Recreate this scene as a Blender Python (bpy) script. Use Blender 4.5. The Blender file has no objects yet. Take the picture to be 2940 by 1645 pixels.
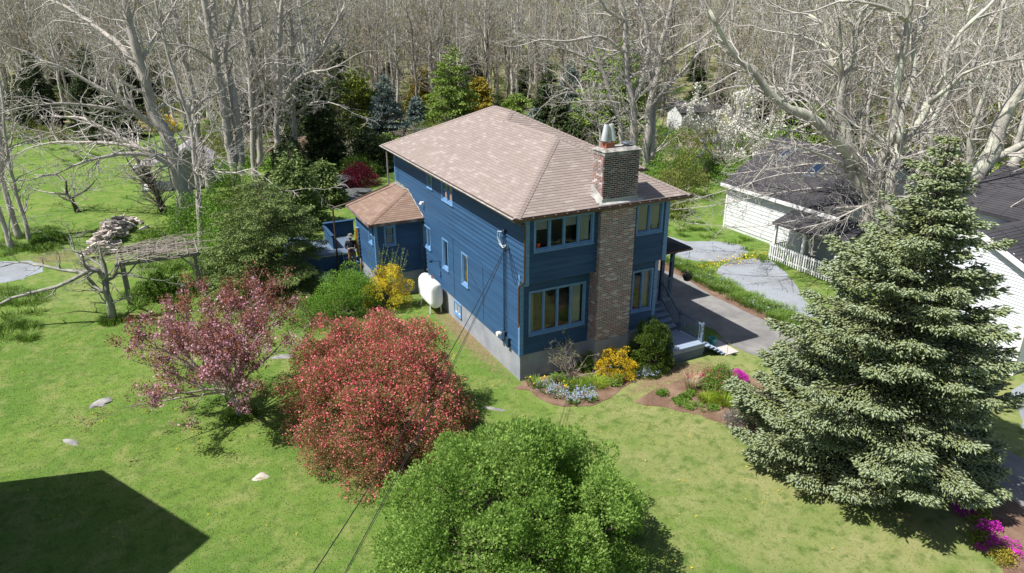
import bpy, math, random, bmesh
import numpy as np
R = math.radians
scene = bpy.context.scene
# ------------------------------------------------------------------ camera
cam_d = bpy.data.cameras.new('camera'); cam = bpy.data.objects.new('camera', cam_d)
scene.collection.objects.link(cam); scene.camera = cam
cam.location = (-10.98, -21.07, 13.3)
cam.rotation_euler = (R(90-21.66), 0, R(-26.8))
cam_d.sensor_width = 36; cam_d.lens = 24.98; cam_d.clip_end = 3000; cam_d.clip_start = .1
# ------------------------------------------------------------------ sky and sun
w = bpy.data.worlds.new('World'); scene.world = w; w.use_nodes = True
nt = w.node_tree; nt.nodes.clear()
sky = nt.nodes.new('ShaderNodeTexSky'); sky.sky_type = 'NISHITA'; sky.sun_disc = False
sky.sun_elevation = R(57.5); sky.sun_rotation = math.atan2(-4.13, .36)
sky.air_density = 1.0; sky.dust_density = 1.2
bg = nt.nodes.new('ShaderNodeBackground'); bg.inputs[1].default_value = .068
wo = nt.nodes.new('ShaderNodeOutputWorld')
nt.links.new(sky.outputs[0], bg.inputs[0]); nt.links.new(bg.outputs[0], wo.inputs[0])
sl = bpy.data.lights.new('sun', 'SUN'); sun = bpy.data.objects.new('sun', sl); scene.collection.objects.link(sun)
sl.energy = 5.0; sl.angle = R(.5); sl.color = (1, .965, .9)
from mathutils import Vector, Matrix
sun.rotation_euler = Vector((-4.13, .36, 6.65)).to_track_quat('Z', 'Y').to_euler()
sun.location = (-30, 10, 60)
scene.view_settings.view_transform = 'Standard'; scene.view_settings.look = 'None'
scene.view_settings.exposure = .6; scene.view_settings.gamma = 1
scene.render.engine = 'CYCLES'
scene.cycles.max_bounces = 6; scene.cycles.transparent_max_bounces = 12

col = scene.collection
rng = np.random.default_rng(11); random.seed(5)
# ------------------------------------------------------------------ materials
def mat(name, base, rough=.7, c2=None, scale=3., detail=4., bump=0., bscale=None, metal=0., spec=.4, c3=None, s3=.4, tint=None, rand=None, coat=0, stretch=None, amount=1.):
    """procedural material: base mixed with c2 by noise, c3 by a second, larger noise; tint=(colours) ramp driven by the 'tint' attribute"""
    m = bpy.data.materials.new(name); m.use_nodes = True; n = m.node_tree.nodes; L = m.node_tree.links
    b = n['Principled BSDF']; b.inputs['Roughness'].default_value = rough; b.inputs['Metallic'].default_value = metal
    b.inputs['Specular IOR Level'].default_value = spec
    if coat: b.inputs['Coat Weight'].default_value = coat
    geo = n.new('ShaderNodeNewGeometry'); vec = geo.outputs['Position']
    if stretch:
        mp = n.new('ShaderNodeMapping'); mp.inputs['Scale'].default_value = stretch; L.new(vec, mp.inputs[0]); vec = mp.outputs[0]
    def noise(s, d=4.):
        t = n.new('ShaderNodeTexNoise'); t.inputs['Scale'].default_value = s; t.inputs['Detail'].default_value = d; L.new(vec, t.inputs['Vector']); return t
    def ramp(src, a, bb):
        r = n.new('ShaderNodeMapRange'); r.inputs[1].default_value = a; r.inputs[2].default_value = bb; L.new(src, r.inputs[0]); return r.outputs[0]
    def mix(f, a, bb):
        x = n.new('ShaderNodeMix'); x.data_type = 'RGBA'
        if isinstance(f, float): x.inputs[0].default_value = f
        else: L.new(f, x.inputs[0])
        for i, v in ((6, a), (7, bb)):
            if isinstance(v, tuple): x.inputs[i].default_value = v + (1,)
            else: L.new(v, x.inputs[i])
        return x.outputs[2]
    cur = base
    if tint:
        at = n.new('ShaderNodeAttribute'); at.attribute_name = 'tint'; fac = at.outputs['Fac']
        if rand:
            oi = n.new('ShaderNodeObjectInfo'); ad = n.new('ShaderNodeMath'); ad.operation = 'ADD'; L.new(fac, ad.inputs[0]); L.new(oi.outputs['Random'], ad.inputs[1])
            fr = n.new('ShaderNodeMath'); fr.operation = 'FRACT'; L.new(ad.outputs[0], fr.inputs[0]); fac = fr.outputs[0]
        cr = n.new('ShaderNodeValToRGB'); e = cr.color_ramp.elements
        for i, c in enumerate(tint):
            p = i/(len(tint)-1) if len(c) == 3 else c[3]
            if i < 2: e[i].position = p; e[i].color = c[:3] + (1,)
            else: el = e.new(p); el.color = c[:3] + (1,)
        L.new(fac, cr.inputs[0]); cur = cr.outputs[0]
    if c2: cur = mix(ramp(noise(scale, detail).outputs[0], .35, .65), cur, c2) if amount == 1. else mix(ramp(ramp(noise(scale, detail).outputs[0], .35, .65), 0, 1/amount), cur, c2)
    if c3: cur = mix(ramp(noise(s3, 3).outputs[0], .45, .7), cur, c3)
    if isinstance(cur, tuple): b.inputs['Base Color'].default_value = cur + (1,)
    else: L.new(cur, b.inputs['Base Color'])
    if bump:
        bp = n.new('ShaderNodeBump'); bp.inputs['Strength'].default_value = bump; bp.inputs['Distance'].default_value = .02
        L.new(noise(bscale or scale*6, 5).outputs[0], bp.inputs['Height']); L.new(bp.outputs[0], b.inputs['Normal'])
    return m
def leafmat(name, tint, trans=.25, rough=.6):
    m = mat(name, tint[0], rough, tint=tint, spec=.25)
    n = m.node_tree.nodes; L = m.node_tree.links; b = n['Principled BSDF']; o = n['Material Output']
    src = b.inputs['Base Color'].links[0].from_socket
    t = n.new('ShaderNodeBsdfTranslucent'); L.new(src, t.inputs[0])
    x = n.new('ShaderNodeMixShader'); x.inputs[0].default_value = trans
    L.new(b.outputs[0], x.inputs[1]); L.new(t.outputs[0], x.inputs[2]); L.new(x.outputs[0], o.inputs[0])
    return m
M = {}
M['clap'] = mat('blue_stained_wood', (.032,.108,.215), .62, c2=(.036,.096,.185), scale=1.6, stretch=(1,.35,6), bump=.25, bscale=14, c3=(.02,.06,.135), s3=.8, tint=[(.016,.058,.140),(.027,.087,.192),(.020,.070,.162),(.030,.094,.20)], rand=True, amount=.6)
M['clapfront'] = M['clap']
M['trim'] = mat('light_blue_paint', (.115,.245,.45), .5, c2=(.15,.29,.50), scale=5)
M['trimdark'] = mat('weathered_shaded_blue_trim', (.045,.09,.165), .6, c2=(.07,.125,.21), scale=5)  # base colour lowered to carry the tree shade on the back stairs
M['found'] = mat('painted_grey_concrete', (.30,.32,.37), .85, c2=(.235,.25,.29), scale=2.2, detail=9, bump=.4, bscale=20, c3=(.35,.36,.39), s3=.7)
M['sheath'] = mat('dark_sheathing', (.03,.05,.08), .8)
M['roofdeck'] = mat('roof_underlay', (.16,.12,.1), .9)
SH = [(.225,.187,.172),(.262,.219,.202),(.24,.20,.184),(.285,.242,.224),(.252,.211,.194),(.345,.302,.284)]
M['shingle'] = mat('blended_tan_asphalt_shingle', SH[0], .9, tint=SH, c2=(.31,.235,.2), scale=60, detail=2, amount=.5, bump=.4, bscale=120)
M['bayshingle'] = mat('rusty_tan_asphalt_shingle', SH[0], .9, tint=[(.21,.145,.115),(.26,.18,.14),(.29,.21,.17)], c2=(.2,.125,.09), scale=3, amount=.7, bump=.4, bscale=100)
M['soffit'] = mat('dark_blue_soffit', (.04,.1,.19), .7)
M['gutter'] = mat('brown_gutter_metal', (.07,.043,.033), .35, c2=(.1,.065,.05), scale=4)
M['gutteredge'] = mat('pale_gutter_liner', (.5,.48,.46), .6, c2=(.3,.27,.25), scale=6)
M['mortar'] = mat('whitewashed_mortar', (.74,.70,.68), .95, c2=(.58,.54,.53), scale=9, bump=.5, bscale=60)
M['brick'] = mat('old_mixed_brick', (.2,.1,.08), .92, tint=[(.15,.11,.105,0),(.24,.165,.15,.28),(.36,.12,.085,.45),(.17,.125,.115,.58),(.34,.155,.12,.72),(.29,.21,.19,.82),(.62,.56,.54,1.)], rand=True, c2=(.56,.50,.49), scale=7, detail=8, amount=.3, bump=.5, bscale=70)
M['sootbrick'] = mat('sooty_brick', (.1,.07,.06), .92, tint=[(.05,.035,.033,0),(.12,.06,.05,.35),(.19,.07,.055,.6),(.09,.06,.055,.75),(.33,.3,.29,1.)], rand=True, c2=(.035,.03,.03), scale=1.5, detail=4, amount=.7, bump=.5, bscale=70)
M['redclay'] = mat('terracotta', (.38,.12,.07), .8, c2=(.28,.1,.07), scale=12)
M['capcon'] = mat('stained_mortar_cap', (.42,.40,.38), .9, c2=(.12,.11,.10), scale=4, detail=6)
M['steel'] = mat('galvanised_steel', (.66,.68,.7), .38, metal=.35, c2=(.5,.52,.55), scale=3)
M['darksteel'] = mat('dull_vent_metal', (.22,.24,.27), .4, metal=.7)
M['lead'] = mat('lead_flashing', (.30,.33,.32), .6, c2=(.5,.48,.45), scale=4, metal=.1)
M['white'] = mat('white_paint', (.78,.78,.77), .5, c2=(.72,.72,.72), scale=3)
M['tankwhite'] = mat('white_tank_enamel', (.86,.86,.87), .35)
M['vinyl'] = mat('white_clapboard_vinyl', (.72,.75,.79), .55, c2=(.66,.69,.74), scale=2)
M['stucco'] = mat('white_weathered_board', (.68,.69,.70), .8, c2=(.58,.6,.6), scale=2, bump=.3, bscale=20)
M['darkshingle'] = mat('dark_grey_asphalt_shingle', (.045,.043,.05), .85, c2=(.06,.057,.062), scale=3, c3=(.035,.034,.04), s3=.5, tint=[(.038,.037,.043),(.058,.055,.062)], bump=.4, bscale=60)
M['deck'] = mat('blue_grey_deck_paint', (.27,.335,.44), .45, c2=(.31,.375,.48), scale=4, stretch=(1,6,1))
M['deckdark'] = mat('slate_blue_skirt_paint', (.10,.145,.21), .6, c2=(.13,.175,.24), scale=6)
M['asphalt'] = mat('worn_asphalt', (.20,.192,.188), .9, c2=(.255,.245,.235), scale=2.2, detail=10, bump=.6, bscale=90, c3=(.15,.145,.145), s3=.6)
M['gravel'] = mat('blue_grey_gravel', (.22,.245,.28), .95, c2=(.33,.35,.385), scale=18, detail=8, bump=1., bscale=45, c3=(.2,.21,.22), s3=.5)
M['mulch'] = mat('brown_bark_mulch', (.19,.115,.078), .95, c2=(.11,.065,.045), scale=14, detail=8, bump=1., bscale=40, c3=(.24,.16,.11), s3=1.2)
M['padcon'] = mat('pale_concrete', (.5,.45,.42), .85, c2=(.44,.4,.38), scale=6)
M['bark'] = mat('pale_grey_bark', (.47,.43,.39), .9, c2=(.33,.30,.27), scale=5, detail=8, bump=1., bscale=20, stretch=(1,1,.35))
M['lichen'] = mat('lichened_bark', (.43,.40,.36), .9, c2=(.29,.27,.24), scale=5, detail=8, bump=1., bscale=20, c3=(.58,.60,.47), s3=1.6)
M['twig'] = mat('grey_twigs', (.52,.485,.45), .8, c2=(.36,.33,.31), scale=1.5)
M['twig2'] = mat('brown_grey_twigs', (.38,.33,.29), .85, c2=(.25,.21,.18), scale=.6, c3=(.46,.40,.35), s3=.1)
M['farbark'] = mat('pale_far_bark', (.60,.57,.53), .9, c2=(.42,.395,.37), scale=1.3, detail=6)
M['darkfar'] = mat('dark_far_bark', (.27,.245,.22), .9, c2=(.16,.145,.13), scale=1.3, detail=6)  # darker bark tone, so that the woodland trees vary in brightness
M['fartwig'] = mat('brown_far_twigs', (.45,.43,.40), .9, c2=(.30,.285,.255), scale=.5, c3=(.55,.53,.49), s3=.07)
M['shrubstem'] = mat('dark_shrub_stem', (.11,.085,.065), .9, c2=(.07,.055,.045), scale=8)
M['applebark'] = mat('apple_bark', (.27,.255,.235), .9, c2=(.16,.145,.13), scale=6, detail=8, bump=1., bscale=25, c3=(.36,.37,.31), s3=3)
M['darkbark'] = mat('dark_bark', (.10,.08,.07), .9, c2=(.06,.05,.045), scale=8, bump=1., bscale=25)
M['rock'] = mat('grey_field_rock', (.24,.235,.23), .9, c2=(.15,.145,.14), scale=5, detail=8, bump=1., bscale=12, c3=(.33,.32,.31), s3=2)
M['darkrock'] = mat('dark_ledge_rock', (.075,.08,.085), .85, c2=(.12,.125,.125), scale=2.5, detail=8, bump=1., bscale=9, stretch=(1,1,4))
M['black'] = mat('black_cable', (.02,.02,.022), .5)
M['bluetube'] = mat('navy_conduit_paint', (.02,.045,.09), .5)
M['paleblue'] = mat('bleached_cable', (.55,.6,.62), .5)
M['wood'] = mat('weathered_grey_wood', (.26,.245,.23), .9, c2=(.18,.165,.155), scale=8, stretch=(1,1,.3), bump=.4, bscale=30)
M['log'] = mat('split_firewood', (.40,.34,.30), .9, tint=[(.22,.18,.17),(.6,.53,.49),(.74,.67,.62),(.45,.35,.29)], rand=True, c2=(.3,.25,.22), scale=10, amount=.5, bump=.5, bscale=30)
M['curtain'] = mat('sheer_curtain', (.72,.74,.70), .9)
M['blind'] = mat('white_blind', (.82,.83,.84), .6)
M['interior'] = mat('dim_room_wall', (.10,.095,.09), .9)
M['potred'] = mat('red_flower_pot', (.6,.05,.03), .5)
M['teal'] = mat('teal_planter', (.07,.34,.36), .4)
M['soil'] = mat('potting_soil', (.04,.03,.025), 1.)
M['hose'] = mat('yellow_hose', (.55,.27,.02), .45, c2=(.4,.18,.02), scale=6)
M['straw'] = mat('straw_grass', (.45,.37,.22), .8, tint=[(.5,.42,.26),(.36,.29,.16)])
M['skin'] = mat('skin', (.45,.26,.2), .6); M['jacket'] = mat('black_jacket', (.012,.012,.015), .8)
M['khaki'] = mat('khaki_cloth', (.26,.17,.085), .85, c2=(.2,.13,.07), scale=9); M['hat'] = mat('grey_bucket_hat', (.12,.125,.13), .9, c2=(.2,.2,.2), scale=20)
M['boot'] = mat('brown_boot', (.05,.035,.03), .7); M['shirt'] = mat('navy_shirt', (.01,.02,.06), .8)
g_ = bpy.data.materials.new('window_glass'); g_.use_nodes = True; n = g_.node_tree.nodes; L = g_.node_tree.links
n.remove(n['Principled BSDF']); tr = n.new('ShaderNodeBsdfTransparent'); tr.inputs[0].default_value = (.86,.9,.9,1)
gl = n.new('ShaderNodeBsdfGlossy'); gl.inputs['Roughness'].default_value = .015; fr = n.new('ShaderNodeFresnel'); fr.inputs[0].default_value = 1.75
mx = n.new('ShaderNodeMixShader'); L.new(fr.outputs[0], mx.inputs[0]); L.new(tr.outputs[0], mx.inputs[1]); L.new(gl.outputs[0], mx.inputs[2]); L.new(mx.outputs[0], n['Material Output'].inputs[0])
M['glass'] = g_
# foliage
M['redleaf'] = leafmat('quince_leaf', [(.17,.14,.05),(.26,.23,.08),(.30,.19,.09)], .35)
M['redflower'] = leafmat('red_blossom', [(.72,.09,.13),(.84,.28,.32),(.80,.12,.13)], .3)
M['greenleaf'] = leafmat('fresh_green_leaf', [(.13,.235,.04),(.235,.385,.075),(.33,.47,.125)], .45)
M['brightleaf'] = leafmat('bright_spring_leaf', [(.10,.22,.025),(.17,.32,.04),(.22,.38,.06)], .3)
M['cherryleaf'] = leafmat('copper_cherry_leaf', [(.22,.08,.05),(.33,.13,.08),(.18,.07,.05)], .3)
M['pink'] = leafmat('pink_blossom', [(.55,.28,.35),(.68,.42,.50),(.45,.2,.28)], .3)
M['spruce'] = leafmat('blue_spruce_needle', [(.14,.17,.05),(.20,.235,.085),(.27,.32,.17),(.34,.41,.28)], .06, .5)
M['spruceinner'] = leafmat('old_needle', [(.06,.085,.02),(.12,.14,.035)], .06)
M['hemlock'] = leafmat('hemlock_needle', [(.06,.11,.03),(.13,.19,.05),(.24,.30,.10)], .1)
M['darkneedle'] = leafmat('dark_needle', [(.02,.035,.012),(.04,.065,.018),(.075,.105,.03)], .06)
M['greenneedle'] = leafmat('green_needle', [(.09,.15,.025),(.18,.27,.045),(.25,.35,.07)], .1)
M['goldneedle'] = leafmat('golden_needle', [(.2,.19,.025),(.36,.3,.035),(.42,.3,.05)], .1)
M['blueneedle'] = leafmat('dusty_blue_needle', [(.08,.12,.105),(.16,.215,.195),(.24,.30,.28)], .05)
M['yewneedle'] = leafmat('yellow_green_needle', [(.13,.18,.02),(.24,.3,.035),(.32,.37,.06)], .1)
M['box'] = leafmat('boxwood_leaf', [(.03,.06,.008),(.07,.12,.015),(.13,.19,.03)], .15, .4)
M['yellow'] = leafmat('yellow_blossom', [(.72,.47,.015),(.8,.58,.03),(.7,.36,.02)], .3)
M['lemon'] = leafmat('lemon_blossom', [(.80,.60,.03),(.85,.70,.07),(.74,.5,.02)], .35)
M['white_fl'] = leafmat('white_blossom', [(.78,.76,.68),(.86,.84,.8)], .3)
M['bluefl'] = leafmat('pale_blue_blossom', [(.33,.40,.62),(.45,.51,.7),(.6,.64,.75)], .3)
M['magenta'] = leafmat('magenta_blossom', [(.55,.02,.42),(.7,.06,.55)], .3)
M['fuchsia'] = leafmat('rose_blossom', [(.5,.05,.13),(.62,.16,.25)], .3)
M['lime'] = leafmat('lime_fern', [(.2,.3,.02),(.3,.4,.035)], .3)
M['bud'] = leafmat('opening_bud', [(.20,.21,.07),(.30,.29,.11),(.36,.27,.15)], .3)
M['maroon'] = leafmat('maroon_maple_leaf', [(.10,.008,.02),(.17,.015,.04)], .25)
M['heather'] = leafmat('grey_heather', [(.16,.16,.13),(.26,.22,.22),(.12,.17,.1)], .2)
M['under'] = leafmat('underbrush_leaf', [(.11,.16,.03),(.2,.25,.05),(.25,.22,.08)], .3)
M['grass'] = leafmat('grass_blade', [(.12,.185,.035),(.18,.235,.06),(.31,.31,.14)], .3, .7)
M['tallgrass'] = leafmat('tall_grass_blade', [(.12,.21,.035),(.20,.32,.055)], .3)
M['dandelion'] = leafmat('dandelion_head', [(.8,.55,.02),(.85,.62,.05)], .2)
M['litter'] = leafmat('dry_leaf_litter', [(.2,.15,.1),(.3,.24,.18),(.14,.1,.07)], .1)
# ------------------------------------------------------------------ mesh helpers
def np_mesh(name, V, F, tint=None, smooth=False):
    """V (n,3); F list of equal-width integer arrays (faces)"""
    me = bpy.data.meshes.new(name); V = np.asarray(V, np.float32)
    me.vertices.add(len(V)); me.vertices.foreach_set('co', V.ravel())
    if not isinstance(F, list): F = [F]
    F = [np.asarray(f, np.int32) for f in F if len(f)]
    idx = np.concatenate([f.ravel() for f in F]); tot = np.concatenate([np.full(len(f), f.shape[1], np.int32) for f in F])
    st = np.concatenate([[0], np.cumsum(tot)[:-1]]).astype(np.int32)
    me.loops.add(len(idx)); me.loops.foreach_set('vertex_index', idx)
    me.polygons.add(len(tot)); me.polygons.foreach_set('loop_start', st); me.polygons.foreach_set('loop_total', tot)
    if smooth: me.polygons.foreach_set('use_smooth', np.ones(len(tot), bool))
    if tint is not None:
        a = me.attributes.new('tint', 'FLOAT', 'POINT'); a.data.foreach_set('value', np.asarray(tint, np.float32))
    me.update(calc_edges=True); return me
class MB:
    """small mesh collector: boxes, prisms, tubes"""
    def __init__(s): s.V = []; s.F = []; s.T = []
    def add(s, V, F, t=0.):
        o = len(s.V); s.V += [tuple(v) for v in V]; s.F += [tuple(i+o for i in f) for f in F]; s.T += [t]*len(V); return s
    def box(s, a, b, t=0.):
        x0, y0, z0 = a; x1, y1, z1 = b
        return s.add([(x0,y0,z0),(x1,y0,z0),(x1,y1,z0),(x0,y1,z0),(x0,y0,z1),(x1,y0,z1),(x1,y1,z1),(x0,y1,z1)],
                     [(0,3,2,1),(4,5,6,7),(0,1,5,4),(1,2,6,5),(2,3,7,6),(3,0,4,7)], t)
    def beam(s, p, q, w, h, t=0., up=(0,0,1)):
        p = Vector(p); q = Vector(q); d = (q-p).normalized(); u = Vector(up); sd = d.cross(u)
        if sd.length < .01: sd = d.cross(Vector((1,0,0)))
        sd.normalize(); u = sd.cross(d); sd *= w/2; u *= h/2
        V = [p-sd-u, p+sd-u, p+sd+u, p-sd+u, q-sd-u, q+sd-u, q+sd+u, q-sd+u]
        return s.add(V, [(0,1,2,3),(7,6,5,4),(0,4,5,1),(1,5,6,2),(2,6,7,3),(3,7,4,0)], t)
    def tube(s, pts, r, n=8, t=0., caps=True):
        pts = [Vector(p) for p in pts]; rr = r if isinstance(r, (list, tuple)) else [r]*len(pts)
        V = []; u = None
        for i, p in enumerate(pts):
            d = (pts[min(i+1, len(pts)-1)]-pts[max(i-1, 0)]).normalized()
            if u is None: u = d.orthogonal().normalized()
            u = (u-d*u.dot(d)); u = u.normalized() if u.length > 1e-5 else d.orthogonal().normalized()
            v = d.cross(u)
            V += [p+(u*math.cos(2*math.pi*k/n)+v*math.sin(2*math.pi*k/n))*rr[i] for k in range(n)]
        F = [(i*n+k, i*n+(k+1)%n, (i+1)*n+(k+1)%n, (i+1)*n+k) for i in range(len(pts)-1) for k in range(n)]
        if caps: F += [tuple(range(n))[::-1], tuple((len(pts)-1)*n+k for k in range(n))]
        return s.add(V, F, t)
    def lathe(s, prof, c=(0,0,0), n=16, t=0.):
        V = [(c[0]+r*math.cos(2*math.pi*k/n), c[1]+r*math.sin(2*math.pi*k/n), c[2]+z) for r, z in prof for k in range(n)]
        F = [(i*n+k, i*n+(k+1)%n, (i+1)*n+(k+1)%n, (i+1)*n+k) for i in range(len(prof)-1) for k in range(n)]
        F += [tuple(range(n))[::-1], tuple((len(prof)-1)*n+k for k in range(n))]
        return s.add(V, F, t)
    def mesh(s, name, smooth=False):
        me = bpy.data.meshes.new(name); me.from_pydata([tuple(v) for v in s.V], [], s.F)
        a = me.attributes.new('tint', 'FLOAT', 'POINT'); a.data.foreach_set('value', np.array(s.T, np.float32))
        if smooth: me.polygons.foreach_set('use_smooth', np.ones(len(me.polygons), bool))
        me.update(); return me
def tag(o, label=None, cat=None, group=None, kind=None):
    if label: o['label'] = label
    if cat: o['category'] = cat
    if group: o['group'] = group
    if kind: o['kind'] = kind
    return o
def obj(name, mesh, m=None, parent=None, kind=None, loc=None, smooth=False):
    if isinstance(mesh, MB): mesh = mesh.mesh(name, smooth)
    o = bpy.data.objects.new(name, mesh); col.objects.link(o)
    if m is not None and not mesh.materials: mesh.materials.append(M[m] if isinstance(m, str) else m)
    if parent: o.parent = parent
    if loc is not None: o.location = loc
    if kind: o['kind'] = kind
    return o
def thing(name, label, cat, loc=(0,0,0), rz=0, group=None, scale=None):
    o = bpy.data.objects.new(name, None); col.objects.link(o); o.location = loc; o.rotation_euler = (0,0,rz); o.empty_display_size = .2
    if scale: o.scale = scale
    return tag(o, label, cat, group)
def dup(root, loc, rz=0., label=None, group=None, scale=None):
    r = root.copy(); col.objects.link(r); r.location = loc; r.rotation_euler = (0,0,rz)
    if scale: r.scale = (scale,)*3 if not isinstance(scale, tuple) else scale
    if label: r['label'] = label
    if group: r['group'] = group
    for ch in root.children:
        c = ch.copy(); col.objects.link(c); c.parent = r
        for g in ch.children:
            d = g.copy(); col.objects.link(d); d.parent = c
    return r
# --- terrain height: flat garden, rising woodland beyond
FX, FY = math.sin(R(26.8)), math.cos(R(26.8))
def zt(x, y):
    d = np.maximum((x+10.98)*FX+(y+21.07)*FY-100, 0)
    return .10*d*d/(d+25)
# --- leaf and twig generators
def unit(v): return v/np.maximum(np.linalg.norm(v, axis=-1, keepdims=True), 1e-6)
def leaf_mesh(name, P, size, dirs=None, aspect=.55, spread=1., tint=None, lift=.25):
    n = len(P); d = rng.normal(size=(n,3))*spread
    if dirs is not None: d = d+dirs
    a = unit(d); b = unit(np.cross(a, rng.normal(size=(n,3)))); c = np.cross(a, b)
    s = (size*(rng.uniform(.6,1.25,n)))[:,None]
    V = np.stack([P, P+a*s*.5+b*s*aspect*.5+c*s*lift*.3, P+a*s, P+a*s*.5-b*s*aspect*.5+c*s*lift*.3], 1).reshape(-1,3)
    t = (rng.random(n) if tint is None else np.clip(tint+rng.normal(size=n)*.12, 0, 1))
    return np_mesh(name, V, np.arange(4*n).reshape(n,4), np.repeat(t,4))
def shoot_mesh(name, P, D, length, rad, tint):
    """needle shoots: four-sided spindles"""
    n = len(P); a = unit(D); b = unit(np.cross(a, rng.normal(size=(n,3)))); c = np.cross(a, b)
    L_ = (length*rng.uniform(.6,1.3,n))[:,None]; r = (rad*rng.uniform(.7,1.25,n))[:,None]
    V = np.stack([P, P+a*L_*.45+b*r, P+a*L_*.55+(c*.87-b*.5)*r, P+a*L_*.5-(c*.87+b*.5)*r, P+a*L_], 1).reshape(-1,3)
    o = (np.arange(n)*5)[:,None]
    T = np.array([[0,2,1],[0,3,2],[0,1,3],[4,1,2],[4,2,3],[4,3,1]])
    F = (o[:,:,None]+T[None]).reshape(-1,3)
    return np_mesh(name, V, F, np.repeat(np.clip(tint, 0, 1), 5))
def seg_mesh(name, S, tint=None):
    """S rows: x0 y0 z0 x1 y1 z1 r0 r1 ; prisms, more sides for thick ones"""
    S = np.asarray(S, float); Vs = []; Fs = []; off = 0
    for lo, hi, n in ((0,.02,3),(.02,.07,4),(.07,9,7)):
        q = S[(S[:,6] >= lo)&(S[:,6] < hi)]
        if not len(q): continue
        p0 = q[:,:3]; p1 = q[:,3:6]; d = unit(p1-p0); ref = np.where(np.abs(d[:,2:3]) > .9, [[1.,0,0]], [[0,0,1.]])
        u = unit(np.cross(d, ref)); v = np.cross(d, u); k = np.arange(n)*2*math.pi/n
        ring = u[:,None]*np.cos(k)[None,:,None]+v[:,None]*np.sin(k)[None,:,None]
        A = p0[:,None]+ring*q[:,6][:,None,None]; B = p1[:,None]+ring*q[:,7][:,None,None]
        Vs.append(np.concatenate([A,B],1).reshape(-1,3)); m = len(q); o = off+np.arange(m)*2*n
        i = np.arange(n); j = (i+1)%n
        Fs.append((o[:,None,None]+np.stack([i,j,j+n,i+n],1)[None]).reshape(-1,4)); off += m*2*n
    return np_mesh(name, np.concatenate(Vs), Fs)
def grow(out, p, d, L, r, lvl, rn, up=.05, wig=.22, kids=(3,5), rmin=.006, ang=(.5,1.0), klen=.55, step=None):
    st = step or max(.18, min(.6, L/6)); n = max(2, int(L/st)); st = L/n; x, y, z = p; dx, dy, dz = d; pts = []
    for i in range(n):
        dx += rn.gauss(0,wig); dy += rn.gauss(0,wig); dz += rn.gauss(0,wig)+up
        l = math.sqrt(dx*dx+dy*dy+dz*dz); dx /= l; dy /= l; dz /= l
        r0 = max(rmin, r*(1-i/n*.75)); r1 = max(rmin, r*(1-(i+1)/n*.75))
        nx, ny, nz = x+dx*st, y+dy*st, z+dz*st
        out.append((x,y,z,nx,ny,nz,r0,r1)); x, y, z = nx, ny, nz; pts.append((x,y,z,dx,dy,dz,r1,(i+1)/n))
    if lvl <= 0: return
    for k in range(rn.randint(*kids)):
        q = pts[rn.randrange(max(1,len(pts)//4), len(pts))] if len(pts) > 1 else pts[0]
        a = rn.uniform(*ang); ph = rn.uniform(0, 6.283)
        dd = Vector(q[3:6]); o_ = dd.orthogonal().normalized(); o_ = Matrix.Rotation(ph, 3, dd) @ o_
        e = dd*math.cos(a)+o_*math.sin(a)
        grow(out, q[:3], tuple(e), L*klen*rn.uniform(.6,1.2)*(1.15-q[7]*.5), max(rmin, q[6]*.62), lvl-1, rn, up, wig, kids, rmin, ang, klen)
def resample(L_, step):
    P = [Vector(p[:3]) for p in L_]; r = [p[3] for p in L_]; out = []
    for i in range(len(P)-1):
        p0 = P[max(0,i-1)]; p1 = P[i]; p2 = P[i+1]; p3 = P[min(len(P)-1,i+2)]; n = max(1, int((p2-p1).length/step))
        for k in range(n):
            t = k/n; q = .5*((2*p1)+(p2-p0)*t+(2*p0-5*p1+4*p2-p3)*t*t+(3*p1-p0-3*p2+p3)*t**3)
            out.append((q, r[i]+(r[i+1]-r[i])*t))
    out.append((P[-1], r[-1])); return out
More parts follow.
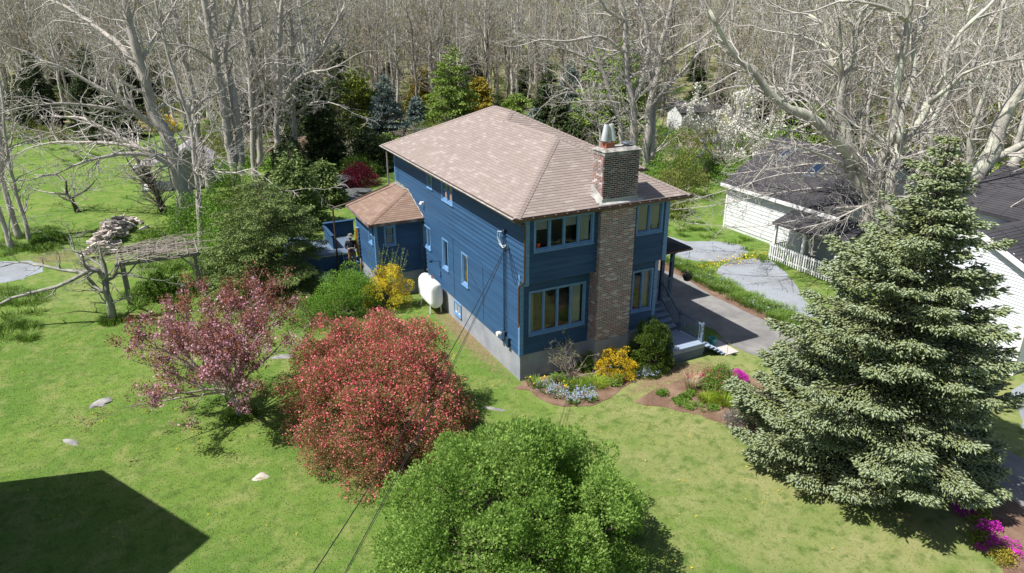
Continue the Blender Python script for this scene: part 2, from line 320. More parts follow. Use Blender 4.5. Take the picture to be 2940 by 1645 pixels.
# data: limb paths (x, y, z, radius) of the large bare trees, and evergreen and woodland positions
HERO={'A1': [[(-9.98, 28.65, -0.2, 0.6747000000000001), (-9.6, 28.46, 2.09, 0.478), (-9.63, 28.48, 2.87, 0.443), (-9.85, 28.58, 4.41, 0.408), (-10.14, 28.73, 5.83, 0.374), (-10.55, 28.94, 6.97, 0.341), (-10.7, 29.02, 8.25, 0.307), (-10.77, 29.05, 9.96, 0.273), (-10.93, 29.13, 11.48, 0.24), (-11.0, 29.16, 13.1, 0.207), (-10.83, 29.08, 14.39, 0.174), (-10.82, 29.07, 16.0, 0.141)], [(-9.62, 28.47, 2.96, 0.198), (-10.11, 28.24, 3.82, 0.177), (-10.84, 28.13, 4.5, 0.156), (-11.75, 28.11, 4.79, 0.136), (-12.84, 28.17, 4.83, 0.116), (-13.93, 28.24, 4.71, 0.096), (-14.64, 28.13, 4.6, 0.076), (-15.76, 28.21, 4.21, 0.056)], [(-9.85, 28.58, 4.41, 0.212), (-10.39, 29.42, 4.14, 0.189), (-11.73, 30.66, 4.73, 0.166), (-12.98, 31.85, 5.4, 0.142), (-14.04, 32.94, 6.01, 0.117), (-14.61, 33.79, 6.36, 0.09), (-16.12, 35.12, 6.37, 0.064)], [(-10.67, 29.0, 6.24, 0.212), (-11.43, 28.93, 7.02, 0.18), (-12.28, 28.91, 7.95, 0.149), (-13.52, 29.1, 8.84, 0.119), (-14.71, 29.25, 9.78, 0.088), (-15.93, 29.42, 10.33, 0.057)], [(-10.69, 29.01, 8.72, 0.197), (-11.57, 30.35, 10.68, 0.173), (-12.37, 31.65, 11.57, 0.148), (-13.34, 33.04, 12.39, 0.121), (-14.47, 34.51, 13.24, 0.093), (-15.43, 35.89, 13.63, 0.064)], [(-10.75, 29.04, 6.64, 0.141), (-12.73, 28.92, 7.42, 0.116), (-14.25, 28.57, 7.79, 0.091), (-15.46, 28.06, 7.99, 0.066), (-16.91, 27.67, 7.97, 0.041)], [(-10.46, 28.89, 4.32, 0.128), (-11.72, 29.98, 4.84, 0.113), (-13.57, 31.36, 5.06, 0.098), (-15.42, 32.75, 5.03, 0.083), (-16.86, 33.92, 4.92, 0.066), (-18.4, 35.15, 4.45, 0.048)], [(-10.77, 29.05, 9.96, 0.126), (-10.06, 29.44, 11.07, 0.099), (-8.95, 29.63, 12.42, 0.071), (-8.16, 29.97, 13.54, 0.043)]], 'A2': [[(-9.38, 22.41, -0.2, 0.1989), (-9.09, 22.26, 3.42, 0.138), (-9.01, 22.22, 4.86, 0.127), (-8.92, 22.18, 6.35, 0.115), (-8.93, 22.18, 7.65, 0.104), (-9.21, 22.32, 9.19, 0.093), (-9.44, 22.44, 10.89, 0.082), (-9.55, 22.49, 12.54, 0.072), (-9.6, 22.52, 14.14, 0.061)], [(-9.02, 22.23, 4.79, 0.087), (-8.22, 21.26, 4.67, 0.07), (-7.1, 20.13, 4.71, 0.053), (-6.35, 19.2, 5.04, 0.038), (-5.84, 18.38, 4.64, 0.023)], [(-8.85, 22.14, 7.72, 0.061), (-8.07, 22.3, 8.36, 0.043), (-7.24, 22.45, 8.73, 0.025)]], 'A3': [[(-7.48, 36.27, -0.2, 0.3432), (-7.68, 36.37, 0.52, 0.239), (-7.81, 36.44, 4.5, 0.212), (-7.74, 36.4, 7.35, 0.186), (-8.01, 36.54, 10.09, 0.162), (-8.05, 36.55, 13.57, 0.137), (-7.89, 36.48, 16.07, 0.113)], [(-7.74, 36.4, 7.35, 0.097), (-6.98, 36.58, 6.35, 0.073), (-6.21, 36.75, 5.9, 0.049)], [(-7.91, 36.48, 9.64, 0.113), (-8.98, 36.28, 11.01, 0.091), (-9.72, 35.91, 12.57, 0.069), (-10.44, 35.53, 13.97, 0.048)]], 'A4': [[(-5.81, 34.75, -0.2, 0.5447), (-5.74, 34.71, 0.87, 0.383), (-5.88, 34.78, 3.15, 0.346), (-5.91, 34.8, 5.56, 0.31), (-5.96, 34.82, 8.33, 0.275), (-6.09, 34.89, 11.0, 0.24), (-6.14, 34.91, 13.57, 0.207), (-6.05, 34.87, 16.44, 0.173)], [(-5.46, 34.57, 1.67, 0.32), (-5.2, 34.81, 4.07, 0.289), (-5.17, 35.17, 7.35, 0.26), (-5.34, 35.63, 9.61, 0.232), (-5.49, 36.08, 11.39, 0.204), (-5.57, 36.49, 13.58, 0.175), (-5.28, 36.72, 16.57, 0.146)], [(-5.92, 34.8, 9.24, 0.11), (-7.02, 34.24, 10.36, 0.088), (-8.24, 33.73, 10.76, 0.067), (-9.82, 33.41, 10.97, 0.046)], [(-5.48, 34.58, 9.42, 0.125), (-5.07, 34.75, 10.99, 0.105), (-4.37, 34.77, 12.89, 0.084), (-3.8, 34.85, 14.43, 0.063)]], 'A5': [[(-3.72, 39.55, -0.2, 0.3406), (-3.89, 39.64, 0.5, 0.242), (-3.52, 39.45, 4.78, 0.218), (-3.33, 39.36, 7.84, 0.197), (-3.25, 39.31, 10.77, 0.176), (-3.34, 39.36, 13.6, 0.156), (-3.18, 39.28, 16.32, 0.136)], [(-3.39, 39.38, 1.05, 0.261), (-3.11, 39.47, 4.75, 0.231), (-2.88, 39.58, 8.8, 0.203), (-2.78, 39.75, 11.71, 0.175), (-2.61, 39.89, 13.6, 0.148), (-2.15, 39.88, 16.37, 0.121)], [(-3.15, 39.26, 7.84, 0.085), (-2.17, 38.21, 9.06, 0.067), (-1.69, 37.41, 9.2, 0.05)]], 'A6': [[(-2.21, 38.79, -0.2, 0.3835), (-1.99, 38.68, 1.92, 0.273), (-1.88, 38.62, 4.26, 0.251), (-1.41, 38.38, 6.83, 0.23), (-1.09, 38.22, 9.81, 0.209), (-0.74, 38.05, 12.2, 0.189), (-0.5, 37.93, 13.6, 0.17), (-0.12, 37.73, 16.32, 0.151)], [(-1.35, 38.35, 5.19, 0.17), (-0.92, 37.69, 6.88, 0.144), (-0.25, 36.9, 7.91, 0.119), (0.81, 35.92, 8.54, 0.095), (1.63, 35.06, 8.67, 0.071), (2.63, 34.1, 9.17, 0.048)], [(-0.87, 38.11, 6.63, 0.169), (0.26, 38.21, 8.38, 0.149), (1.91, 38.05, 9.74, 0.129), (2.92, 38.21, 11.19, 0.109), (4.01, 38.34, 12.64, 0.089), (4.75, 38.63, 14.0, 0.069)], [(-1.11, 38.23, 9.61, 0.101), (-0.47, 38.28, 12.48, 0.084), (0.83, 38.0, 13.13, 0.067), (1.76, 37.9, 13.6, 0.051)]], 'A7': [[(-0.7, 39.66, -0.2, 0.2977), (-0.46, 39.54, 1.85, 0.207), (-0.27, 39.45, 5.09, 0.185), (-0.2, 39.41, 7.7, 0.164), (0.2, 39.21, 10.71, 0.143), (0.31, 39.15, 13.61, 0.123), (0.64, 38.98, 15.94, 0.103)], [(-0.25, 39.43, 4.88, 0.121), (0.69, 38.12, 5.82, 0.098), (1.31, 36.96, 6.18, 0.075), (1.89, 35.83, 6.22, 0.053), (2.49, 34.69, 6.01, 0.032)], [(-1.15, 39.89, 2.29, 0.123), (-0.67, 39.09, 3.14, 0.095), (-0.53, 38.45, 4.08, 0.068)]], 'Le1': [[(-19.24, 27.23, -0.2, 0.2028), (-19.36, 27.29, 1.06, 0.138), (-19.41, 27.31, 2.15, 0.12), (-19.38, 27.3, 3.58, 0.102), (-19.23, 27.22, 5.08, 0.083)]], 'Le2': [[(-19.1, 29.45, -0.2, 0.24960000000000002), (-19.26, 29.53, 1.07, 0.177), (-19.26, 29.53, 2.7, 0.161), (-19.16, 29.48, 4.05, 0.146), (-18.84, 29.32, 5.84, 0.13), (-18.53, 29.16, 7.57, 0.114), (-18.23, 29.01, 9.26, 0.099)], [(-19.16, 29.48, 4.05, 0.087), (-18.74, 29.64, 4.89, 0.073), (-18.27, 29.77, 5.96, 0.058), (-17.99, 30.0, 7.14, 0.044)]], 'Le3': [[(-18.44, 28.32, -0.2, 0.15080000000000002), (-18.5, 28.35, 1.65, 0.106), (-18.56, 28.39, 3.0, 0.097), (-18.52, 28.37, 4.33, 0.088), (-18.4, 28.3, 5.97, 0.079), (-18.02, 28.11, 8.23, 0.07)], [(-18.56, 28.39, 3.0, 0.057), (-19.0, 29.17, 3.67, 0.043), (-19.22, 29.84, 4.41, 0.029)]], 'Bent': [[(-16.31, 34.75, -0.2, 0.1885), (-16.46, 34.83, 0.74, 0.118), (-16.73, 34.96, 1.24, 0.091), (-17.46, 35.33, 1.31, 0.065)], [(-16.73, 34.96, 1.24, 0.081), (-16.64, 35.29, 2.08, 0.065), (-17.15, 35.92, 2.42, 0.049), (-18.07, 36.76, 2.35, 0.033)], [(-16.54, 34.87, 0.96, 0.064), (-15.37, 33.72, 1.72, 0.047), (-14.72, 32.83, 2.46, 0.031)]], 'Poll': [[(-10.98, 32.17, -0.2, 0.2795), (-11.19, 32.28, 1.0, 0.207), (-11.4, 32.39, 1.99, 0.199), (-11.59, 32.48, 2.69, 0.191), (-11.88, 32.63, 3.18, 0.183)], [(-11.3, 32.33, 1.5, 0.153), (-11.64, 31.95, 2.11, 0.129), (-11.94, 31.54, 2.57, 0.105)]], 'Apple': [[(-13.89, 13.16, -0.2, 0.22749999999999998), (-13.86, 13.15, 0.82, 0.157), (-13.86, 13.15, 1.4, 0.139), (-13.81, 13.12, 1.97, 0.121)], [(-13.89, 13.16, 1.4, 0.102), (-14.2, 13.54, 1.45, 0.087), (-14.58, 13.96, 2.01, 0.072), (-14.55, 14.17, 2.44, 0.057), (-14.85, 14.54, 3.12, 0.042)], [(-13.81, 13.12, 1.97, 0.121), (-13.99, 13.08, 2.51, 0.111), (-14.23, 13.07, 2.59, 0.101), (-14.98, 13.33, 2.17, 0.092), (-15.71, 13.57, 1.84, 0.082), (-16.67, 13.93, 1.63, 0.073), (-17.48, 14.21, 1.43, 0.063), (-18.15, 14.42, 1.13, 0.053)], [(-13.81, 13.12, 1.97, 0.091), (-13.51, 13.14, 2.04, 0.076), (-13.26, 13.18, 2.23, 0.061), (-12.72, 13.07, 2.02, 0.045), (-12.06, 12.91, 1.8, 0.03)], [(-14.0, 13.22, 2.44, 0.091), (-14.66, 13.69, 2.3, 0.082), (-15.49, 14.25, 2.38, 0.073), (-16.16, 14.73, 2.52, 0.063), (-16.59, 15.08, 2.54, 0.053)], [(-13.78, 13.11, 2.1, 0.081), (-13.89, 13.53, 2.54, 0.064), (-14.42, 14.18, 2.86, 0.048), (-14.88, 14.78, 3.02, 0.031)], [(-13.49, 12.96, 2.1, 0.07), (-13.13, 13.22, 2.7, 0.054), (-12.71, 13.46, 2.68, 0.037), (-12.25, 13.68, 2.8, 0.02)], [(-14.25, 13.34, 2.5, 0.061), (-14.45, 13.07, 2.72, 0.047), (-14.4, 12.67, 3.44, 0.033), (-15.0, 12.6, 3.79, 0.02)]], 'C1': [[(22.06, 23.47, -0.2, 0.4563), (22.1, 23.45, 1.63, 0.321), (21.98, 23.51, 3.68, 0.291), (21.72, 23.64, 6.66, 0.261), (21.29, 23.86, 8.1, 0.233), (21.06, 23.98, 10.89, 0.205), (20.88, 24.07, 12.7, 0.178), (20.49, 24.26, 13.58, 0.151), (20.13, 24.44, 15.75, 0.124)], [(20.95, 24.03, 12.16, 0.155), (19.57, 24.35, 12.88, 0.123), (18.94, 24.3, 13.49, 0.091), (18.31, 24.25, 14.27, 0.06)], [(21.11, 23.95, 9.79, 0.14), (19.51, 24.09, 11.01, 0.119), (18.15, 24.1, 11.13, 0.099), (16.33, 24.35, 10.89, 0.08), (14.37, 24.67, 11.0, 0.062), (13.26, 24.55, 10.77, 0.043)], [(21.94, 23.53, 6.75, 0.234), (22.53, 23.46, 8.55, 0.207), (22.77, 23.56, 10.88, 0.179), (22.23, 24.06, 13.14, 0.151), (22.2, 24.3, 14.3, 0.123), (21.87, 24.69, 16.23, 0.095)]], 'C2': [[(23.12, 22.94, -0.2, 0.4576), (22.94, 23.03, 1.43, 0.322), (22.86, 23.07, 4.19, 0.292), (22.97, 23.01, 6.66, 0.263), (23.28, 22.85, 8.57, 0.235), (23.47, 22.76, 10.89, 0.207), (23.63, 22.68, 12.25, 0.18), (23.88, 22.55, 13.58, 0.152), (23.97, 22.51, 15.75, 0.125)], [(23.26, 22.87, 2.15, 0.238), (23.51, 23.3, 5.11, 0.203), (23.97, 23.63, 6.24, 0.168), (24.93, 23.7, 7.46, 0.133), (26.24, 23.6, 8.5, 0.098)], [(23.59, 22.7, 9.23, 0.141), (24.03, 22.1, 9.81, 0.114), (24.36, 21.56, 10.29, 0.088), (25.21, 20.76, 10.94, 0.062)], [(23.03, 22.98, 8.48, 0.141), (23.09, 23.51, 9.47, 0.11), (23.01, 24.11, 10.1, 0.079)], [(23.63, 22.68, 12.25, 0.109), (23.46, 23.32, 13.05, 0.086), (23.85, 23.69, 14.48, 0.063)]], 'C3': [[(24.53, 28.63, -0.2, 0.29510000000000003), (24.37, 28.71, 3.79, 0.205), (23.69, 29.06, 5.64, 0.184), (23.11, 29.35, 7.55, 0.164), (22.36, 29.73, 9.32, 0.144), (21.83, 29.99, 10.64, 0.124), (21.57, 30.12, 12.64, 0.104), (21.41, 30.21, 14.58, 0.085)], [(22.58, 29.62, 8.8, 0.119), (20.85, 29.74, 9.46, 0.095), (19.55, 29.66, 9.91, 0.072), (17.9, 29.74, 10.34, 0.049)], [(24.11, 28.84, 4.99, 0.103), (22.81, 28.94, 5.81, 0.077), (21.36, 29.11, 5.98, 0.05)]], 'C4': [[(25.87, 33.62, -0.2, 0.1963), (25.68, 33.72, 2.63, 0.131), (24.91, 34.11, 4.53, 0.111), (23.8, 34.67, 5.81, 0.093), (22.38, 35.39, 7.3, 0.074)], [(24.91, 34.11, 4.41, 0.093), (24.49, 34.88, 5.87, 0.065), (24.52, 35.43, 6.51, 0.038)], [(24.01, 34.56, 5.69, 0.093), (22.68, 34.67, 6.09, 0.064), (21.18, 34.87, 5.58, 0.036)]], 'C5': [[(22.57, 62.69, -0.2, 0.36530000000000007), (20.79, 63.58, 4.11, 0.264), (20.8, 63.58, 6.3, 0.249), (20.75, 63.61, 8.59, 0.233), (20.59, 63.69, 10.09, 0.218), (20.48, 63.74, 10.84, 0.203)], [(20.87, 63.55, 8.13, 0.152), (21.13, 63.42, 9.34, 0.127), (20.95, 63.51, 12.02, 0.101), (20.65, 63.66, 15.21, 0.076)], [(20.78, 63.59, 7.53, 0.101), (21.72, 62.56, 6.95, 0.076), (22.24, 61.73, 6.83, 0.05)], [(20.59, 63.69, 8.29, 0.127), (19.43, 64.83, 8.87, 0.089), (18.05, 66.09, 9.45, 0.051)]], 'R1': [[(21.36, 1.42, -0.2, 0.5447), (20.87, 1.66, 2.42, 0.381), (20.45, 1.88, 4.63, 0.347), (19.82, 2.19, 5.24, 0.316), (19.41, 2.4, 6.36, 0.286), (19.08, 2.57, 7.52, 0.257), (18.74, 2.74, 8.47, 0.228), (18.58, 2.82, 9.7, 0.201), (18.78, 2.72, 11.07, 0.175), (18.74, 2.74, 12.35, 0.148), (18.93, 2.64, 13.2, 0.122), (18.91, 2.66, 14.31, 0.096)], [(20.34, 1.93, 4.9, 0.334), (19.71, 2.05, 6.07, 0.304), (18.65, 2.38, 7.08, 0.275), (17.52, 2.74, 7.93, 0.246), (16.45, 3.08, 8.57, 0.219), (15.72, 3.24, 8.78, 0.194), (14.6, 3.61, 9.64, 0.169), (13.95, 3.73, 10.35, 0.145), (13.06, 3.98, 11.0, 0.122), (12.33, 4.14, 11.68, 0.1), (11.71, 4.26, 12.56, 0.078), (11.28, 4.27, 13.1, 0.057)], [(19.84, 2.19, 6.23, 0.198), (19.26, 2.8, 7.73, 0.174), (18.95, 3.27, 8.32, 0.152), (18.55, 3.8, 8.73, 0.131), (17.83, 4.48, 9.26, 0.108), (17.34, 5.05, 9.36, 0.087), (16.78, 5.65, 9.52, 0.065), (16.11, 6.31, 9.49, 0.043)], [(18.58, 2.82, 9.88, 0.128), (18.23, 3.28, 10.58, 0.109), (18.07, 3.64, 11.58, 0.091), (18.03, 3.94, 12.45, 0.072), (17.51, 4.48, 12.85, 0.054)], [(18.53, 2.84, 10.0, 0.107), (17.98, 2.75, 11.21, 0.084), (17.48, 2.63, 12.37, 0.062), (16.92, 2.54, 13.2, 0.041)], [(17.66, 3.28, 8.03, 0.085), (16.92, 3.38, 7.88, 0.071), (16.19, 3.47, 7.61, 0.057), (15.53, 3.52, 6.83, 0.044), (15.07, 3.47, 6.24, 0.031)], [(19.5, 2.35, 5.57, 0.099), (18.37, 2.37, 6.27, 0.08), (17.04, 2.48, 6.75, 0.062), (15.74, 2.57, 7.22, 0.046), (13.94, 2.92, 7.62, 0.029)], [(18.29, 2.97, 11.01, 0.074), (17.98, 3.87, 11.57, 0.061), (17.63, 4.8, 11.9, 0.047), (16.98, 5.87, 12.05, 0.033)]], 'R2': [[(21.29, 0.31, -0.2, 0.37179999999999996), (20.16, 0.88, 4.89, 0.254), (19.95, 0.99, 6.76, 0.231), (20.12, 0.9, 8.0, 0.212), (19.97, 0.98, 9.8, 0.191), (19.92, 1.01, 10.97, 0.172), (19.87, 1.03, 12.38, 0.152), (19.86, 1.04, 12.77, 0.133), (19.65, 1.14, 13.31, 0.114), (19.27, 1.33, 14.28, 0.095)], [(19.83, 1.05, 12.6, 0.117), (19.3, 1.04, 12.82, 0.1), (18.29, 1.27, 13.21, 0.082), (17.01, 1.63, 13.42, 0.066), (16.19, 1.77, 13.42, 0.05)], [(19.77, 1.08, 10.91, 0.074), (19.74, 1.47, 11.52, 0.06), (19.84, 1.79, 12.36, 0.047), (19.84, 2.17, 13.14, 0.032)], [(19.85, 1.04, 12.82, 0.096), (19.93, 1.0, 13.2, 0.074), (19.67, 1.13, 13.8, 0.053)], [(20.91, 0.51, 6.44, 0.098), (19.7, 0.74, 7.13, 0.078), (18.76, 0.84, 7.68, 0.059), (17.57, 1.07, 8.22, 0.041)]], 'R3': [[(20.95, -0.54, -0.2, 0.35100000000000003), (19.81, 0.15, 4.71, 0.239), (19.84, 0.24, 6.58, 0.219), (19.98, 0.29, 7.24, 0.201), (20.41, 0.18, 7.78, 0.184), (20.83, 0.08, 8.37, 0.167), (21.1, 0.06, 9.19, 0.149), (21.5, -0.03, 10.35, 0.131), (21.55, 0.05, 11.37, 0.113), (21.98, -0.05, 12.1, 0.095), (23.0, -0.45, 13.2, 0.078)], [(19.63, 0.13, 7.36, 0.158), (19.87, 0.46, 8.68, 0.14), (20.46, 0.61, 10.11, 0.122), (20.56, 1.0, 11.52, 0.104), (21.1, 1.18, 12.36, 0.085), (21.52, 1.41, 13.48, 0.066)], [(20.49, -0.31, 9.15, 0.106), (20.94, -0.82, 9.92, 0.09), (21.06, -1.15, 10.46, 0.074), (21.74, -1.78, 10.92, 0.059), (22.79, -2.59, 11.15, 0.043)]], 'R4': [[(33.7, 6.59, -0.2, 0.29510000000000003), (33.36, 6.76, 2.44, 0.208), (32.63, 7.13, 5.83, 0.187), (32.78, 7.05, 7.29, 0.17), (33.1, 6.89, 8.25, 0.154), (33.3, 6.79, 9.42, 0.138), (33.06, 6.91, 10.57, 0.121), (33.17, 6.85, 12.07, 0.104), (33.28, 6.8, 13.53, 0.088)], [(33.06, 6.91, 8.09, 0.073), (33.7, 6.96, 8.68, 0.059), (34.77, 6.79, 8.97, 0.045), (35.94, 6.58, 8.13, 0.031)]], 'R5': [[(25.44, -0.64, -0.2, 0.637), (25.24, -0.54, 4.63, 0.446), (25.36, -0.6, 5.71, 0.415), (25.55, -0.7, 6.69, 0.385), (25.65, -0.75, 7.78, 0.355), (25.87, -0.86, 8.78, 0.325), (26.2, -1.03, 9.76, 0.296), (26.39, -1.13, 11.07, 0.267), (26.34, -1.1, 12.64, 0.237)], [(25.65, -0.75, 6.23, 0.262), (25.76, -1.18, 6.56, 0.221), (26.14, -1.74, 7.07, 0.182), (26.74, -2.42, 7.32, 0.143)], [(25.96, -0.91, 8.65, 0.059), (25.73, -0.79, 9.39, 0.047), (25.72, -0.79, 9.7, 0.035)]], 'R6': [[(30.96, 0.83, -0.2, 0.4654), (30.66, 0.98, 3.68, 0.323), (30.82, 0.9, 5.24, 0.295), (31.07, 0.78, 6.03, 0.268), (31.37, 0.63, 7.24, 0.242), (31.58, 0.52, 8.96, 0.215)]], 'R7': [[(23.1, -3.04, -0.2, 0.20800000000000002), (22.45, -2.72, 3.62, 0.145), (22.65, -2.82, 4.19, 0.136), (22.98, -2.99, 4.66, 0.127), (23.42, -3.21, 4.62, 0.119), (24.08, -3.54, 4.53, 0.111), (24.81, -3.91, 4.5, 0.102)]], 'R8': [[(37.9, 8.88, -0.2, 0.3003), (39.2, 8.22, 2.89, 0.212), (38.89, 8.38, 4.72, 0.192), (38.93, 8.36, 6.06, 0.173), (39.11, 8.27, 7.8, 0.154), (39.2, 8.22, 9.5, 0.135), (39.13, 8.26, 11.56, 0.116), (38.98, 8.33, 13.55, 0.097)], [(38.93, 8.36, 6.06, 0.147), (38.49, 8.86, 7.77, 0.126), (38.6, 9.08, 9.88, 0.106), (39.19, 9.07, 11.94, 0.086), (39.94, 8.97, 13.16, 0.066)]], 'G1': [[(48.84, 31.1, -0.2, 0.3224), (47.18, 31.94, 0.9, 0.229), (47.27, 31.89, 3.05, 0.213), (47.29, 31.88, 5.66, 0.196), (47.19, 31.93, 8.2, 0.18), (47.22, 31.92, 10.68, 0.164), (47.02, 32.01, 12.97, 0.148), (46.81, 32.12, 15.44, 0.132)]], 'G2': [[(47.05, 32.0, -0.2, 0.31980000000000003), (46.86, 32.1, 1.04, 0.229), (46.22, 32.42, 3.7, 0.211), (45.7, 32.68, 6.04, 0.194), (45.36, 32.86, 8.83, 0.178), (45.29, 32.89, 11.29, 0.162), (44.76, 33.16, 13.68, 0.146), (44.44, 33.32, 15.44, 0.13)], [(46.22, 32.42, 5.66, 0.176), (45.32, 33.15, 6.79, 0.154), (45.15, 33.52, 8.79, 0.132), (44.74, 34.01, 10.9, 0.11), (44.37, 34.48, 13.69, 0.088)]]}
EVER=[('dark',1.7,40.0,0.0,7.6,2.3),('dark',2.1,49.0,0.0,8.9,2.4),('yew',8.9,54.5,0.0,7.6,2.9),('blue',11.3,52.2,0.0,6.6,2.6),('blue',16.9,58.6,0.0,3.5,1.4),('gold',20.9,67.4,0.0,6.1,2.4),('green',20.9,57.4,0.0,9.3,3.6),('gold',25.7,60.6,0.0,5.2,2.5),('green',29.4,57.7,0.0,3.3,3.3),('blue',28.0,48.6,0.0,3.5,2.7),('blue',34.2,53.3,0.0,7.3,2.2),('green',28.8,39.0,0.0,9.5,3.1),('green',35.2,43.5,0.0,10.3,2.9),('dark',25.1,37.4,0.0,3.2,2.9),('green',42.3,23.6,0.0,5.4,3.8),('green',41.6,25.9,0.0,5.4,2.4),('dark',-16.0,72.4,0.0,9.3,2.6),('dark',-11.9,80.3,0.0,7.5,2.6),('dark',-14.4,65.8,0.0,5.1,3.4),('dark',-1.0,60.2,0.0,4.6,2.3),('dark',10.7,68.9,0.0,8.9,2.6),('dark',-1.7,34.9,0.0,4.0,2.3),('yew',70.7,25.6,0.0,4.4,3.2),('yew',48.7,20.2,0.0,3.5,2.5),('yew',48.8,10.1,0.0,2.1,1.7),('green',9.4,151.5,4.5,7.3,2.9),('green',29.3,123.8,3.1,5.9,2.5),('green',43.0,141.0,5.0,5.9,2.4),('dark',49.3,89.8,1.3,5.2,2.5),('green',-22.4,135.1,2.0,6.1,3.1),('green',14.7,111.7,1.6,7.3,3.0),('dark',53.8,28.7,0.0,4.0,2.3),('green',55.3,66.7,0.2,5.6,2.2),('yew',76.9,35.3,0.0,4.0,2.7),('dark',-24.7,86.7,0.0,5.2,3.4)]
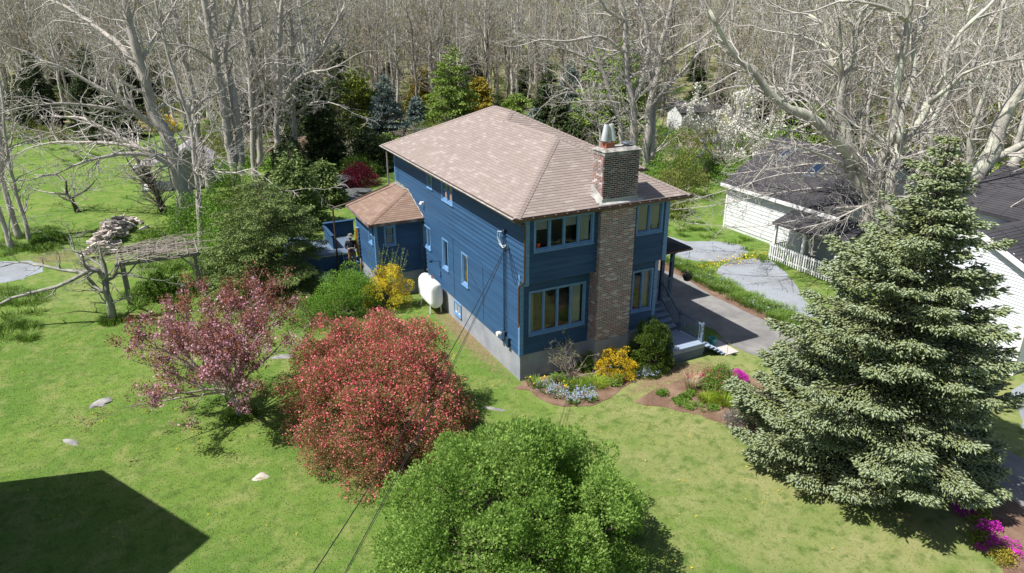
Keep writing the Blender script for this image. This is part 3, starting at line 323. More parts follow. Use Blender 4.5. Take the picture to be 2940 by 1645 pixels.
NEAR=[(3.4,52.5,0.0),(-0.2,55.1,0.0),(3.3,54.9,0.0),(-3.4,58.7,0.0),(-6.6,60.5,0.0),(-27.1,72.1,0.0),(0.6,58.3,0.0),(-7.2,64.6,0.0),(-27.4,75.4,0.0),(-0.1,62.7,0.0),(5.7,60.2,0.0),(-4.1,65.5,0.0),(-27.8,78.0,0.0),(3.4,62.5,0.0),(-0.8,64.8,0.0),(-4.3,67.7,0.0),(-1.6,67.3,0.0),(7.1,64.1,0.0),(-26.3,81.9,0.0),(-6.0,72.2,0.0),(4.1,67.6,0.0),(73.0,33.7,0.0),(6.8,67.3,0.0),(31.9,54.8,0.0),(-0.3,71.0,0.0),(71.1,35.0,0.0),(-3.9,73.2,0.0),(61.4,40.3,0.0),(-8.1,75.5,0.0),(81.5,30.2,0.0),(56.5,43.2,0.0),(18.6,62.4,0.0),(37.6,53.1,0.0),(21.2,61.4,0.0),(65.8,39.1,0.0),(58.7,42.8,0.0),(70.0,37.3,0.0),(1.8,72.1,0.0),(-9.9,78.1,0.0),(4.2,71.5,0.0),(-29.5,88.7,0.0),(-0.3,74.0,0.0),(62.3,42.5,0.0),(35.5,56.2,0.0),(88.7,29.4,0.0),(42.7,52.7,0.0),(-4.1,76.6,0.0),(-14.1,81.7,0.0),(-19.9,84.6,0.0),(67.4,40.6,0.0),(17.2,66.0,0.0),(38.5,55.4,0.0),(65.5,41.8,0.0),(69.7,40.1,0.0),(-8.4,79.8,0.0),(15.4,68.1,0.0),(7.5,72.2,0.0),(71.9,39.8,0.0),(84.3,33.6,0.0),(74.9,38.4,0.0),(34.2,59.0,0.0),(47.6,52.7,0.0),(-26.4,90.1,0.0),(87.0,32.9,0.0),(68.9,42.3,0.0),(41.2,56.4,0.0),(2.7,76.0,0.0),(30.1,62.2,0.0),(11.9,71.5,0.0),(-6.5,80.9,0.0),(-1.3,78.4,0.0),(65.5,44.7,0.0),(-23.7,90.3,0.0),(71.6,42.3,0.0),(-12.4,84.7,0.0),(33.5,61.7,0.0),(38.5,59.2,0.0),(-20.0,88.7,0.0),(25.3,66.2,0.0),(45.6,56.0,0.0),(64.0,46.9,0.0),(16.5,71.0,0.0),(41.4,58.6,0.0),(49.7,54.4,0.0),(-30.3,94.9,0.0),(28.5,65.3,0.0),(4.3,77.6,0.0),(67.9,45.6,0.0),(6.6,76.7,0.0),(43.8,58.0,0.0),(1.3,79.5,0.0),(-13.3,87.1,0.0),(8.8,76.4,0.0),(74.5,43.2,0.0),(-25.1,93.5,0.0),(63.1,49.0,0.0),(-2.1,82.2,0.0),(84.1,38.8,0.0),(-4.5,83.8,0.0),(95.7,33.3,0.0),(0.3,81.5,0.0),(36.0,63.5,0.0),(33.3,65.0,0.0),(-27.0,95.5,0.0),(-17.5,91.0,0.0),(71.9,45.8,0.0),(12.0,76.2,0.0),(77.0,43.5,0.0),(49.4,57.5,0.0),(92.0,36.0,0.0),(23.6,70.7,0.0),(27.3,68.9,0.0),(-31.3,98.7,0.0),(-7.4,86.7,0.0),(94.5,35.3,0.0),(41.6,62.1,0.0),(16.7,74.7,0.0),(86.1,39.9,0.0),(8.9,79.0,0.0),(19.9,73.7,0.0),(30.5,68.5,0.0),(47.0,60.7,0.0),(2.7,83.1,0.0),(22.5,73.1,0.0),(70.9,48.7,0.0),(-10.5,89.8,0.0),(-13.6,91.5,0.0),(26.2,71.4,0.0),(91.8,38.3,0.0),(-4.8,87.3,0.0),(0.2,84.7,0.0),(14.2,77.8,0.0),(67.1,51.2,0.0),(-23.6,97.3,0.0),(79.3,45.5,0.0),(8.4,81.5,0.0),(82.8,44.1,0.0),(28.9,71.4,0.0),(-20.1,96.2,0.0),(11.5,80.3,0.0),(5.6,83.3,0.0),(-1.1,86.8,0.0),(89.9,41.0,0.0),(23.2,75.4,0.0),(98.1,37.6,0.0),(71.0,51.4,0.0),(2.4,86.2,0.0),(42.0,66.3,0.0),(46.3,64.2,0.0),(25.3,74.8,0.0),(20.2,77.5,0.0),(38.4,68.7,0.0),(80.1,47.7,0.0),(67.7,54.1,0.0),(50.3,62.9,0.0),(-7.6,92.3,0.0),(86.7,44.7,0.0),(-29.1,103.4,0.0),(73.5,51.6,0.0),(13.6,81.9,0.0),(-15.4,96.6,0.0),(9.1,84.4,0.0),(-11.9,95.0,0.0),(18.4,79.8,0.0),(92.3,42.8,0.0),(23.1,77.9,0.0),(70.7,53.9,0.0),(-17.8,98.7,0.1),(104.1,37.2,0.1),(49.3,65.1,0.1),(-23.1,101.7,0.1),(27.5,76.3,0.1),(83.3,48.2,0.1),(79.2,50.4,0.1),(21.6,79.5,0.1),(25.5,77.8,0.1),(-2.7,92.1,0.1),(54.0,63.5,0.1),(36.2,72.5,0.1),(-19.8,100.8,0.1),(77.4,51.8,0.1),(1.6,90.3,0.1),(51.8,65.1,0.1),(-10.0,96.5,0.1),(14.7,84.2,0.1),(-15.4,99.6,0.1),(10.7,86.4,0.1),(5.4,89.2,0.1),(100.8,41.0,0.1),(-27.7,106.0,0.1),(48.2,67.8,0.1),(95.5,44.0,0.1),(31.1,76.7,0.1),(87.4,48.3,0.1),(103.6,40.2,0.1),(70.3,57.1,0.1),(75.2,54.8,0.1),(81.8,51.5,0.1),(45.9,69.8,0.1),(36.9,74.8,0.2),(-23.0,105.3,0.2),(2.0,93.1,0.2),(100.3,43.5,0.2),(-3.5,96.0,0.2),(84.1,51.9,0.2),(94.9,46.6,0.2),(-7.1,98.2,0.2),(17.1,86.0,0.2),(8.1,90.6,0.2),(19.4,84.9,0.2),(-17.0,103.3,0.2),(11.3,89.1,0.2),(27.2,81.1,0.2),(72.7,58.3,0.2),(24.8,82.5,0.2),(4.5,92.7,0.2),(-32.6,111.6,0.2),(-18.9,104.8,0.2),(75.3,57.3,0.2),(-12.4,101.8,0.2),(80.4,54.9,0.2),(109.6,40.3,0.2),(31.2,80.1,0.3),(50.1,70.7,0.3),(-27.2,109.9,0.3),(-8.0,100.4,0.3),(93.5,49.1,0.3),(40.0,76.3,0.3),(87.9,52.5,0.3),(53.0,70.4,0.3),(83.4,55.0,0.3),(-30.2,112.4,0.3),(6.0,94.3,0.3),(43.3,75.5,0.3),(21.2,86.7,0.3),(97.3,48.4,0.3),(-0.5,97.9,0.3),(111.8,41.2,0.3),(78.0,58.4,0.3),(-17.4,106.6,0.3),(73.8,60.6,0.3),(104.8,45.0,0.3),(28.5,83.6,0.4),(15.2,90.5,0.4),(11.4,92.5,0.4),(108.4,43.5,0.4),(34.4,81.1,0.4),(-25.1,111.2,0.4),(80.7,57.8,0.4),(-32.4,115.0,0.4),(51.4,72.7,0.4),(47.8,74.8,0.4),(-11.5,104.9,0.4),(58.4,69.6,0.4),(19.9,89.2,0.4),(39.8,79.2,0.4),(91.4,53.2,0.4),(87.1,55.5,0.4),(38.0,80.8,0.4),(76.5,61.4,0.4),(111.1,43.9,0.4),(56.4,71.6,0.4)]
FAR=[(-13,107,0),(4,98,0),(94,53,0),(-6,103,0),(114,43,0),(-15,108,0),(-2,101,0),(106,47,0),(-25,113,0),(6,98,0),(103,49,0),(45,79,1),(42,80,1),(20,92,1),(17,93,1),(54,74,1),(-29,116,1),(10,97,1),(102,51,1),(84,60,1),(49,78,1),(27,89,1),(38,83,1),(-19,113,1),(-7,106,1),(79,63,1),(2,102,1),(-32,119,1),(8,99,1),(16,95,1),(-15,111,1),(99,54,1),(20,94,1),(52,78,1),(95,56,1),(61,73,1),(22,93,1),(-2,105,1),(42,84,1),(5,102,1),(-9,109,1),(25,92,1),(37,86,1),(47,82,1),(69,70,1),(-32,122,1),(30,91,1),(-21,116,1),(-24,118,1),(32,90,1),(107,52,1),(-6,109,1),(55,78,1),(15,98,1),(40,86,1),(-14,113,1),(13,100,1),(-28,121,1),(116,48,1),(8,102,1),(98,57,1),(83,65,1),(66,74,1),(75,69,1),(-26,120,1),(3,105,1),(120,46,1),(96,58,1),(35,90,1),(63,75,1),(50,82,1),(25,95,1),(-10,113,1),(70,73,1),(105,55,1),(-2,110,1),(60,78,1),(21,98,1),(112,53,1),(53,82,1),(64,77,1),(-12,116,1),(-18,119,1),(-5,113,1),(40,90,1),(27,97,1),(48,87,1),(80,71,1),(110,56,1),(33,95,1),(-26,125,1),(9,108,1),(-22,124,1),(120,52,1),(115,55,1),(69,78,1),(88,68,1),(23,101,1),(-33,130,1),(103,61,1),(73,76,1),(43,91,1),(14,106,1),(-5,116,1),(5,111,1),(39,94,1),(18,105,1),(59,84,1),(53,87,1),(-12,120,1),(126,51,1),(84,73,1),(-17,124,1),(107,62,1),(-8,120,1),(33,99,1),(12,110,1),(1,116,1),(68,82,1),(114,59,1),(77,78,1),(24,105,1),(57,88,1),(72,81,1),(-36,135,2),(30,102,2),(20,107,2),(-32,134,2),(4,116,2),(44,96,2),(62,87,2),(11,113,2),(-10,124,2),(81,78,2),(126,55,2),(118,59,2),(92,73,2),(-15,128,2),(38,101,2),(107,66,2),(27,106,2),(114,63,2),(122,59,2),(-18,130,2),(75,84,2),(53,95,2),(71,86,2),(-4,124,2),(3,121,2),(-30,137,2),(84,80,2),(14,115,2),(80,82,2),(89,78,2),(59,93,2),(118,63,2),(46,100,2),(49,98,2),(-9,128,2),(-33,141,2),(113,67,2),(126,61,2),(78,85,2),(65,92,2),(21,114,2),(69,90,2),(24,113,2),(102,74,2),(-25,139,2),(41,106,2),(9,122,2),(56,98,2),(97,77,2),(17,118,2),(5,124,2),(135,58,2),(-2,128,2),(-36,145,2),(37,108,2),(60,97,2),(30,112,2),(77,88,2),(108,73,2),(-21,138,2),(132,61,2),(34,111,2),(44,106,2),(49,103,2),(114,71,2),(53,102,2),(82,87,2),(74,92,2),(120,68,2),(-30,144,2),(15,121,2),(91,84,2),(104,77,2),(-6,133,2),(27,116,2),(125,67,2),(22,120,3),(-25,144,3),(38,112,3),(88,87,3),(65,99,3),(-17,140,3),(-22,143,3),(1,132,3),(33,115,3),(78,93,3),(13,126,3),(109,77,3),(-2,134,3),(45,110,3),(59,103,3),(133,66,3),(18,124,3),(85,90,3),(5,131,3),(144,61,3),(8,129,3),(121,73,3),(117,75,3),(26,121,3),(-26,148,3),(52,108,3),(75,97,3),(138,66,3),(-13,143,3),(100,86,3),(104,84,3),(80,97,3),(59,107,3),(130,71,3),(31,122,3),(142,65,3),(-8,141,3),(41,117,3),(0,137,3),(36,119,3),(125,74,3),(9,133,3),(51,112,3),(-22,149,3),(71,102,3),(67,104,3),(-4,141,3),(-19,148,3),(48,115,3),(123,77,3),(75,101,3),(85,97,3),(34,123,3),(-35,157,3),(114,82,3),(-38,159,3),(64,108,3),(19,130,3),(148,65,3),(99,91,3),(111,85,3),(118,81,3),(-24,153,3),(45,118,3),(40,121,3),(23,129,3),(-6,144,3),(31,126,3),(61,111,3),(-21,153,3),(-14,149,3),(49,118,3),(6,140,3),(142,71,3),(138,74,4),(58,115,4),(105,91,4),(95,97,4),(127,81,4),(82,104,4),(77,106,4),(3,144,4),(150,70,4),(-35,164,4),(91,100,4),(43,125,4),(103,95,4),(66,113,4),(15,139,4),(62,116,4),(-12,154,4),(-27,161,4),(117,89,4),(158,69,4),(59,119,4),(122,87,4),(-22,160,4),(146,75,4),(0,149,4),(94,102,4),(41,129,4),(6,147,4),(90,104,4),(47,126,4),(34,134,4),(-31,167,4),(74,114,4),(26,139,4),(70,117,4),(4,151,4),(-13,159,4),(87,108,4),(132,86,4),(9,148,4),(125,90,4),(21,143,4),(-36,172,4),(13,147,4),(-8,158,4),(-25,167,4),(37,136,4),(64,122,4),(107,101,4),(102,103,4),(158,75,4),(138,85,4),(162,73,4),(41,134,4),(3,154,4),(79,116,4),(147,81,4),(17,147,4),(86,113,5),(-33,173,5),(-15,164,5),(143,85,5),(-19,167,5),(75,120,5),(92,112,5),(135,90,5),(-29,173,5),(69,124,5),(35,141,5),(110,103,5),(12,153,5),(140,88,5),(73,122,5),(4,158,5),(31,144,5),(129,95,5),(9,155,5),(166,76,5),(159,80,5),(107,106,5),(120,100,5),(150,86,5),(63,130,5),(133,95,5),(51,137,5),(125,99,5),(156,84,5),(-40,183,5),(96,115,5),(59,134,5),(99,113,5),(25,151,5),(-10,169,5),(-25,177,5),(33,148,5),(-5,167,5),(139,94,5),(120,104,5),(9,160,5),(13,158,5),(116,106,5),(75,127,5),(68,131,5),(83,123,5),(56,137,5),(21,155,5),(130,100,5),(156,88,5),(-12,174,5),(31,152,5),(-26,181,5),(92,122,5),(120,108,6),(45,146,6),(16,161,6),(161,87,6),(39,149,6),(145,97,6),(10,165,6),(-22,181,6),(23,158,6),(-2,171,6),(113,114,6),(54,143,6),(71,135,6),(174,83,6),(142,99,6),(20,161,6),(170,85,6),(59,142,6),(95,123,6),(5,169,6),(125,109,6),(110,116,6),(103,120,6),(44,151,6),(-14,180,6),(180,82,6),(87,129,6),(161,92,6),(139,103,6),(-36,192,6),(27,161,6),(148,99,6),(155,96,6),(-40,195,6),(71,139,6),(39,155,6),(174,88,6),(31,160,6),(123,113,6),(102,124,6),(184,83,6),(107,122,6),(117,118,6),(57,149,6),(181,87,6),(145,105,6),(37,160,6),(-5,181,6),(-45,201,6),(95,131,6),(154,101,6),(187,85,6),(-31,195,6),(-26,193,6),(128,115,6),(10,175,7),(42,159,7),(149,105,7),(75,143,7),(23,170,7),(-19,191,7),(176,93,7),(134,114,7),(52,156,7),(71,147,7),(88,138,7),(180,92,7),(8,179,7),(160,103,7),(148,109,7),(100,133,7),(30,169,7),(12,178,7),(124,122,7),(156,106,7),(144,112,7),(186,92,7),(62,155,7),(117,127,7),(-8,190,7),(24,174,7),(138,117,7),(38,168,7),(67,153,7),(77,148,7),(120,126,7),(-45,210,7),(167,103,7),(71,151,7),(82,146,7),(20,177,7),(34,171,7),(148,114,7),(155,110,7),(158,109,7),(12,184,7),(-24,202,7),(-37,209,7),(197,91,7),(134,123,7),(185,97,7),(81,150,7),(0,191,7),(90,146,7),(42,170,7),(3,190,7),(164,109,8),(-11,197,8),(58,162,8),(95,144,8),(170,107,8),(194,95,8),(143,120,8),(182,101,8),(138,123,8),(111,137,8),(34,176,8),(9,189,8),(154,116,8),(21,183,8),(-25,206,8),(-41,214,8),(120,133,8),(62,163,8),(-14,202,8),(-6,198,8),(-36,213,8),(66,162,8),(29,180,8),(1,195,8),(90,151,8),(188,101,8),(-31,212,8),(130,130,8),(83,155,8),(181,105,8),(204,94,8),(152,120,8),(166,113,8),(109,142,8),(5,194,8),(126,134,8),(98,147,8),(194,99,8),(10,192,8),(-26,211,8),(-16,206,8),(158,118,8),(0,198,8),(60,168,8),(64,166,8),(-12,205,8),(134,131,8),(186,105,8),(44,177,8),(-39,219,8),(89,154,8),(55,172,8),(27,186,8),(-18,209,8),(199,100,8),(51,175,8),(203,98,8),(77,162,8),(123,139,8),(98,152,8),(130,135,8),(39,182,8),(107,148,8),(143,129,8),(-26,215,8),(17,193,8),(4,200,8),(-20,213,8),(68,168,8),(94,155,8),(43,181,8),(189,107,8),(207,98,8),(74,166,9),(197,104,9),(25,191,9),(139,133,9),(-23,216,9),(155,126,9),(-46,227,9),(178,115,9),(32,189,9),(-31,221,9),(-38,224,9),(125,142,9),(7,202,9),(173,118,9),(47,182,9),(103,154,9),(80,166,9),(53,180,9),(-17,216,9),(67,173,9),(92,161,9),(213,100,9),(119,148,9),(-13,215,9),(109,153,9),(30,193,9),(-9,213,9),(209,103,9),(144,136,9),(99,159,9),(162,128,9),(200,109,9),(190,114,9),(96,161,9),(34,193,9),(72,174,9),(-48,234,9),(122,149,9),(140,140,9),(62,179,9),(-16,219,9),(154,134,9),(-40,231,9),(7,208,9),(174,123,9),(59,182,9),(132,145,9),(23,200,9),(-24,224,9),(195,113,9),(-2,213,9),(47,189,9),(-33,229,9),(137,144,9),(-44,236,9),(83,171,9),(152,137,9),(68,179,9),(-8,218,9),(119,153,9),(99,164,9),(170,128,9),(108,159,9),(187,120,9),(128,149,9),(80,174,9),(-35,232,9),(72,178,9),(31,200,10),(88,171,10),(115,158,10),(150,140,10),(38,197,10),(209,111,10),(42,195,10),(5,215,10),(122,156,10),(199,117,10),(158,137,10),(205,114,10),(19,209,10),(163,136,10),(-14,225,10),(215,110,10),(85,175,10),(97,170,10),(180,128,10),(66,186,10),(167,135,10),(106,166,10),(-37,238,10),(173,132,10),(211,114,10),(37,201,10),(11,215,10),(130,155,10),(146,147,10),(42,199,10),(-5,224,10),(151,145,10),(-18,231,10),(15,214,10),(57,193,10),(-44,244,10),(91,176,10),(203,119,10),(155,144,10),(222,109,10),(117,163,10),(191,126,10),(3,221,10),(110,167,10),(82,181,10),(-8,227,10),(24,212,10),(226,110,10),(201,122,10),(65,191,10),(29,210,10),(183,132,10),(95,177,10),(123,163,10),(45,203,10),(-25,239,10),(127,162,10),(105,173,10),(207,122,10),(39,207,10),(59,197,10),(219,117,11),(176,139,11),(229,112,11),(85,185,11),(-29,243,11),(26,215,11),(132,162,11),(-20,238,11),(95,181,11),(114,171,11),(5,226,11),(56,200,11),(-6,232,11),(20,219,11),(212,122,11),(172,143,11),(233,111,11),(-44,252,11),(223,117,11),(168,145,11),(109,175,11),(187,136,11),(93,183,11),(48,206,11),(51,205,11),(32,215,11),(41,210,11),(-50,256,11),(18,222,11),(79,191,11),(139,161,11),(-35,249,11),(63,200,11),(198,132,11),(10,228,11),(-5,235,11),(-52,260,11),(210,127,11),(147,159,11),(35,216,11),(-1,234,11),(151,158,11),(-30,250,11),(143,163,11),(42,214,11),(129,170,11),(92,189,11),(-7,239,11),(61,205,11),(156,158,11),(220,126,11),(206,133,11),(165,154,11),(-46,260,11),(19,228,11),(193,140,11),(186,144,11),(146,164,11),(120,177,11),(115,179,11),(100,187,11),(-18,247,12),(242,116,12),(204,135,12),(81,197,12),(139,168,12),(28,225,12),(46,216,12),(-3,241,12),(64,207,12),(74,202,12),(16,232,12),(181,148,12),(-47,264,12),(198,140,12),(125,177,12),(43,219,12),(-8,245,12),(72,205,12),(177,152,12),(-52,268,12),(227,128,12),(208,137,12),(248,117,12),(168,158,12),(189,147,12),(104,190,12),(117,184,12),(222,131,12),(-24,256,12),(42,223,12),(57,215,12),(28,230,12),(7,241,12),(96,196,12),(152,168,12),(47,221,12),(145,172,12),(-38,265,12),(233,128,12),(173,158,12),(14,239,12),(85,203,12),(220,135,12),(80,206,12),(177,157,12),(114,189,12),(36,228,12),(196,149,12),(-53,275,12),(-34,265,12),(93,201,12),(32,232,12),(66,215,12),(18,239,12),(132,182,12),(124,186,12),(164,166,12),(-13,256,12),(176,161,13),(29,235,13),(25,237,13),(47,226,13),(208,145,13),(16,242,13),(-42,272,13),(56,222,13),(188,155,13),(7,247,13),(245,127,13),(203,148,13),(222,139,13),(233,134,13),(251,125,13),(44,230,13),(53,226,13),(-4,255,13),(-22,264,13),(138,183,13),(242,131,13),(75,215,13),(99,203,13),(194,155,13),(218,143,13)]
# ================================================================== GROUND
def poly_in(px, py, poly):
    inside = np.zeros(px.shape, bool); n = len(poly)
    for i in range(n):
        x1, y1 = poly[i]; x2, y2 = poly[(i+1)%n]
        c = ((y1 > py) != (y2 > py)) & (px < (x2-x1)*(py-y1)/(y2-y1+1e-12)+x1); inside ^= c
    return inside
gx = np.concatenate([np.linspace(-600,-90,18), np.linspace(-85,-32,16), np.linspace(-31,34,131), np.linspace(36,120,30), np.linspace(130,800,24)])
gy = np.concatenate([np.linspace(-300,-40,8), np.linspace(-36,-22,5), np.linspace(-21.5,60,164), np.linspace(61.5,130,47), np.linspace(140,1000,34)])
GX, GY = np.meshgrid(gx, gy); GZ = zt(GX, GY)
woods = np.clip((GY*FY+GX*FX-34)/16, 0, 1)
lawnL = np.clip(1-np.maximum(np.abs(GX+16)-12, 0)/4, 0, 1)*np.clip((78-GY)/12, 0, 1)
lawnR = np.clip(1-(np.hypot((GX-90)/28, (GY-60)/16)-.8)*4, 0, 1)
lawnM = np.clip(1-(np.hypot((GX-3)/5, (GY-40)/9)-.8)*4, 0, 1)
wd = np.clip(woods-lawnL-lawnR-lawnM, 0, 1)
wd = np.maximum(wd, np.clip((GX-27)/6, 0, 1)*np.clip((GY-2)/6, 0, 1)*(1-lawnR))
# dirt and leaf litter under the firs behind the big hedge, bare patches by the house
dirt = np.clip(1.3-np.hypot((GX+4.6)/1.6, (GY-13.5)/3.2), 0, 1)+np.clip(1.3-np.hypot((GX+.2)/.85, (GY-4.8)/6.2), 0, 1)*.75+np.clip(1.2-np.hypot((GX+5.8)/3.2, (GY+.9)/4.3), 0, 1)*.9
dirt += np.clip(1.2-np.hypot((GX+17)/3, (GY-24.5)/2.5), 0, 1)*.6+np.clip(1.2-np.hypot((GX-6)/2.6, (GY+2.1)/.7), 0, 1)*.8+np.clip(1.2-np.hypot((GX-4)/3, (GY+2.6)/.8), 0, 1)*.5
ny_, nx_ = GX.shape
idx = (np.arange(ny_-1)[:,None]*nx_+np.arange(nx_-1)[None]).ravel()
me = np_mesh('ground', np.stack([GX,GY,GZ],-1).reshape(-1,3), np.stack([idx,idx+1,idx+nx_+1,idx+nx_],1), None, True)
for nm, a_ in (('woods', wd), ('dirt', np.clip(dirt,0,1)), ('dry', np.clip((GX+3.5)/7,0,1)*np.clip((2-GY)/5,0,1)*.75+np.clip(1.2-np.hypot((GX+15)/3,(GY-20)/6),0,1)*.5)):
    a = me.attributes.new(nm, 'FLOAT', 'POINT'); a.data.foreach_set('value', a_.ravel().astype(np.float32))
gm = bpy.data.materials.new('lawn_and_woodland_floor'); gm.use_nodes = True; n = gm.node_tree.nodes; L = gm.node_tree.links; b = n['Principled BSDF']
b.inputs['Roughness'].default_value = .95; b.inputs['Specular IOR Level'].default_value = .1
geo = n.new('ShaderNodeNewGeometry')
def gn(s, d=4, rough=.5, dist=0):
    t = n.new('ShaderNodeTexNoise'); t.inputs['Scale'].default_value = s; t.inputs['Detail'].default_value = d; t.inputs['Roughness'].default_value = rough; t.inputs['Distortion'].default_value = dist; L.new(geo.outputs['Position'], t.inputs['Vector']); return t.outputs[0]
def gr(src, a, c, lo=0., hi=1.):
    r = n.new('ShaderNodeMapRange'); r.inputs[1].default_value = a; r.inputs[2].default_value = c; r.inputs[3].default_value = lo; r.inputs[4].default_value = hi; L.new(src, r.inputs[0]); return r.outputs[0]
def gmix(f, a, c, blend='MIX'):
    x = n.new('ShaderNodeMix'); x.data_type = 'RGBA'; x.blend_type = blend
    if isinstance(f, float): x.inputs[0].default_value = f
    else: L.new(f, x.inputs[0])
    for i, v in ((6,a),(7,c)):
        if isinstance(v, tuple): x.inputs[i].default_value = v+(1,)
        else: L.new(v, x.inputs[i])
    return x.outputs[2]
lawn = gmix(gr(gn(.22,3),.4,.62), (.082,.178,.022), (.135,.225,.036))
at0 = n.new('ShaderNodeAttribute'); at0.attribute_name = 'dry'; ad0 = n.new('ShaderNodeMath'); ad0.operation = 'ADD'; L.new(at0.outputs['Fac'], ad0.inputs[0]); L.new(gr(gn(.7,6,.7,.6),.3,.7,-.5,.5), ad0.inputs[1])
lawn = gmix(gr(ad0.outputs[0], .1, 1.), lawn, (.30,.295,.13))
lawn = gmix(gr(gn(1.1,6,.65,.4),.48,.72), lawn, (.235,.26,.085))
lawn = gmix(gr(gn(2.6,5,.6),.5,.7), lawn, (.055,.12,.016))
lawn = gmix(gr(gn(34,6,.75),.42,.68,0,.5), lawn, (.23,.25,.10))
lawn = gmix(gr(gn(55,5,.75),.45,.7,0,.4), lawn, (.045,.095,.014))
floor_ = gmix(gr(gn(.6,8,.7),.4,.6), (.25,.21,.14), (.16,.22,.05)); floor_ = gmix(gr(gn(6,6,.7),.5,.7), floor_, (.32,.27,.2))
dirtc = gmix(gr(gn(8,8,.75),.4,.65), (.26,.19,.115), (.15,.1,.07))
at1 = n.new('ShaderNodeAttribute'); at1.attribute_name = 'woods'; at2 = n.new('ShaderNodeAttribute'); at2.attribute_name = 'dirt'
ad = n.new('ShaderNodeMath'); ad.operation = 'ADD'; L.new(at2.outputs['Fac'], ad.inputs[0]); L.new(gr(gn(5,6,.7),.3,.7,-.35,.35), ad.inputs[1])
c_ = gmix(gr(ad.outputs[0], .35, .75), lawn, dirtc)
ad2 = n.new('ShaderNodeMath'); ad2.operation = 'ADD'; L.new(at1.outputs['Fac'], ad2.inputs[0]); L.new(gr(gn(.5,6,.6),.3,.7,-.3,.3), ad2.inputs[1])
c_ = gmix(gr(ad2.outputs[0], .4, .7), c_, floor_); L.new(c_, b.inputs['Base Color'])
bp = n.new('ShaderNodeBump'); bp.inputs['Strength'].default_value = .9; bp.inputs['Distance'].default_value = .03
L.new(gn(40,8,.8), bp.inputs['Height']); L.new(bp.outputs[0], b.inputs['Normal'])
tag(obj('ground', me, gm), kind='structure', label='lawn around the house running back into the woodland floor')
def sheet(name, poly, z, m, jag=0., sub=.35, th=.0):
    P = []
    rr = random.Random(len(name)*7+len(poly))
    for i in range(len(poly)):
        a = Vector(poly[i]); c = Vector(poly[(i+1)%len(poly)]); k = max(1, int((c-a).length/sub))
        for j in range(k):
            q = a.lerp(c, j/k)
            if jag: q += Vector((rr.uniform(-jag,jag), rr.uniform(-jag,jag)))
            P.append((q.x, q.y, z))
    me = bpy.data.meshes.new(name); N = len(P)
    V = P+[(p[0],p[1],p[2]-.05-th) for p in P]
    me.from_pydata(V, [], [tuple(range(N))]+[(i,(i+1)%N+0,(i+1)%N+N,i+N) for i in range(N)]); me.update()
    o = obj(name, me, m); return tag(o, kind='structure')
def curve(poly, n=4):
    out = []; N = len(poly)
    for i in range(N):
        p0, p1, p2, p3 = [Vector(poly[(i+k)%N]) for k in (-1,0,1,2)]
        for k in range(n):
            t = k/n; out.append(tuple(.5*((2*p1)+(p2-p0)*t+(2*p0-5*p1+4*p2-p3)*t*t+(3*p1-p0-3*p2+p3)*t**3)))
    return out
tag(sheet('driveway', [(8.2,40),(8.2,3),(8.6,1.2),(9.6,.75),(9.75,.1),(9.5,-.6),(9.15,-.75),(9.3,-1.3),(9.4,-2.0),(9.75,-2.9),(9.95,-3.6),(9.4,-7),(8.8,-13),(8.4,-30),(12,-30),(11.9,-13),(11.8,-5),(11.95,-2.6),(12.45,-.5),(12.4,.7),(12.35,3.4),(12.7,6),(12.3,8),(12.3,40)], .012, 'asphalt', .03), label='grey asphalt driveway along the right side of the blue house')
sheet('mulch_strip', [(12.25,24),(12.3,8),(12.6,6),(12.3,3.4),(12.3,.7),(12.4,-.5),(11.9,-2.6),(11.9,-4),(12.5,-4),(13.0,-.5),(13.2,3),(13.5,7),(13.6,24)], .009, 'mulch', .12)
tag(sheet('gravel_upper', curve([(16.4,12),(18.4,9.9),(19.2,8.4),(18.3,7.2),(16.2,6.9),(14.6,8.2),(13.9,11),(14.6,22),(18,22)],3), .010, 'gravel', .08), label='upper oval of blue grey gravel in front of the white garage')
tag(sheet('gravel_lower', curve([(15.3,6.2),(17,6.75),(18.6,6.1),(18.4,4.8),(17.2,2.6),(15.8,.6),(14.9,-.9),(14.2,0.6),(14.4,3.9),(14.7,5.3)],3), .010, 'gravel', .08), label='lower oval of blue grey gravel beside the driveway')
sheet('gravel_path', [(18.0,-8.6),(15.9,-8.9),(15.2,-9.4),(13.2,-10.9),(9.5,-14),(9.7,-15.5),(14.5,-11.7),(18,-10.3)], .014, 'gravel', .08)
sheet('gravel_parking', curve([(-30,27),(-19.5,24.9),(-17.9,23.9),(-17.3,22.6),(-18,21.3),(-19.6,21.1),(-30,20)],3), .010, 'gravel', .15)
tag(sheet('flower_bed_front', [(-.01,-.02)]+curve([(-.05,-.25),(-.02,-.87),(.1,-1.73),(.42,-2.22),(.85,-2.52),(1.5,-2.72),(2.27,-2.62),(3.1,-2.25),(3.95,-1.98),(5.3,-2.0),(6.0,-1.6)],3)[:-6]+[(6.05,-.02)], .014, 'mulch', .05), label='mulched flower bed under the front windows')
BED2 = curve([(3.05,-3.2),(3.96,-2.93),(5.62,-2.66),(6.94,-2.59),(7.56,-2.74),(7.95,-3.19),(8.1,-3.90),(8.2,-5.5),(7.8,-7.6),(6.4,-8.2),(5.40,-7.2),(5.05,-6.60),(4.9,-5.92),(4.45,-4.94),(4.05,-4.47),(3.68,-3.93),(3.25,-3.60)],3)
tag(sheet('flower_bed_island', BED2, .015, 'mulch', .05), label='kidney shaped island flower bed in the front lawn')
sheet('flower_bed_corner', curve([(8.6,-11.0),(8.35,-11.9),(7.5,-12.6),(7.2,-13.4),(6.6,-13.9),(6.3,-14.6),(6.4,-17),(9,-17),(9.4,-13),(9.9,-11.5),(9.6,-10.2),(9.0,-9.8)],3), .017, 'mulch', .05)
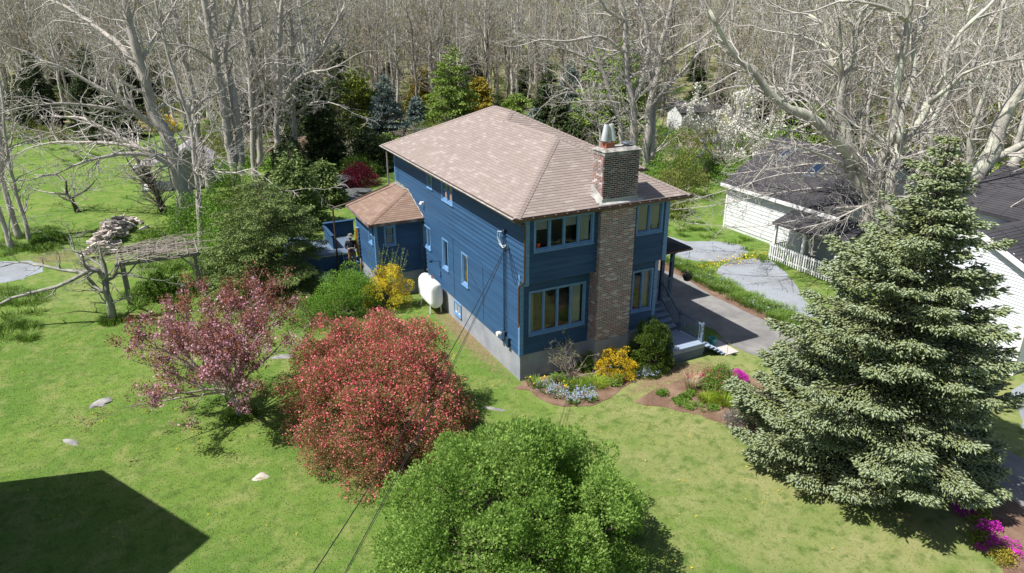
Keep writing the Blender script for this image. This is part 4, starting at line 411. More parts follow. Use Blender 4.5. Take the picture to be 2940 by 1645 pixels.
pad = MB(); pad.box((8.44,-1.93,-.05),(9.14,-.7,.04)); tag(obj('patio_pad', pad, 'padcon'), kind='structure', label='pale concrete pad at the foot of the front steps')
# ================================================================== HOUSE
house = thing('blue_house', 'two storey dark blue clapboard house with tan hip roof and brick chimney', 'house')
def split(u0, u1, z0, z1, holes):
    """rectangles of [u0,u1]x[z0,z1] minus holes"""
    zs = sorted({z0, z1}|{z for h in holes for z in h[2:4] if z0 < z < z1}); out = []
    for a, c in zip(zs, zs[1:]):
        m_ = (a+c)/2; cuts = sorted((h[0], h[1]) for h in holes if h[2] < m_ < h[3] and h[0] < u1 and h[1] > u0); cur = u0
        for p, q in cuts:
            if p > cur: out.append((cur, p, a, c))
            cur = max(cur, q)
        if cur < u1: out.append((cur, u1, a, c))
    return out
def clapwall(parent, O, U, N, u0, u1, z0, z1, holes, m='clap', ex=.2, proud=.048, name='clapboard', joints=True, backing='sheath', single=True, seed=1):
    O = Vector(O); U = Vector(U); N = Vector(N); rr = random.Random(seed)
    P = lambda u, nn, z: O+U*u+N*nn+Vector((0,0,z))
    bk = MB()
    for a, b_, c, d in split(u0, u1, z0, z1, holes): bk.add([P(a,-.003,c),P(b_,-.003,c),P(b_,-.003,d),P(a,-.003,d),P(a,-.06,c),P(b_,-.06,c),P(b_,-.06,d),P(a,-.06,d)], [(0,1,2,3),(7,6,5,4),(0,3,7,4),(1,5,6,2),(3,2,6,7),(0,4,5,1)])
    wall = obj('wall', bk, backing, parent)
    k = 0; zb = z0; allm = MB()
    while zb < z1-.01:
        zt_ = min(zb+ex, z1)
        js = []
        if joints and u1-u0 > 4:
            u = u0+rr.uniform(1.4,4.6)
            while u < u1-1: js.append(u); u += rr.uniform(2.6,4.9)
        for a, b_, c, d in split(u0, u1, zb, zt_, holes):
            cuts = [a]+[j for j in js if a+.2 < j < b_-.2]+[b_]
            for s, e in zip(cuts, cuts[1:]):
                s2 = s+(.003 if s != a else 0); f = lambda z: .005+(proud-.005)*(1-(z-zb)/ex)
                t = rr.random(); fc, fd = f(c), f(d)
                V = [P(s2,0,c),P(e,0,c),P(e,fc,c),P(s2,fc,c),P(s2,0,d),P(e,0,d),P(e,fd,d),P(s2,fd,d)]
                Fc = [(0,3,2,1),(4,5,6,7),(3,7,6,2),(0,4,7,3),(1,2,6,5)]
                if single: obj(name, MB().add(V, Fc, t), m, wall)
                else: allm.add(V, Fc, t)
        zb += ex
    if not single: tag(obj(name, allm, m, wall), kind='stuff')
    return wall
def window(parent, O, U, N, u0, u1, z0, z1, n=1, cas=.075, sill=True, blinds=(), curtains=(), hung=False, sash='trim', depth=.55, prd=.05, mun=.05, casing='trim'):
    """casing, mullions, sashes, panes and a dim room niche behind"""
    O = Vector(O); U = Vector(U); N = Vector(N)
    P = lambda u, nn, z: O+U*u+N*nn+Vector((0,0,z))
    def bx(mb, a, b_, c, d, n0, n1): mb.add([P(a,n0,c),P(b_,n0,c),P(b_,n1,c),P(a,n1,c),P(a,n0,d),P(b_,n0,d),P(b_,n1,d),P(a,n1,d)], [(0,3,2,1),(4,5,6,7),(0,1,5,4),(1,2,6,5),(2,3,7,6),(3,0,4,7)])
    fr_ = MB(); bx(fr_, u0-cas, u0, z0-cas, z1+cas, -.06, prd); bx(fr_, u1, u1+cas, z0-cas, z1+cas, -.06, prd); bx(fr_, u0, u1, z1, z1+cas, -.06, prd-.002); bx(fr_, u0, u1, z0-cas, z0, -.06, prd-.002)
    if sill: bx(fr_, u0-cas-.02, u1+cas+.02, z0-cas-.03, z0-cas+.008, -.01, prd+.035)
    pw = (u1-u0-mun*(n-1))/n
    for i in range(n-1): bx(fr_, u0+pw*(i+1)+mun*i, u0+(pw+mun)*(i+1), z0, z1, -.06, prd-.012)
    win = obj('window', fr_, casing, parent)
    for i in range(n):
        a = u0+(pw+mun)*i; b_ = a+pw; s = .035; sm = MB()
        bx(sm, a, a+s, z0, z1, -.05, .012); bx(sm, b_-s, b_, z0, z1, -.05, .012); bx(sm, a+s, b_-s, z1-s, z1, -.05, .010); bx(sm, a+s, b_-s, z0, z0+s+.01, -.05, .010)
        if hung: bx(sm, a+s, b_-s, (z0+z1)/2-.02, (z0+z1)/2+.02, -.05, .011)
        obj('sash', sm, sash, win)
        obj('pane', MB().add([P(a+s,-.02,z0+s+.01),P(b_-s,-.02,z0+s+.01),P(b_-s,-.02,z1-s),P(a+s,-.02,z1-s)], [(0,1,2,3)]), 'glass', win)
        if i in blinds:
            bl = MB(); hgt = (z1-z0)*(blinds[i] if isinstance(blinds, dict) else .3); z = z1-s
            while z > z1-s-hgt: bx(bl, a+s+.01, b_-s-.01, z-.032, z-.006, -.075, -.06); z -= .04
            obj('blind', bl, 'blind', win)
        if i in curtains:
            side = curtains[i] if isinstance(curtains, dict) else (.0,.4); V = []; k = 13
            for q in range(k):
                uu = a+s+(b_-a-2*s)*(side[0]+(side[1]-side[0])*q/(k-1)); nn = -.13+.03*(q%2)
                V += [P(uu,nn,z0+.02), P(uu,nn,z1-.02)]
            obj('curtain', MB().add(V, [(2*q,2*q+2,2*q+3,2*q+1) for q in range(k-1)]), 'curtain', win)
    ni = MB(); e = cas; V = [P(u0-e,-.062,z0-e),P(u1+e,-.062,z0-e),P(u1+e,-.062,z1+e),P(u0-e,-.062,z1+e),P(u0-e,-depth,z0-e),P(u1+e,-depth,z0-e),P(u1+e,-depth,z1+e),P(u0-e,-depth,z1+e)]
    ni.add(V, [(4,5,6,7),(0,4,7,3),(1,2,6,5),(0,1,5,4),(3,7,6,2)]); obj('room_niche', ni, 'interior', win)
    return win
# --- foundation, walls
fm = MB(); fm.box((-.0,0,-.3),(6.1,14,1.1)).box((6.1,4.4,-.3),(7.4,13.8,1.1)).box((-2.35,10.24,-.3),(0,13.5,1.2))
obj('foundation', fm, 'found', house)
e = .085
def H(u0, u1, z0, z1, k=.05): return (u0-k, u1+k, z0-k, z1+k)
wL = dict(w1=(8.63,9.13,5.6,6.25), w2=(6.22,7.33,5.43,6.25), w3=(9.14,10.0,2.55,3.5), t1=(6.95,7.5,2.22,3.5), t2=(4.76,5.28,2.2,3.5))
XL = ((0,0,0),(0,1,0),(-1,0,0))
clapwall(house, *XL, 0, 14, 1.1, 4.1, [H(*wL[k]) for k in ('w3','t1','t2')], seed=3)
clapwall(house, *XL, -.4, 14, 4.1, 6.6, [H(*wL[k]) for k in ('w1','w2')], seed=4)
window(house, *XL, *wL['w1'], curtains={0:(.3,.9)}); window(house, *XL, *wL['w2'], n=2, hung=True, curtains={0:(0,.5),1:(.5,1)})
window(house, *XL, *wL['w3'], n=2, curtains={0:(.1,.7)}); window(house, *XL, *wL['t1'], curtains={0:(.1,.95)}); window(house, *XL, *wL['t2'], curtains={0:(.1,.95)})
window(house, *XL, 5.65, 6.3, .45, .92, n=2, cas=.07, sash='white'); window(house, *XL, 9.35, 10.0, .5, .97, n=2, cas=.06, sash='trim')
XF = ((0,0,0),(1,0,0),(0,-1,0)); XU = ((0,-.4,0),(1,0,0),(0,-1,0))
fu = (.36,2.68,5.32,6.36); fr_ = (4.7,5.78,5.33,6.38); lu = (.4,2.7,1.92,3.54); lr = (5.0,5.85,1.93,3.56)
clapwall(house, *XF, 0, 2.93, 1.1, 4.1, [H(*lu)], seed=5, joints=False); clapwall(house, *XF, 4.47, 6.1, 1.1, 4.1, [H(*lr)], seed=6, joints=False)
clapwall(house, *XU, 0, 2.93, 4.1, 6.6, [H(*fu)], seed=7, joints=False); clapwall(house, *XU, 4.47, 6.05, 4.1, 6.6, [H(*fr_)], seed=8, joints=False)
w_ = window(house, *XU, *fu, n=4, blinds={0:.28,2:.3,3:.2}, curtains={3:(.0,1.)})
window(house, *XU, *fr_, n=2, blinds={0:.9,1:.75}, curtains={1:(.4,1.)})
window(house, *XF, *lu, n=4, curtains={0:(.05,.35),3:(.1,.95)}); window(house, *XF, *lr, n=2, curtains={1:(.1,.95)})
XR = ((6.1,0,0),(0,1,0),(1,0,0))
for a_ in ((XR,0,4.4,1.5,6.6),(((7.4,0,0),(0,1,0),(1,0,0)),4.4,13.8,1.1,6.6),(((6.1,4.4,0),(1,0,0),(0,-1,0)),0,1.3,1.5,6.6),(((0,14,0),(1,0,0),(0,1,0)),0,6.1,1.1,6.6)):
    clapwall(house, *a_[0], *a_[1:], [], single=False, joints=False)
clapwall(house, *((6.1,0,0),(0,1,0),(1,0,0)), -.4, 0, 4.1, 6.6, [], single=False, joints=False)
XB = ((0,10.24,0),(1,0,0),(0,-1,0)); XW = ((-2.35,0,0),(0,1,0),(-1,0,0)); bw = (-1.86,-1.44,2.72,3.55); ww = (10.72,11.15,2.72,3.35)
clapwall(house, *XB, -2.35, 0, 1.2, 3.8, [H(*bw)], seed=9, joints=False); clapwall(house, *XW, 10.24, 13.5, 1.2, 3.8, [H(*ww)], seed=10)
window(house, *XB, *bw, hung=True, sash='trim', curtains={0:(.2,1.)}); window(house, *XW, *ww, hung=True)
clapwall(house, *((-2.35,13.5,0),(1,0,0),(0,1,0)), 0, 2.35, 1.2, 3.8, [], single=False, joints=False)
for nm, bs, m_ in (('corner_board', [((-.046,-.046,1.06),(0,.085,4.32)),((0,-.046,1.06),(.11,-.0,4.09))], 'trim'),
    ('corner_board', [((-.046,-.446,4.02),(0,-.33,6.56)),((0,-.446,4.02),(.12,-.4,6.56))], 'trim'),
    ('corner_board', [((5.96,-.446,4.04),(6.1,-.4,6.56)),((6.1,-.446,4.04),(6.146,-.3,6.56))], 'trim'),
    ('corner_board', [((5.98,-.046,1.1),(6.1,0,4.09)),((6.1,-.046,1.1),(6.146,.1,4.09))], 'trim'),
    ('corner_board', [((-.046,13.9,1.1),(0,14.02,6.56))], 'trim'),
    ('corner_board', [((-2.396,10.194,1.15),(-2.35,10.31,3.8)),((-2.35,10.194,1.15),(-2.25,10.24,3.8))], 'trim'),
    ('corner_board', [((-2.396,13.4,1.15),(-2.35,13.52,3.8))], 'trim'),
    ('corner_board', [((-.13,10.18,1.2),(-.047,10.24,3.8)),((-.046,10.02,1.12),(-.035,10.2,3.86))], 'trimdark')):
    mb = MB(); [mb.box(*q) for q in bs]; obj(nm, mb, m_, house)
mb = MB(); mb.box((0,-.4,4.06),(6.1,0,4.097)); obj('overhang_soffit', mb, 'soffit', house)
mb = MB().box((-.5,-.7,6.56),(6.75,14.25,6.6)).box((6.75,3.85,6.56),(8.0,14.25,6.6)); obj('eave_soffit', mb, 'soffit', house)
# --- roof planes with individually laid shingles
CAM = Vector((-10.98,-21.07,13.3)); ez = 6.65; sl_ = .507
def clip(poly, a, b_, c):            # keep a*x+b*y<=c
    out = []
    for i in range(len(poly)):
        p = poly[i]; q = poly[(i+1)%len(poly)]; fp = a*p[0]+b_*p[1]-c; fq = a*q[0]+b_*q[1]-c
        if fp <= 0: out.append(p)
        if (fp < 0) != (fq < 0) and abs(fp-fq) > 1e-9:
            t = fp/(fp-fq); out.append((p[0]+(q[0]-p[0])*t, p[1]+(q[1]-p[1])*t))
    return out
def area(p): return .5*sum(p[i][0]*p[(i+1)%len(p)][1]-p[(i+1)%len(p)][0]*p[i][1] for i in range(len(p)))
ALLSH = []
def shingle_plane(key, pts, E, tabs=(.33,.14), th=.012, seed=0, tintf=None):
    """pts 3D convex polygon, E eave direction"""
    O = Vector(pts[0]); E = Vector(E).normalized(); nrm = (Vector(pts[1])-O).cross(Vector(pts[2])-Vector(pts[1])).normalized()
    if nrm.z < 0: nrm = -nrm
    S = nrm.cross(E).normalized()
    if S.z < 0: S = -S
    rr = random.Random(seed); P2 = [((Vector(p)-O).dot(E), (Vector(p)-O).dot(S)) for p in pts]
    if area(P2) < 0: P2 = P2[::-1]
    if E.cross(S).dot(nrm) < 0: pass
    u0 = min(p[0] for p in P2); u1 = max(p[0] for p in P2); v0 = min(p[1] for p in P2); v1 = max(p[1] for p in P2)
    tw, tv = tabs; row = 0; v = v0
    off0 = rr.random()
    while v < v1:
        u = u0-tw+((row*.5+off0)%1)*tw+rr.uniform(-.02,.02)
        lt = rr.random()
        while u < u1:
            q = [(u+.004,v),(u+tw-.004,v),(u+tw-.004,v+tv),(u+.004,v+tv)]
            for i in range(len(P2)):
                a = P2[i]; b_ = P2[(i+1)%len(P2)]; nx, ny = (b_[1]-a[1]), -(b_[0]-a[0])
                q = clip(q, nx, ny, nx*a[0]+ny*a[1])
                if len(q) < 3: break
            if len(q) >= 3 and abs(area(q)) > 2e-4:
                c = O+E*(sum(p[0] for p in q)/len(q))+S*(sum(p[1] for p in q)/len(q))
                V = []; V0 = []
                for p in q:
                    h = .003+th*(1-(p[1]-v)/tv); base = O+E*p[0]+S*p[1]; V.append(base+nrm*h); V0.append(base-nrm*.004)
                t = rr.random(); t = t*.62 if rr.random() < .8 else .8+t*.2
                nq = len(q); top = tuple(range(nq))
                if (V[1]-V[0]).cross(V[2]-V[1]).dot(nrm) < 0: top = top[::-1]
                Fq = [top]+[(i,(i+1)%nq,(i+1)%nq+nq,i+nq) for i in range(nq)]
                ALLSH.append(((c-CAM).length/ max(.2, nrm.dot((CAM-c).normalized())), key, V+V0, Fq, t, abs(area(q))))
            u += tw
        v += tv; row += 1
x0, x1, y0, y1 = -.55, 6.8, -.75, 14.3
A_ = (3.125,2.925,6.65+sl_*3.675); A2 = (3.125,7.475,A_[2]); B2 = (3.775,8.125,6.65+sl_*4.325); B1 = (3.775,9.975,B2[2])
def RP(*p): return p
zc = ez+sl_*(3.675)
planes = [('roof',[(x0,y0,ez),(x0,7.475,ez),(3.125,7.475,zc),A_],(0,1,0)), ('roof',[(x0,7.475,ez),(x0,y1,ez),B1,B2,A2],(0,1,0)),
 ('roof',[(x0,y0,ez),(x1,y0,ez),A_],(1,0,0)), ('roof',[(x1,y0,ez),(x1,3.8,ez),A2,A_],(0,1,0)), ('roof',[(x1,3.8,ez),(8.1,3.8,ez),B2,A2],(1,0,0)),
 ('roof',[(8.1,3.8,ez),(8.1,y1,ez),B1,B2],(0,1,0)), ('roof',[(x0,y1,ez),(8.1,y1,ez),B1],(1,0,0)),
 ('bay_roof',[(-2.7,9.9,3.88),(0,9.9,3.88),(0,12.1,4.78)],(1,0,0)), ('bay_roof',[(-2.7,9.9,3.88),(-2.7,13.95,3.88),(0,13.95,4.78),(0,12.1,4.78)],(0,1,0)),
 ('porch_roof',[(8.3,.7,3.9),(8.3,4.4,3.9),(6.1,4.4,4.5),(6.1,1.6,4.5)],(0,1,0)), ('porch_roof',[(6.1,.7,3.9),(8.3,.7,3.9),(6.1,1.6,4.5)],(1,0,0))]
roofs = {}
for key in ('roof','bay_roof','porch_roof'):
    mb = MB()
    for k, pts, E in planes:
        if k == key:
            nq = len(pts); nr = Vector(pts[1])-Vector(pts[0]); nr = nr.cross(Vector(pts[2])-Vector(pts[1])).normalized(); nr = nr if nr.z > 0 else -nr
            a_ = [Vector(p)-nr*.003 for p in pts]; mb.add(a_+[p-Vector((0,0,.06)) for p in a_], [tuple(range(nq)), tuple(range(nq,2*nq))[::-1]]+[(i,(i+1)%nq,(i+1)%nq+nq,i+nq) for i in range(nq)])
    roofs[key] = obj(key, mb, 'roofdeck', house)
for i, (k, pts, E) in enumerate(planes): shingle_plane(k, pts, E, seed=i, tabs=(.33,.14) if k != 'bay_roof' else (.30,.15))
ALLSH.sort(key=lambda s: (s[5] < .02, s[0]))
rest = {}
for i, (dist, key, V, Fq, t, ar) in enumerate(ALLSH):
    mm = {'roof':'shingle','bay_roof':'bayshingle','porch_roof':'darkshingle'}[key]
    if i < 292: obj('shingle', MB().add(V, Fq, t), mm, roofs[key])
    else: rest.setdefault(key, MB()).add(V, Fq, t)
for key, mb in rest.items(): tag(obj('shingle', mb, {'roof':'shingle','bay_roof':'bayshingle','porch_roof':'darkshingle'}[key], roofs[key]), kind='stuff')
def caps(parent, p, q, n1, n2, m, wd=.13, st=.17):
    """folded ridge caps from p down to q lying on planes with normals n1, n2"""
    p = Vector(p); q = Vector(q); d = (q-p).normalized(); Lh = (q-p).length; n1 = Vector(n1).normalized(); n2 = Vector(n2).normalized()
    s1 = d.cross(n1).normalized(); s2 = d.cross(n2).normalized(); up = (n1+n2).normalized()
    if s1.dot(n2) > 0: s1 = -s1
    if s2.dot(n1) > 0: s2 = -s2
    if s1.dot(s2) > .9: s2 = -s2
    k = int(Lh/st)
    for i in range(k):
        a = q-d*(i*st); b_ = q-d*((i+1)*st+.01); h = .030; l = .018
        V = [a+up*h*1.2, a+s1*wd+n1*h, a+s2*wd+n2*h, b_+up*l*1.2, b_+s1*wd+n1*l, b_+s2*wd+n2*l, a+s1*wd, a+s2*wd, a, b_+s1*wd, b_+s2*wd]
        obj('ridge_cap', MB().add(V, [(0,1,4,3),(0,3,5,2),(0,8,6,1),(0,2,7,8),(1,6,9,4),(2,5,10,7)], random.random()*.5), m, parent)
NL, NR, NF, NB = (-sl_,0,1), (sl_,0,1), (0,-sl_,1), (0,sl_,1)
rf = roofs['roof']
caps(rf, A_, (x0,y0,ez), NL, NF, 'shingle'); caps(rf, A_, (x1,y0,ez), NR, NF, 'shingle'); caps(rf, A_, A2, NL, NR, 'shingle')
caps(rf, B2, A2, NL, NF, 'shingle'); caps(rf, B1, B2, NL, NR, 'shingle'); caps(rf, B2, (8.1,3.8,ez), NR, NF, 'shingle'); caps(rf, B1, (x0,y1,ez), NL, NB, 'shingle'); caps(rf, B1, (8.1,y1,ez), NR, NB, 'shingle')
caps(roofs['bay_roof'], (0,12.1,4.78), (-2.7,9.9,3.88), (-.333,0,1), (0,-.41,1), 'bayshingle', .1)
mb = MB()
for y in np.arange(12.15,13.9,.22): mb.beam((-.02,y,4.83+random.uniform(0,.04)),(-.02,y+.2,4.83),.1,.012); mb.beam((-.10,y,4.78),(-.10,y+.2,4.77),.16,.01)
y = 12.1
for k in range(9): a = Vector((-.03,12.1-k*.24,4.83-k*.099)); mb.beam(a, a+Vector((0,-.24,-.099)),.06,.01)
obj('flashing', mb, 'lead', house)
# fascia and gutters
mb = MB(); mb.box((-2.74,9.86,3.74),(.0,9.90,3.885)).box((-2.74,9.9,3.74),(-2.7,13.97,3.885)); obj('bay_fascia', mb, mat('rotting_brown_fascia', (.12,.07,.055), .8, c2=(.3,.26,.24), scale=3, detail=6), house)
mb = MB().box((-.3,-.3,0),(-.2,-.2,.1)) if False else MB()
def gutter(p, q, nrm_):
    p = Vector(p); q = Vector(q); n_ = Vector(nrm_); z = Vector((0,0,1)); V = []
    prof = [(0,0),(.0,-.1),(.08,-.1),(.12,-.02),(.12,.0),(.105,.0),(.07,-.08),(.012,-.08),(.012,0)]
    for a in (p, q): V += [a+n_*u+z*v for u, v in prof]
    k = len(prof); return V, [(i,(i+1)%k,(i+1)%k+k,i+k) for i in range(k)]+[tuple(range(k))[::-1], tuple(range(k,2*k))]
for p, q, nn in (((-.66,-.76,6.63),(6.9,-.76,6.63),(0,-1,0)), ((-.56,-.76,6.63),(-.56,14.35,6.63),(-1,0,0)), ((6.81,-.76,6.63),(6.81,3.7,6.63),(1,0,0)), ((6.81,3.79,6.63),(8.2,3.79,6.63),(0,-1,0)), ((8.31,.7,3.88),(8.31,4.4,3.88),(1,0,0)), ((6.1,.69,3.88),(8.4,.69,3.88),(0,-1,0))):
    obj('gutter', MB().add(*gutter(p, q, nn)), 'gutter', house)
for k in range(17): obj('gutter_clip', MB().box((-.4+k*.44,-.87,6.628),(-.388+k*.44,-.80,6.634)), 'gutteredge', house)
mb = MB().box((-.685,-.7,6.615),(-.62,14.3,6.636)); obj('gutter_liner', mb, 'gutteredge', house)
mb = MB(); mb.tube([(-.5,-.84,6.55),(-.42,-.8,6.42),(-.12,-.52,6.36),(-.09,-.49,6.2)], .035, 6); mb.tube([(-.09,-.49,6.2),(-.09,-.47,4.2),(-.095,-.12,3.95),(-.095,-.06,3.8),(-.095,-.06,2.45),(-.12,-.09,2.36),(-.14,-.13,2.34)], .036, 6); obj('downspout', mb, 'gutter', house)
mb = MB(); mb.tube([(-.55,13.5,6.55),(-.55,13.5,4.78)], .04, 6); obj('downspout', mb, 'wood', house)
mb = MB(); mb.tube([(-.55,13.5,4.76),(-2.8,13.62,4.0),(-3.35,13.9,3.8),(-3.4,13.95,3.7),(-3.4,13.95,.1)], .045, 6); obj('downspout', mb, 'gutter', house)
# --- chimney
ch = obj('chimney', MB().box((2.945,-.59,1.28),(4.455,-.0,6.6)).box((2.985,-.59,6.6),(4.455,.14,8.42)), 'mortar', house)
obj('chimney_base', MB().box((2.92,-.62,-.3),(4.48,0,1.28)), 'found', ch)
BR = []
def bricks(face, z0, z1, u0, u1, soot):
    row = 0; z = z0
    while z < z1-.02:
        u = u0-(.107 if row%2 else 0)
        while u < u1-.01:
            a = max(u, u0); b_ = min(u+.192, u1)
            if b_-a > .03:
                jd = random.uniform(-.002,.001)
                if face == 'F': box_ = ((a,-.6-jd,z),(b_,-.5,z+.052)); dist = (Vector((a,-.6,z))-CAM).length
                else: box_ = ((face-.0-jd,a,z),(face+.1,b_,z+.052)); dist = (Vector((face,a,z))-CAM).length+.5
                BR.append((dist, box_, soot, random.random()))
            u += .214
        z += .071; row += 1
bricks('F', 1.285, 6.56, 2.93, 4.47, False); bricks(2.93, 1.285, 4.08, -.499, -.0, False); bricks(2.93, 4.09, 6.56, -.499, -.42, False)
bricks('F', 6.66, 8.40, 2.97, 4.47, True); bricks(2.97, 6.66, 8.40, -.499, .15, 2)
BR.sort(key=lambda b_: b_[0]); rb = [MB(), MB()]
for i, (d_, bx_, soot, t) in enumerate(BR):
    if i < 296: obj('brick', MB().box(*bx_, t=t), 'sootbrick' if soot == 1 else 'brick', ch)
    else: rb[0].box(*bx_, t=t)
tag(obj('brick', rb[0], 'brick', ch), kind='stuff')
mb = MB(); mb.box((2.95,-.62,8.40),(4.49,.17,8.47)); mb.box((2.97,-.60,8.47),(4.47,.15,8.53)); mb.add([(2.93,-.64,8.53),(4.51,-.64,8.53),(4.51,.19,8.53),(2.93,.19,8.53),(3.05,-.5,8.62),(4.4,-.5,8.62),(4.4,.06,8.62),(3.05,.06,8.62)], [(0,3,2,1),(4,5,6,7),(0,1,5,4),(1,2,6,5),(2,3,7,6),(3,0,4,7)]); obj('crown', mb, 'capcon', ch)
obj('flue_tile', MB().box((3.14,-.40,8.6),(3.5,-.06,8.80)), 'redclay', ch)
cp = obj('flue_cowl', MB().lathe([(.12,8.78),(.13,8.92),(.1,8.93)], (3.32,-.23,0), 14).tube([(3.145,-.25,8.86),(3.23,-.23,9.42)], [.13,.085], 14).tube([(3.495,-.25,8.86),(3.42,-.23,9.42)], [.13,.085], 14), 'steel', ch, smooth=False)
obj('vent_cap', MB().lathe([(.10,8.6),(.10,8.70),(.2,8.705),(.205,8.73),(.16,8.76),(.08,8.785)], (4.12,-.23,0), 18), 'darksteel', ch)
mb = MB()
for k in range(8): mb.beam((2.93+.195*k,-.615,6.80+random.uniform(-.01,.01)),(2.93+.195*(k+1),-.615,6.80),.02,.13)
mb.add([(2.7,-.74,6.69),(4.7,-.74,6.69),(4.62,-.6,6.765),(2.85,-.6,6.765)], [(0,1,2,3)])
for k in range(5): mb.beam((2.95,-.6+k*.15,6.83+k*.076),(2.95,-.6+(k+1)*.15,6.83+(k+1)*.076),.02,.17)
mb.add([(2.72,-.62,6.75),(2.97,-.62,6.75),(2.97,-.1,7.01),(2.66,-.2,6.97),(2.75,-.4,6.87)], [(0,1,2,3,4)])
for k in range(5): mb.beam((4.48,-.6+k*.15,6.83+k*.076),(4.48,-.6+(k+1)*.15,6.83+(k+1)*.076),.02,.12)
obj('chimney_flashing', mb, 'lead', ch)
# --- wall fittings on the long side
mb = MB(); mb.tube([(-.1,1.14,5.60),(-.1,1.14,1.65)], .03, 8); obj('service_mast', mb, 'bluetube', house)
mb = MB(); mb.lathe([(.03,5.55),(.075,5.6),(.07,5.68),(.02,5.72)], (-.1,1.14,0), 10); obj('weather_head', mb, 'bluetube', house)
mb = MB(); mb.tube([(-.16,1.18,5.62),(-.2,1.42,5.58),(-.18,1.5,5.35),(-.14,1.42,5.1),(-.12,1.15,5.0),(-.14,.86,5.18)], .017, 6); mb.tube([(-.14,1.24,5.62),(-.17,1.34,5.5),(-.16,1.4,5.25),(-.12,1.25,5.05),(-.13,.86,5.2)], .012, 6); obj('drip_loop', mb, 'paleblue', house)
mb = MB()
for k in range(5):
    z = 5.0-k*.7; dy = random.uniform(.02,.12)
    mb.tube([(-.07,1.0-dy,z+.35),(-.08,1.0,z),(-.07,1.0-dy*.6,z-.4)], .007, 4)
mb.tube([(-.05,.86,5.2),(-.06,.7,4.6),(-.05,.52,4.1),(-.05,.3,3.8)], .007, 4); mb.tube([(-.05,.86,5.2),(-.06,.62,4.7),(-.05,.4,4.2),(-.05,.12,3.9)], .007, 4); mb.tube([(-.04,4.7-.0,3.0),(-.04,2.9,2.1)], .006, 4); mb.tube([(-.05,3.15,3.6),(-.05,3.15,1.3)], .007, 4); mb.tube([(-.05,6.25,3.9),(-.05,6.25,1.2)], .007, 4)
obj('cable', mb, 'black', house)
mb = MB().box((-.16,1.0,1.3),(-.035,1.24,1.66)).box((-.15,.72,1.12),(-.035,.92,1.5)); obj('meter_box', mb, 'bluetube', house)
mb = MB().tube([(-.16,1.38,1.45),(-.3,1.38,1.45)], .095, 14).box((-.1,1.24,1.4),(-.04,1.4,1.5)); obj('electric_meter', mb, 'white', house)
mb = MB().tube([(-.04,7.95,2.35),(-.04,7.95,2.0)], .02, 6).tube([(-.04,7.95,2.32),(-.5,7.95,2.38)], .018, 6).tube([(-.5,7.95,2.44),(-.5,7.95,2.34)], .09, 8); obj('wall_bracket', mb, 'bluetube', house)
mb = MB().tube([(-.05,9.82,4.62),(-.14,9.82,4.66),(-.2,9.8,4.56)], [.05,.06,.09], 10).box((-.06,9.77,4.5),(-.034,9.87,4.7)); obj('flood_light', mb, 'white', house)
# --- front deck, steps, side porch
dk = MB()
deck = house
for k in range(10): obj('deck_board', MB().box((5.85,-1.52+k*.152,.565),(7.6,-1.375+k*.152,.60)), 'deck', house)
obj('rim_board', MB().box((5.85,-1.545,.40),(7.62,-1.52,.595)).box((7.6,-1.52,.4),(7.625,0,.595)), 'deck', house); obj('rim_board', MB().box((5.9,-1.535,.21),(7.6,-1.512,.40)), 'deckdark', house)
for k in range(14): obj('skirt_board', MB().box((5.92+k*.12,-1.5,-.05),(6.03+k*.12,-1.48,.21)), 'deckdark', house)
obj('deck_frame', MB().box((5.9,-1.475,0),(7.58,-.02,.56)), 'deckdark', house)
for k, (z, xx) in enumerate([(.50,7.66),(.41,7.84),(.31,8.01),(.205,8.17),(.10,8.32)]):
    obj('step', MB().box((xx-.06,-1.66-.05*k,z-.03),(xx+.16,-1.15,z)), 'deck', house)
    obj('riser', MB().box((xx+.06,-1.62-.05*k,z-.14),(xx+.085,-1.15,z-.03)), 'deckdark', house)
obj('stringer', MB().add([(7.6,-1.2,.55),(8.45,-1.2,.08),(8.45,-1.2,-.05),(7.6,-1.2,-.05),(7.6,-1.25,.55),(8.45,-1.25,.08),(8.45,-1.25,-.05),(7.6,-1.25,-.05)], [(0,1,2,3),(7,6,5,4),(0,4,5,1)]), 'deckdark', house)
for k in range(5):
    z = .6+.18*(k+1); y = .0+.25*k; obj('stair_tread', MB().box((6.16,y-.02,z-.035),(7.42,y+.26,z)), 'deckdark' if False else 'deck', house); obj('riser', MB().box((6.16,y,z-.18),(7.40,y+.02,z-.036)), 'deckdark', house)
obj('porch_floor', MB().box((6.15,1.25,1.35),(8.1,4.38,1.5)), 'deck', house)
obj('porch_base', MB().box((6.15,1.27,0),(8.05,4.3,1.34)).add([(7.4,0,.0),(7.4,1.25,0),(7.4,1.25,1.35),(7.4,0,.6),(7.36,0,.0),(7.36,1.25,0),(7.36,1.25,1.35),(7.36,0,.6)], [(0,1,2,3),(7,6,5,4),(3,2,6,7)]), 'deckdark', house)
for px, py in ((7.38,1.2),(8.0,1.35),(8.0,4.3)): obj('porch_post', MB().box((px-.07,py-.07,1.3),(px+.07,py+.07,3.86)), 'trimdark', house)
def newel(x, y, z0, z1): return MB().box((x-.05,y-.05,z0),(x+.05,y+.05,z0+.35)).lathe([(.03,0),(.05,.03),(.03,.08),(.045,.2),(.035,.3),(.05,.34)], (x,y,z0+.35), 10).box((x-.05,y-.05,z0+.69),(x+.05,y+.05,z1-.12)).lathe([(.03,0),(.055,.05),(.03,.12)], (x,y,z1-.12), 10)
rl = obj('railing', MB().beam((7.42,-.05,1.42),(7.38,1.2,2.40),.06,.06).beam((7.42,-.05,.74),(7.38,1.2,1.66),.04,.05), 'deckdark', house)
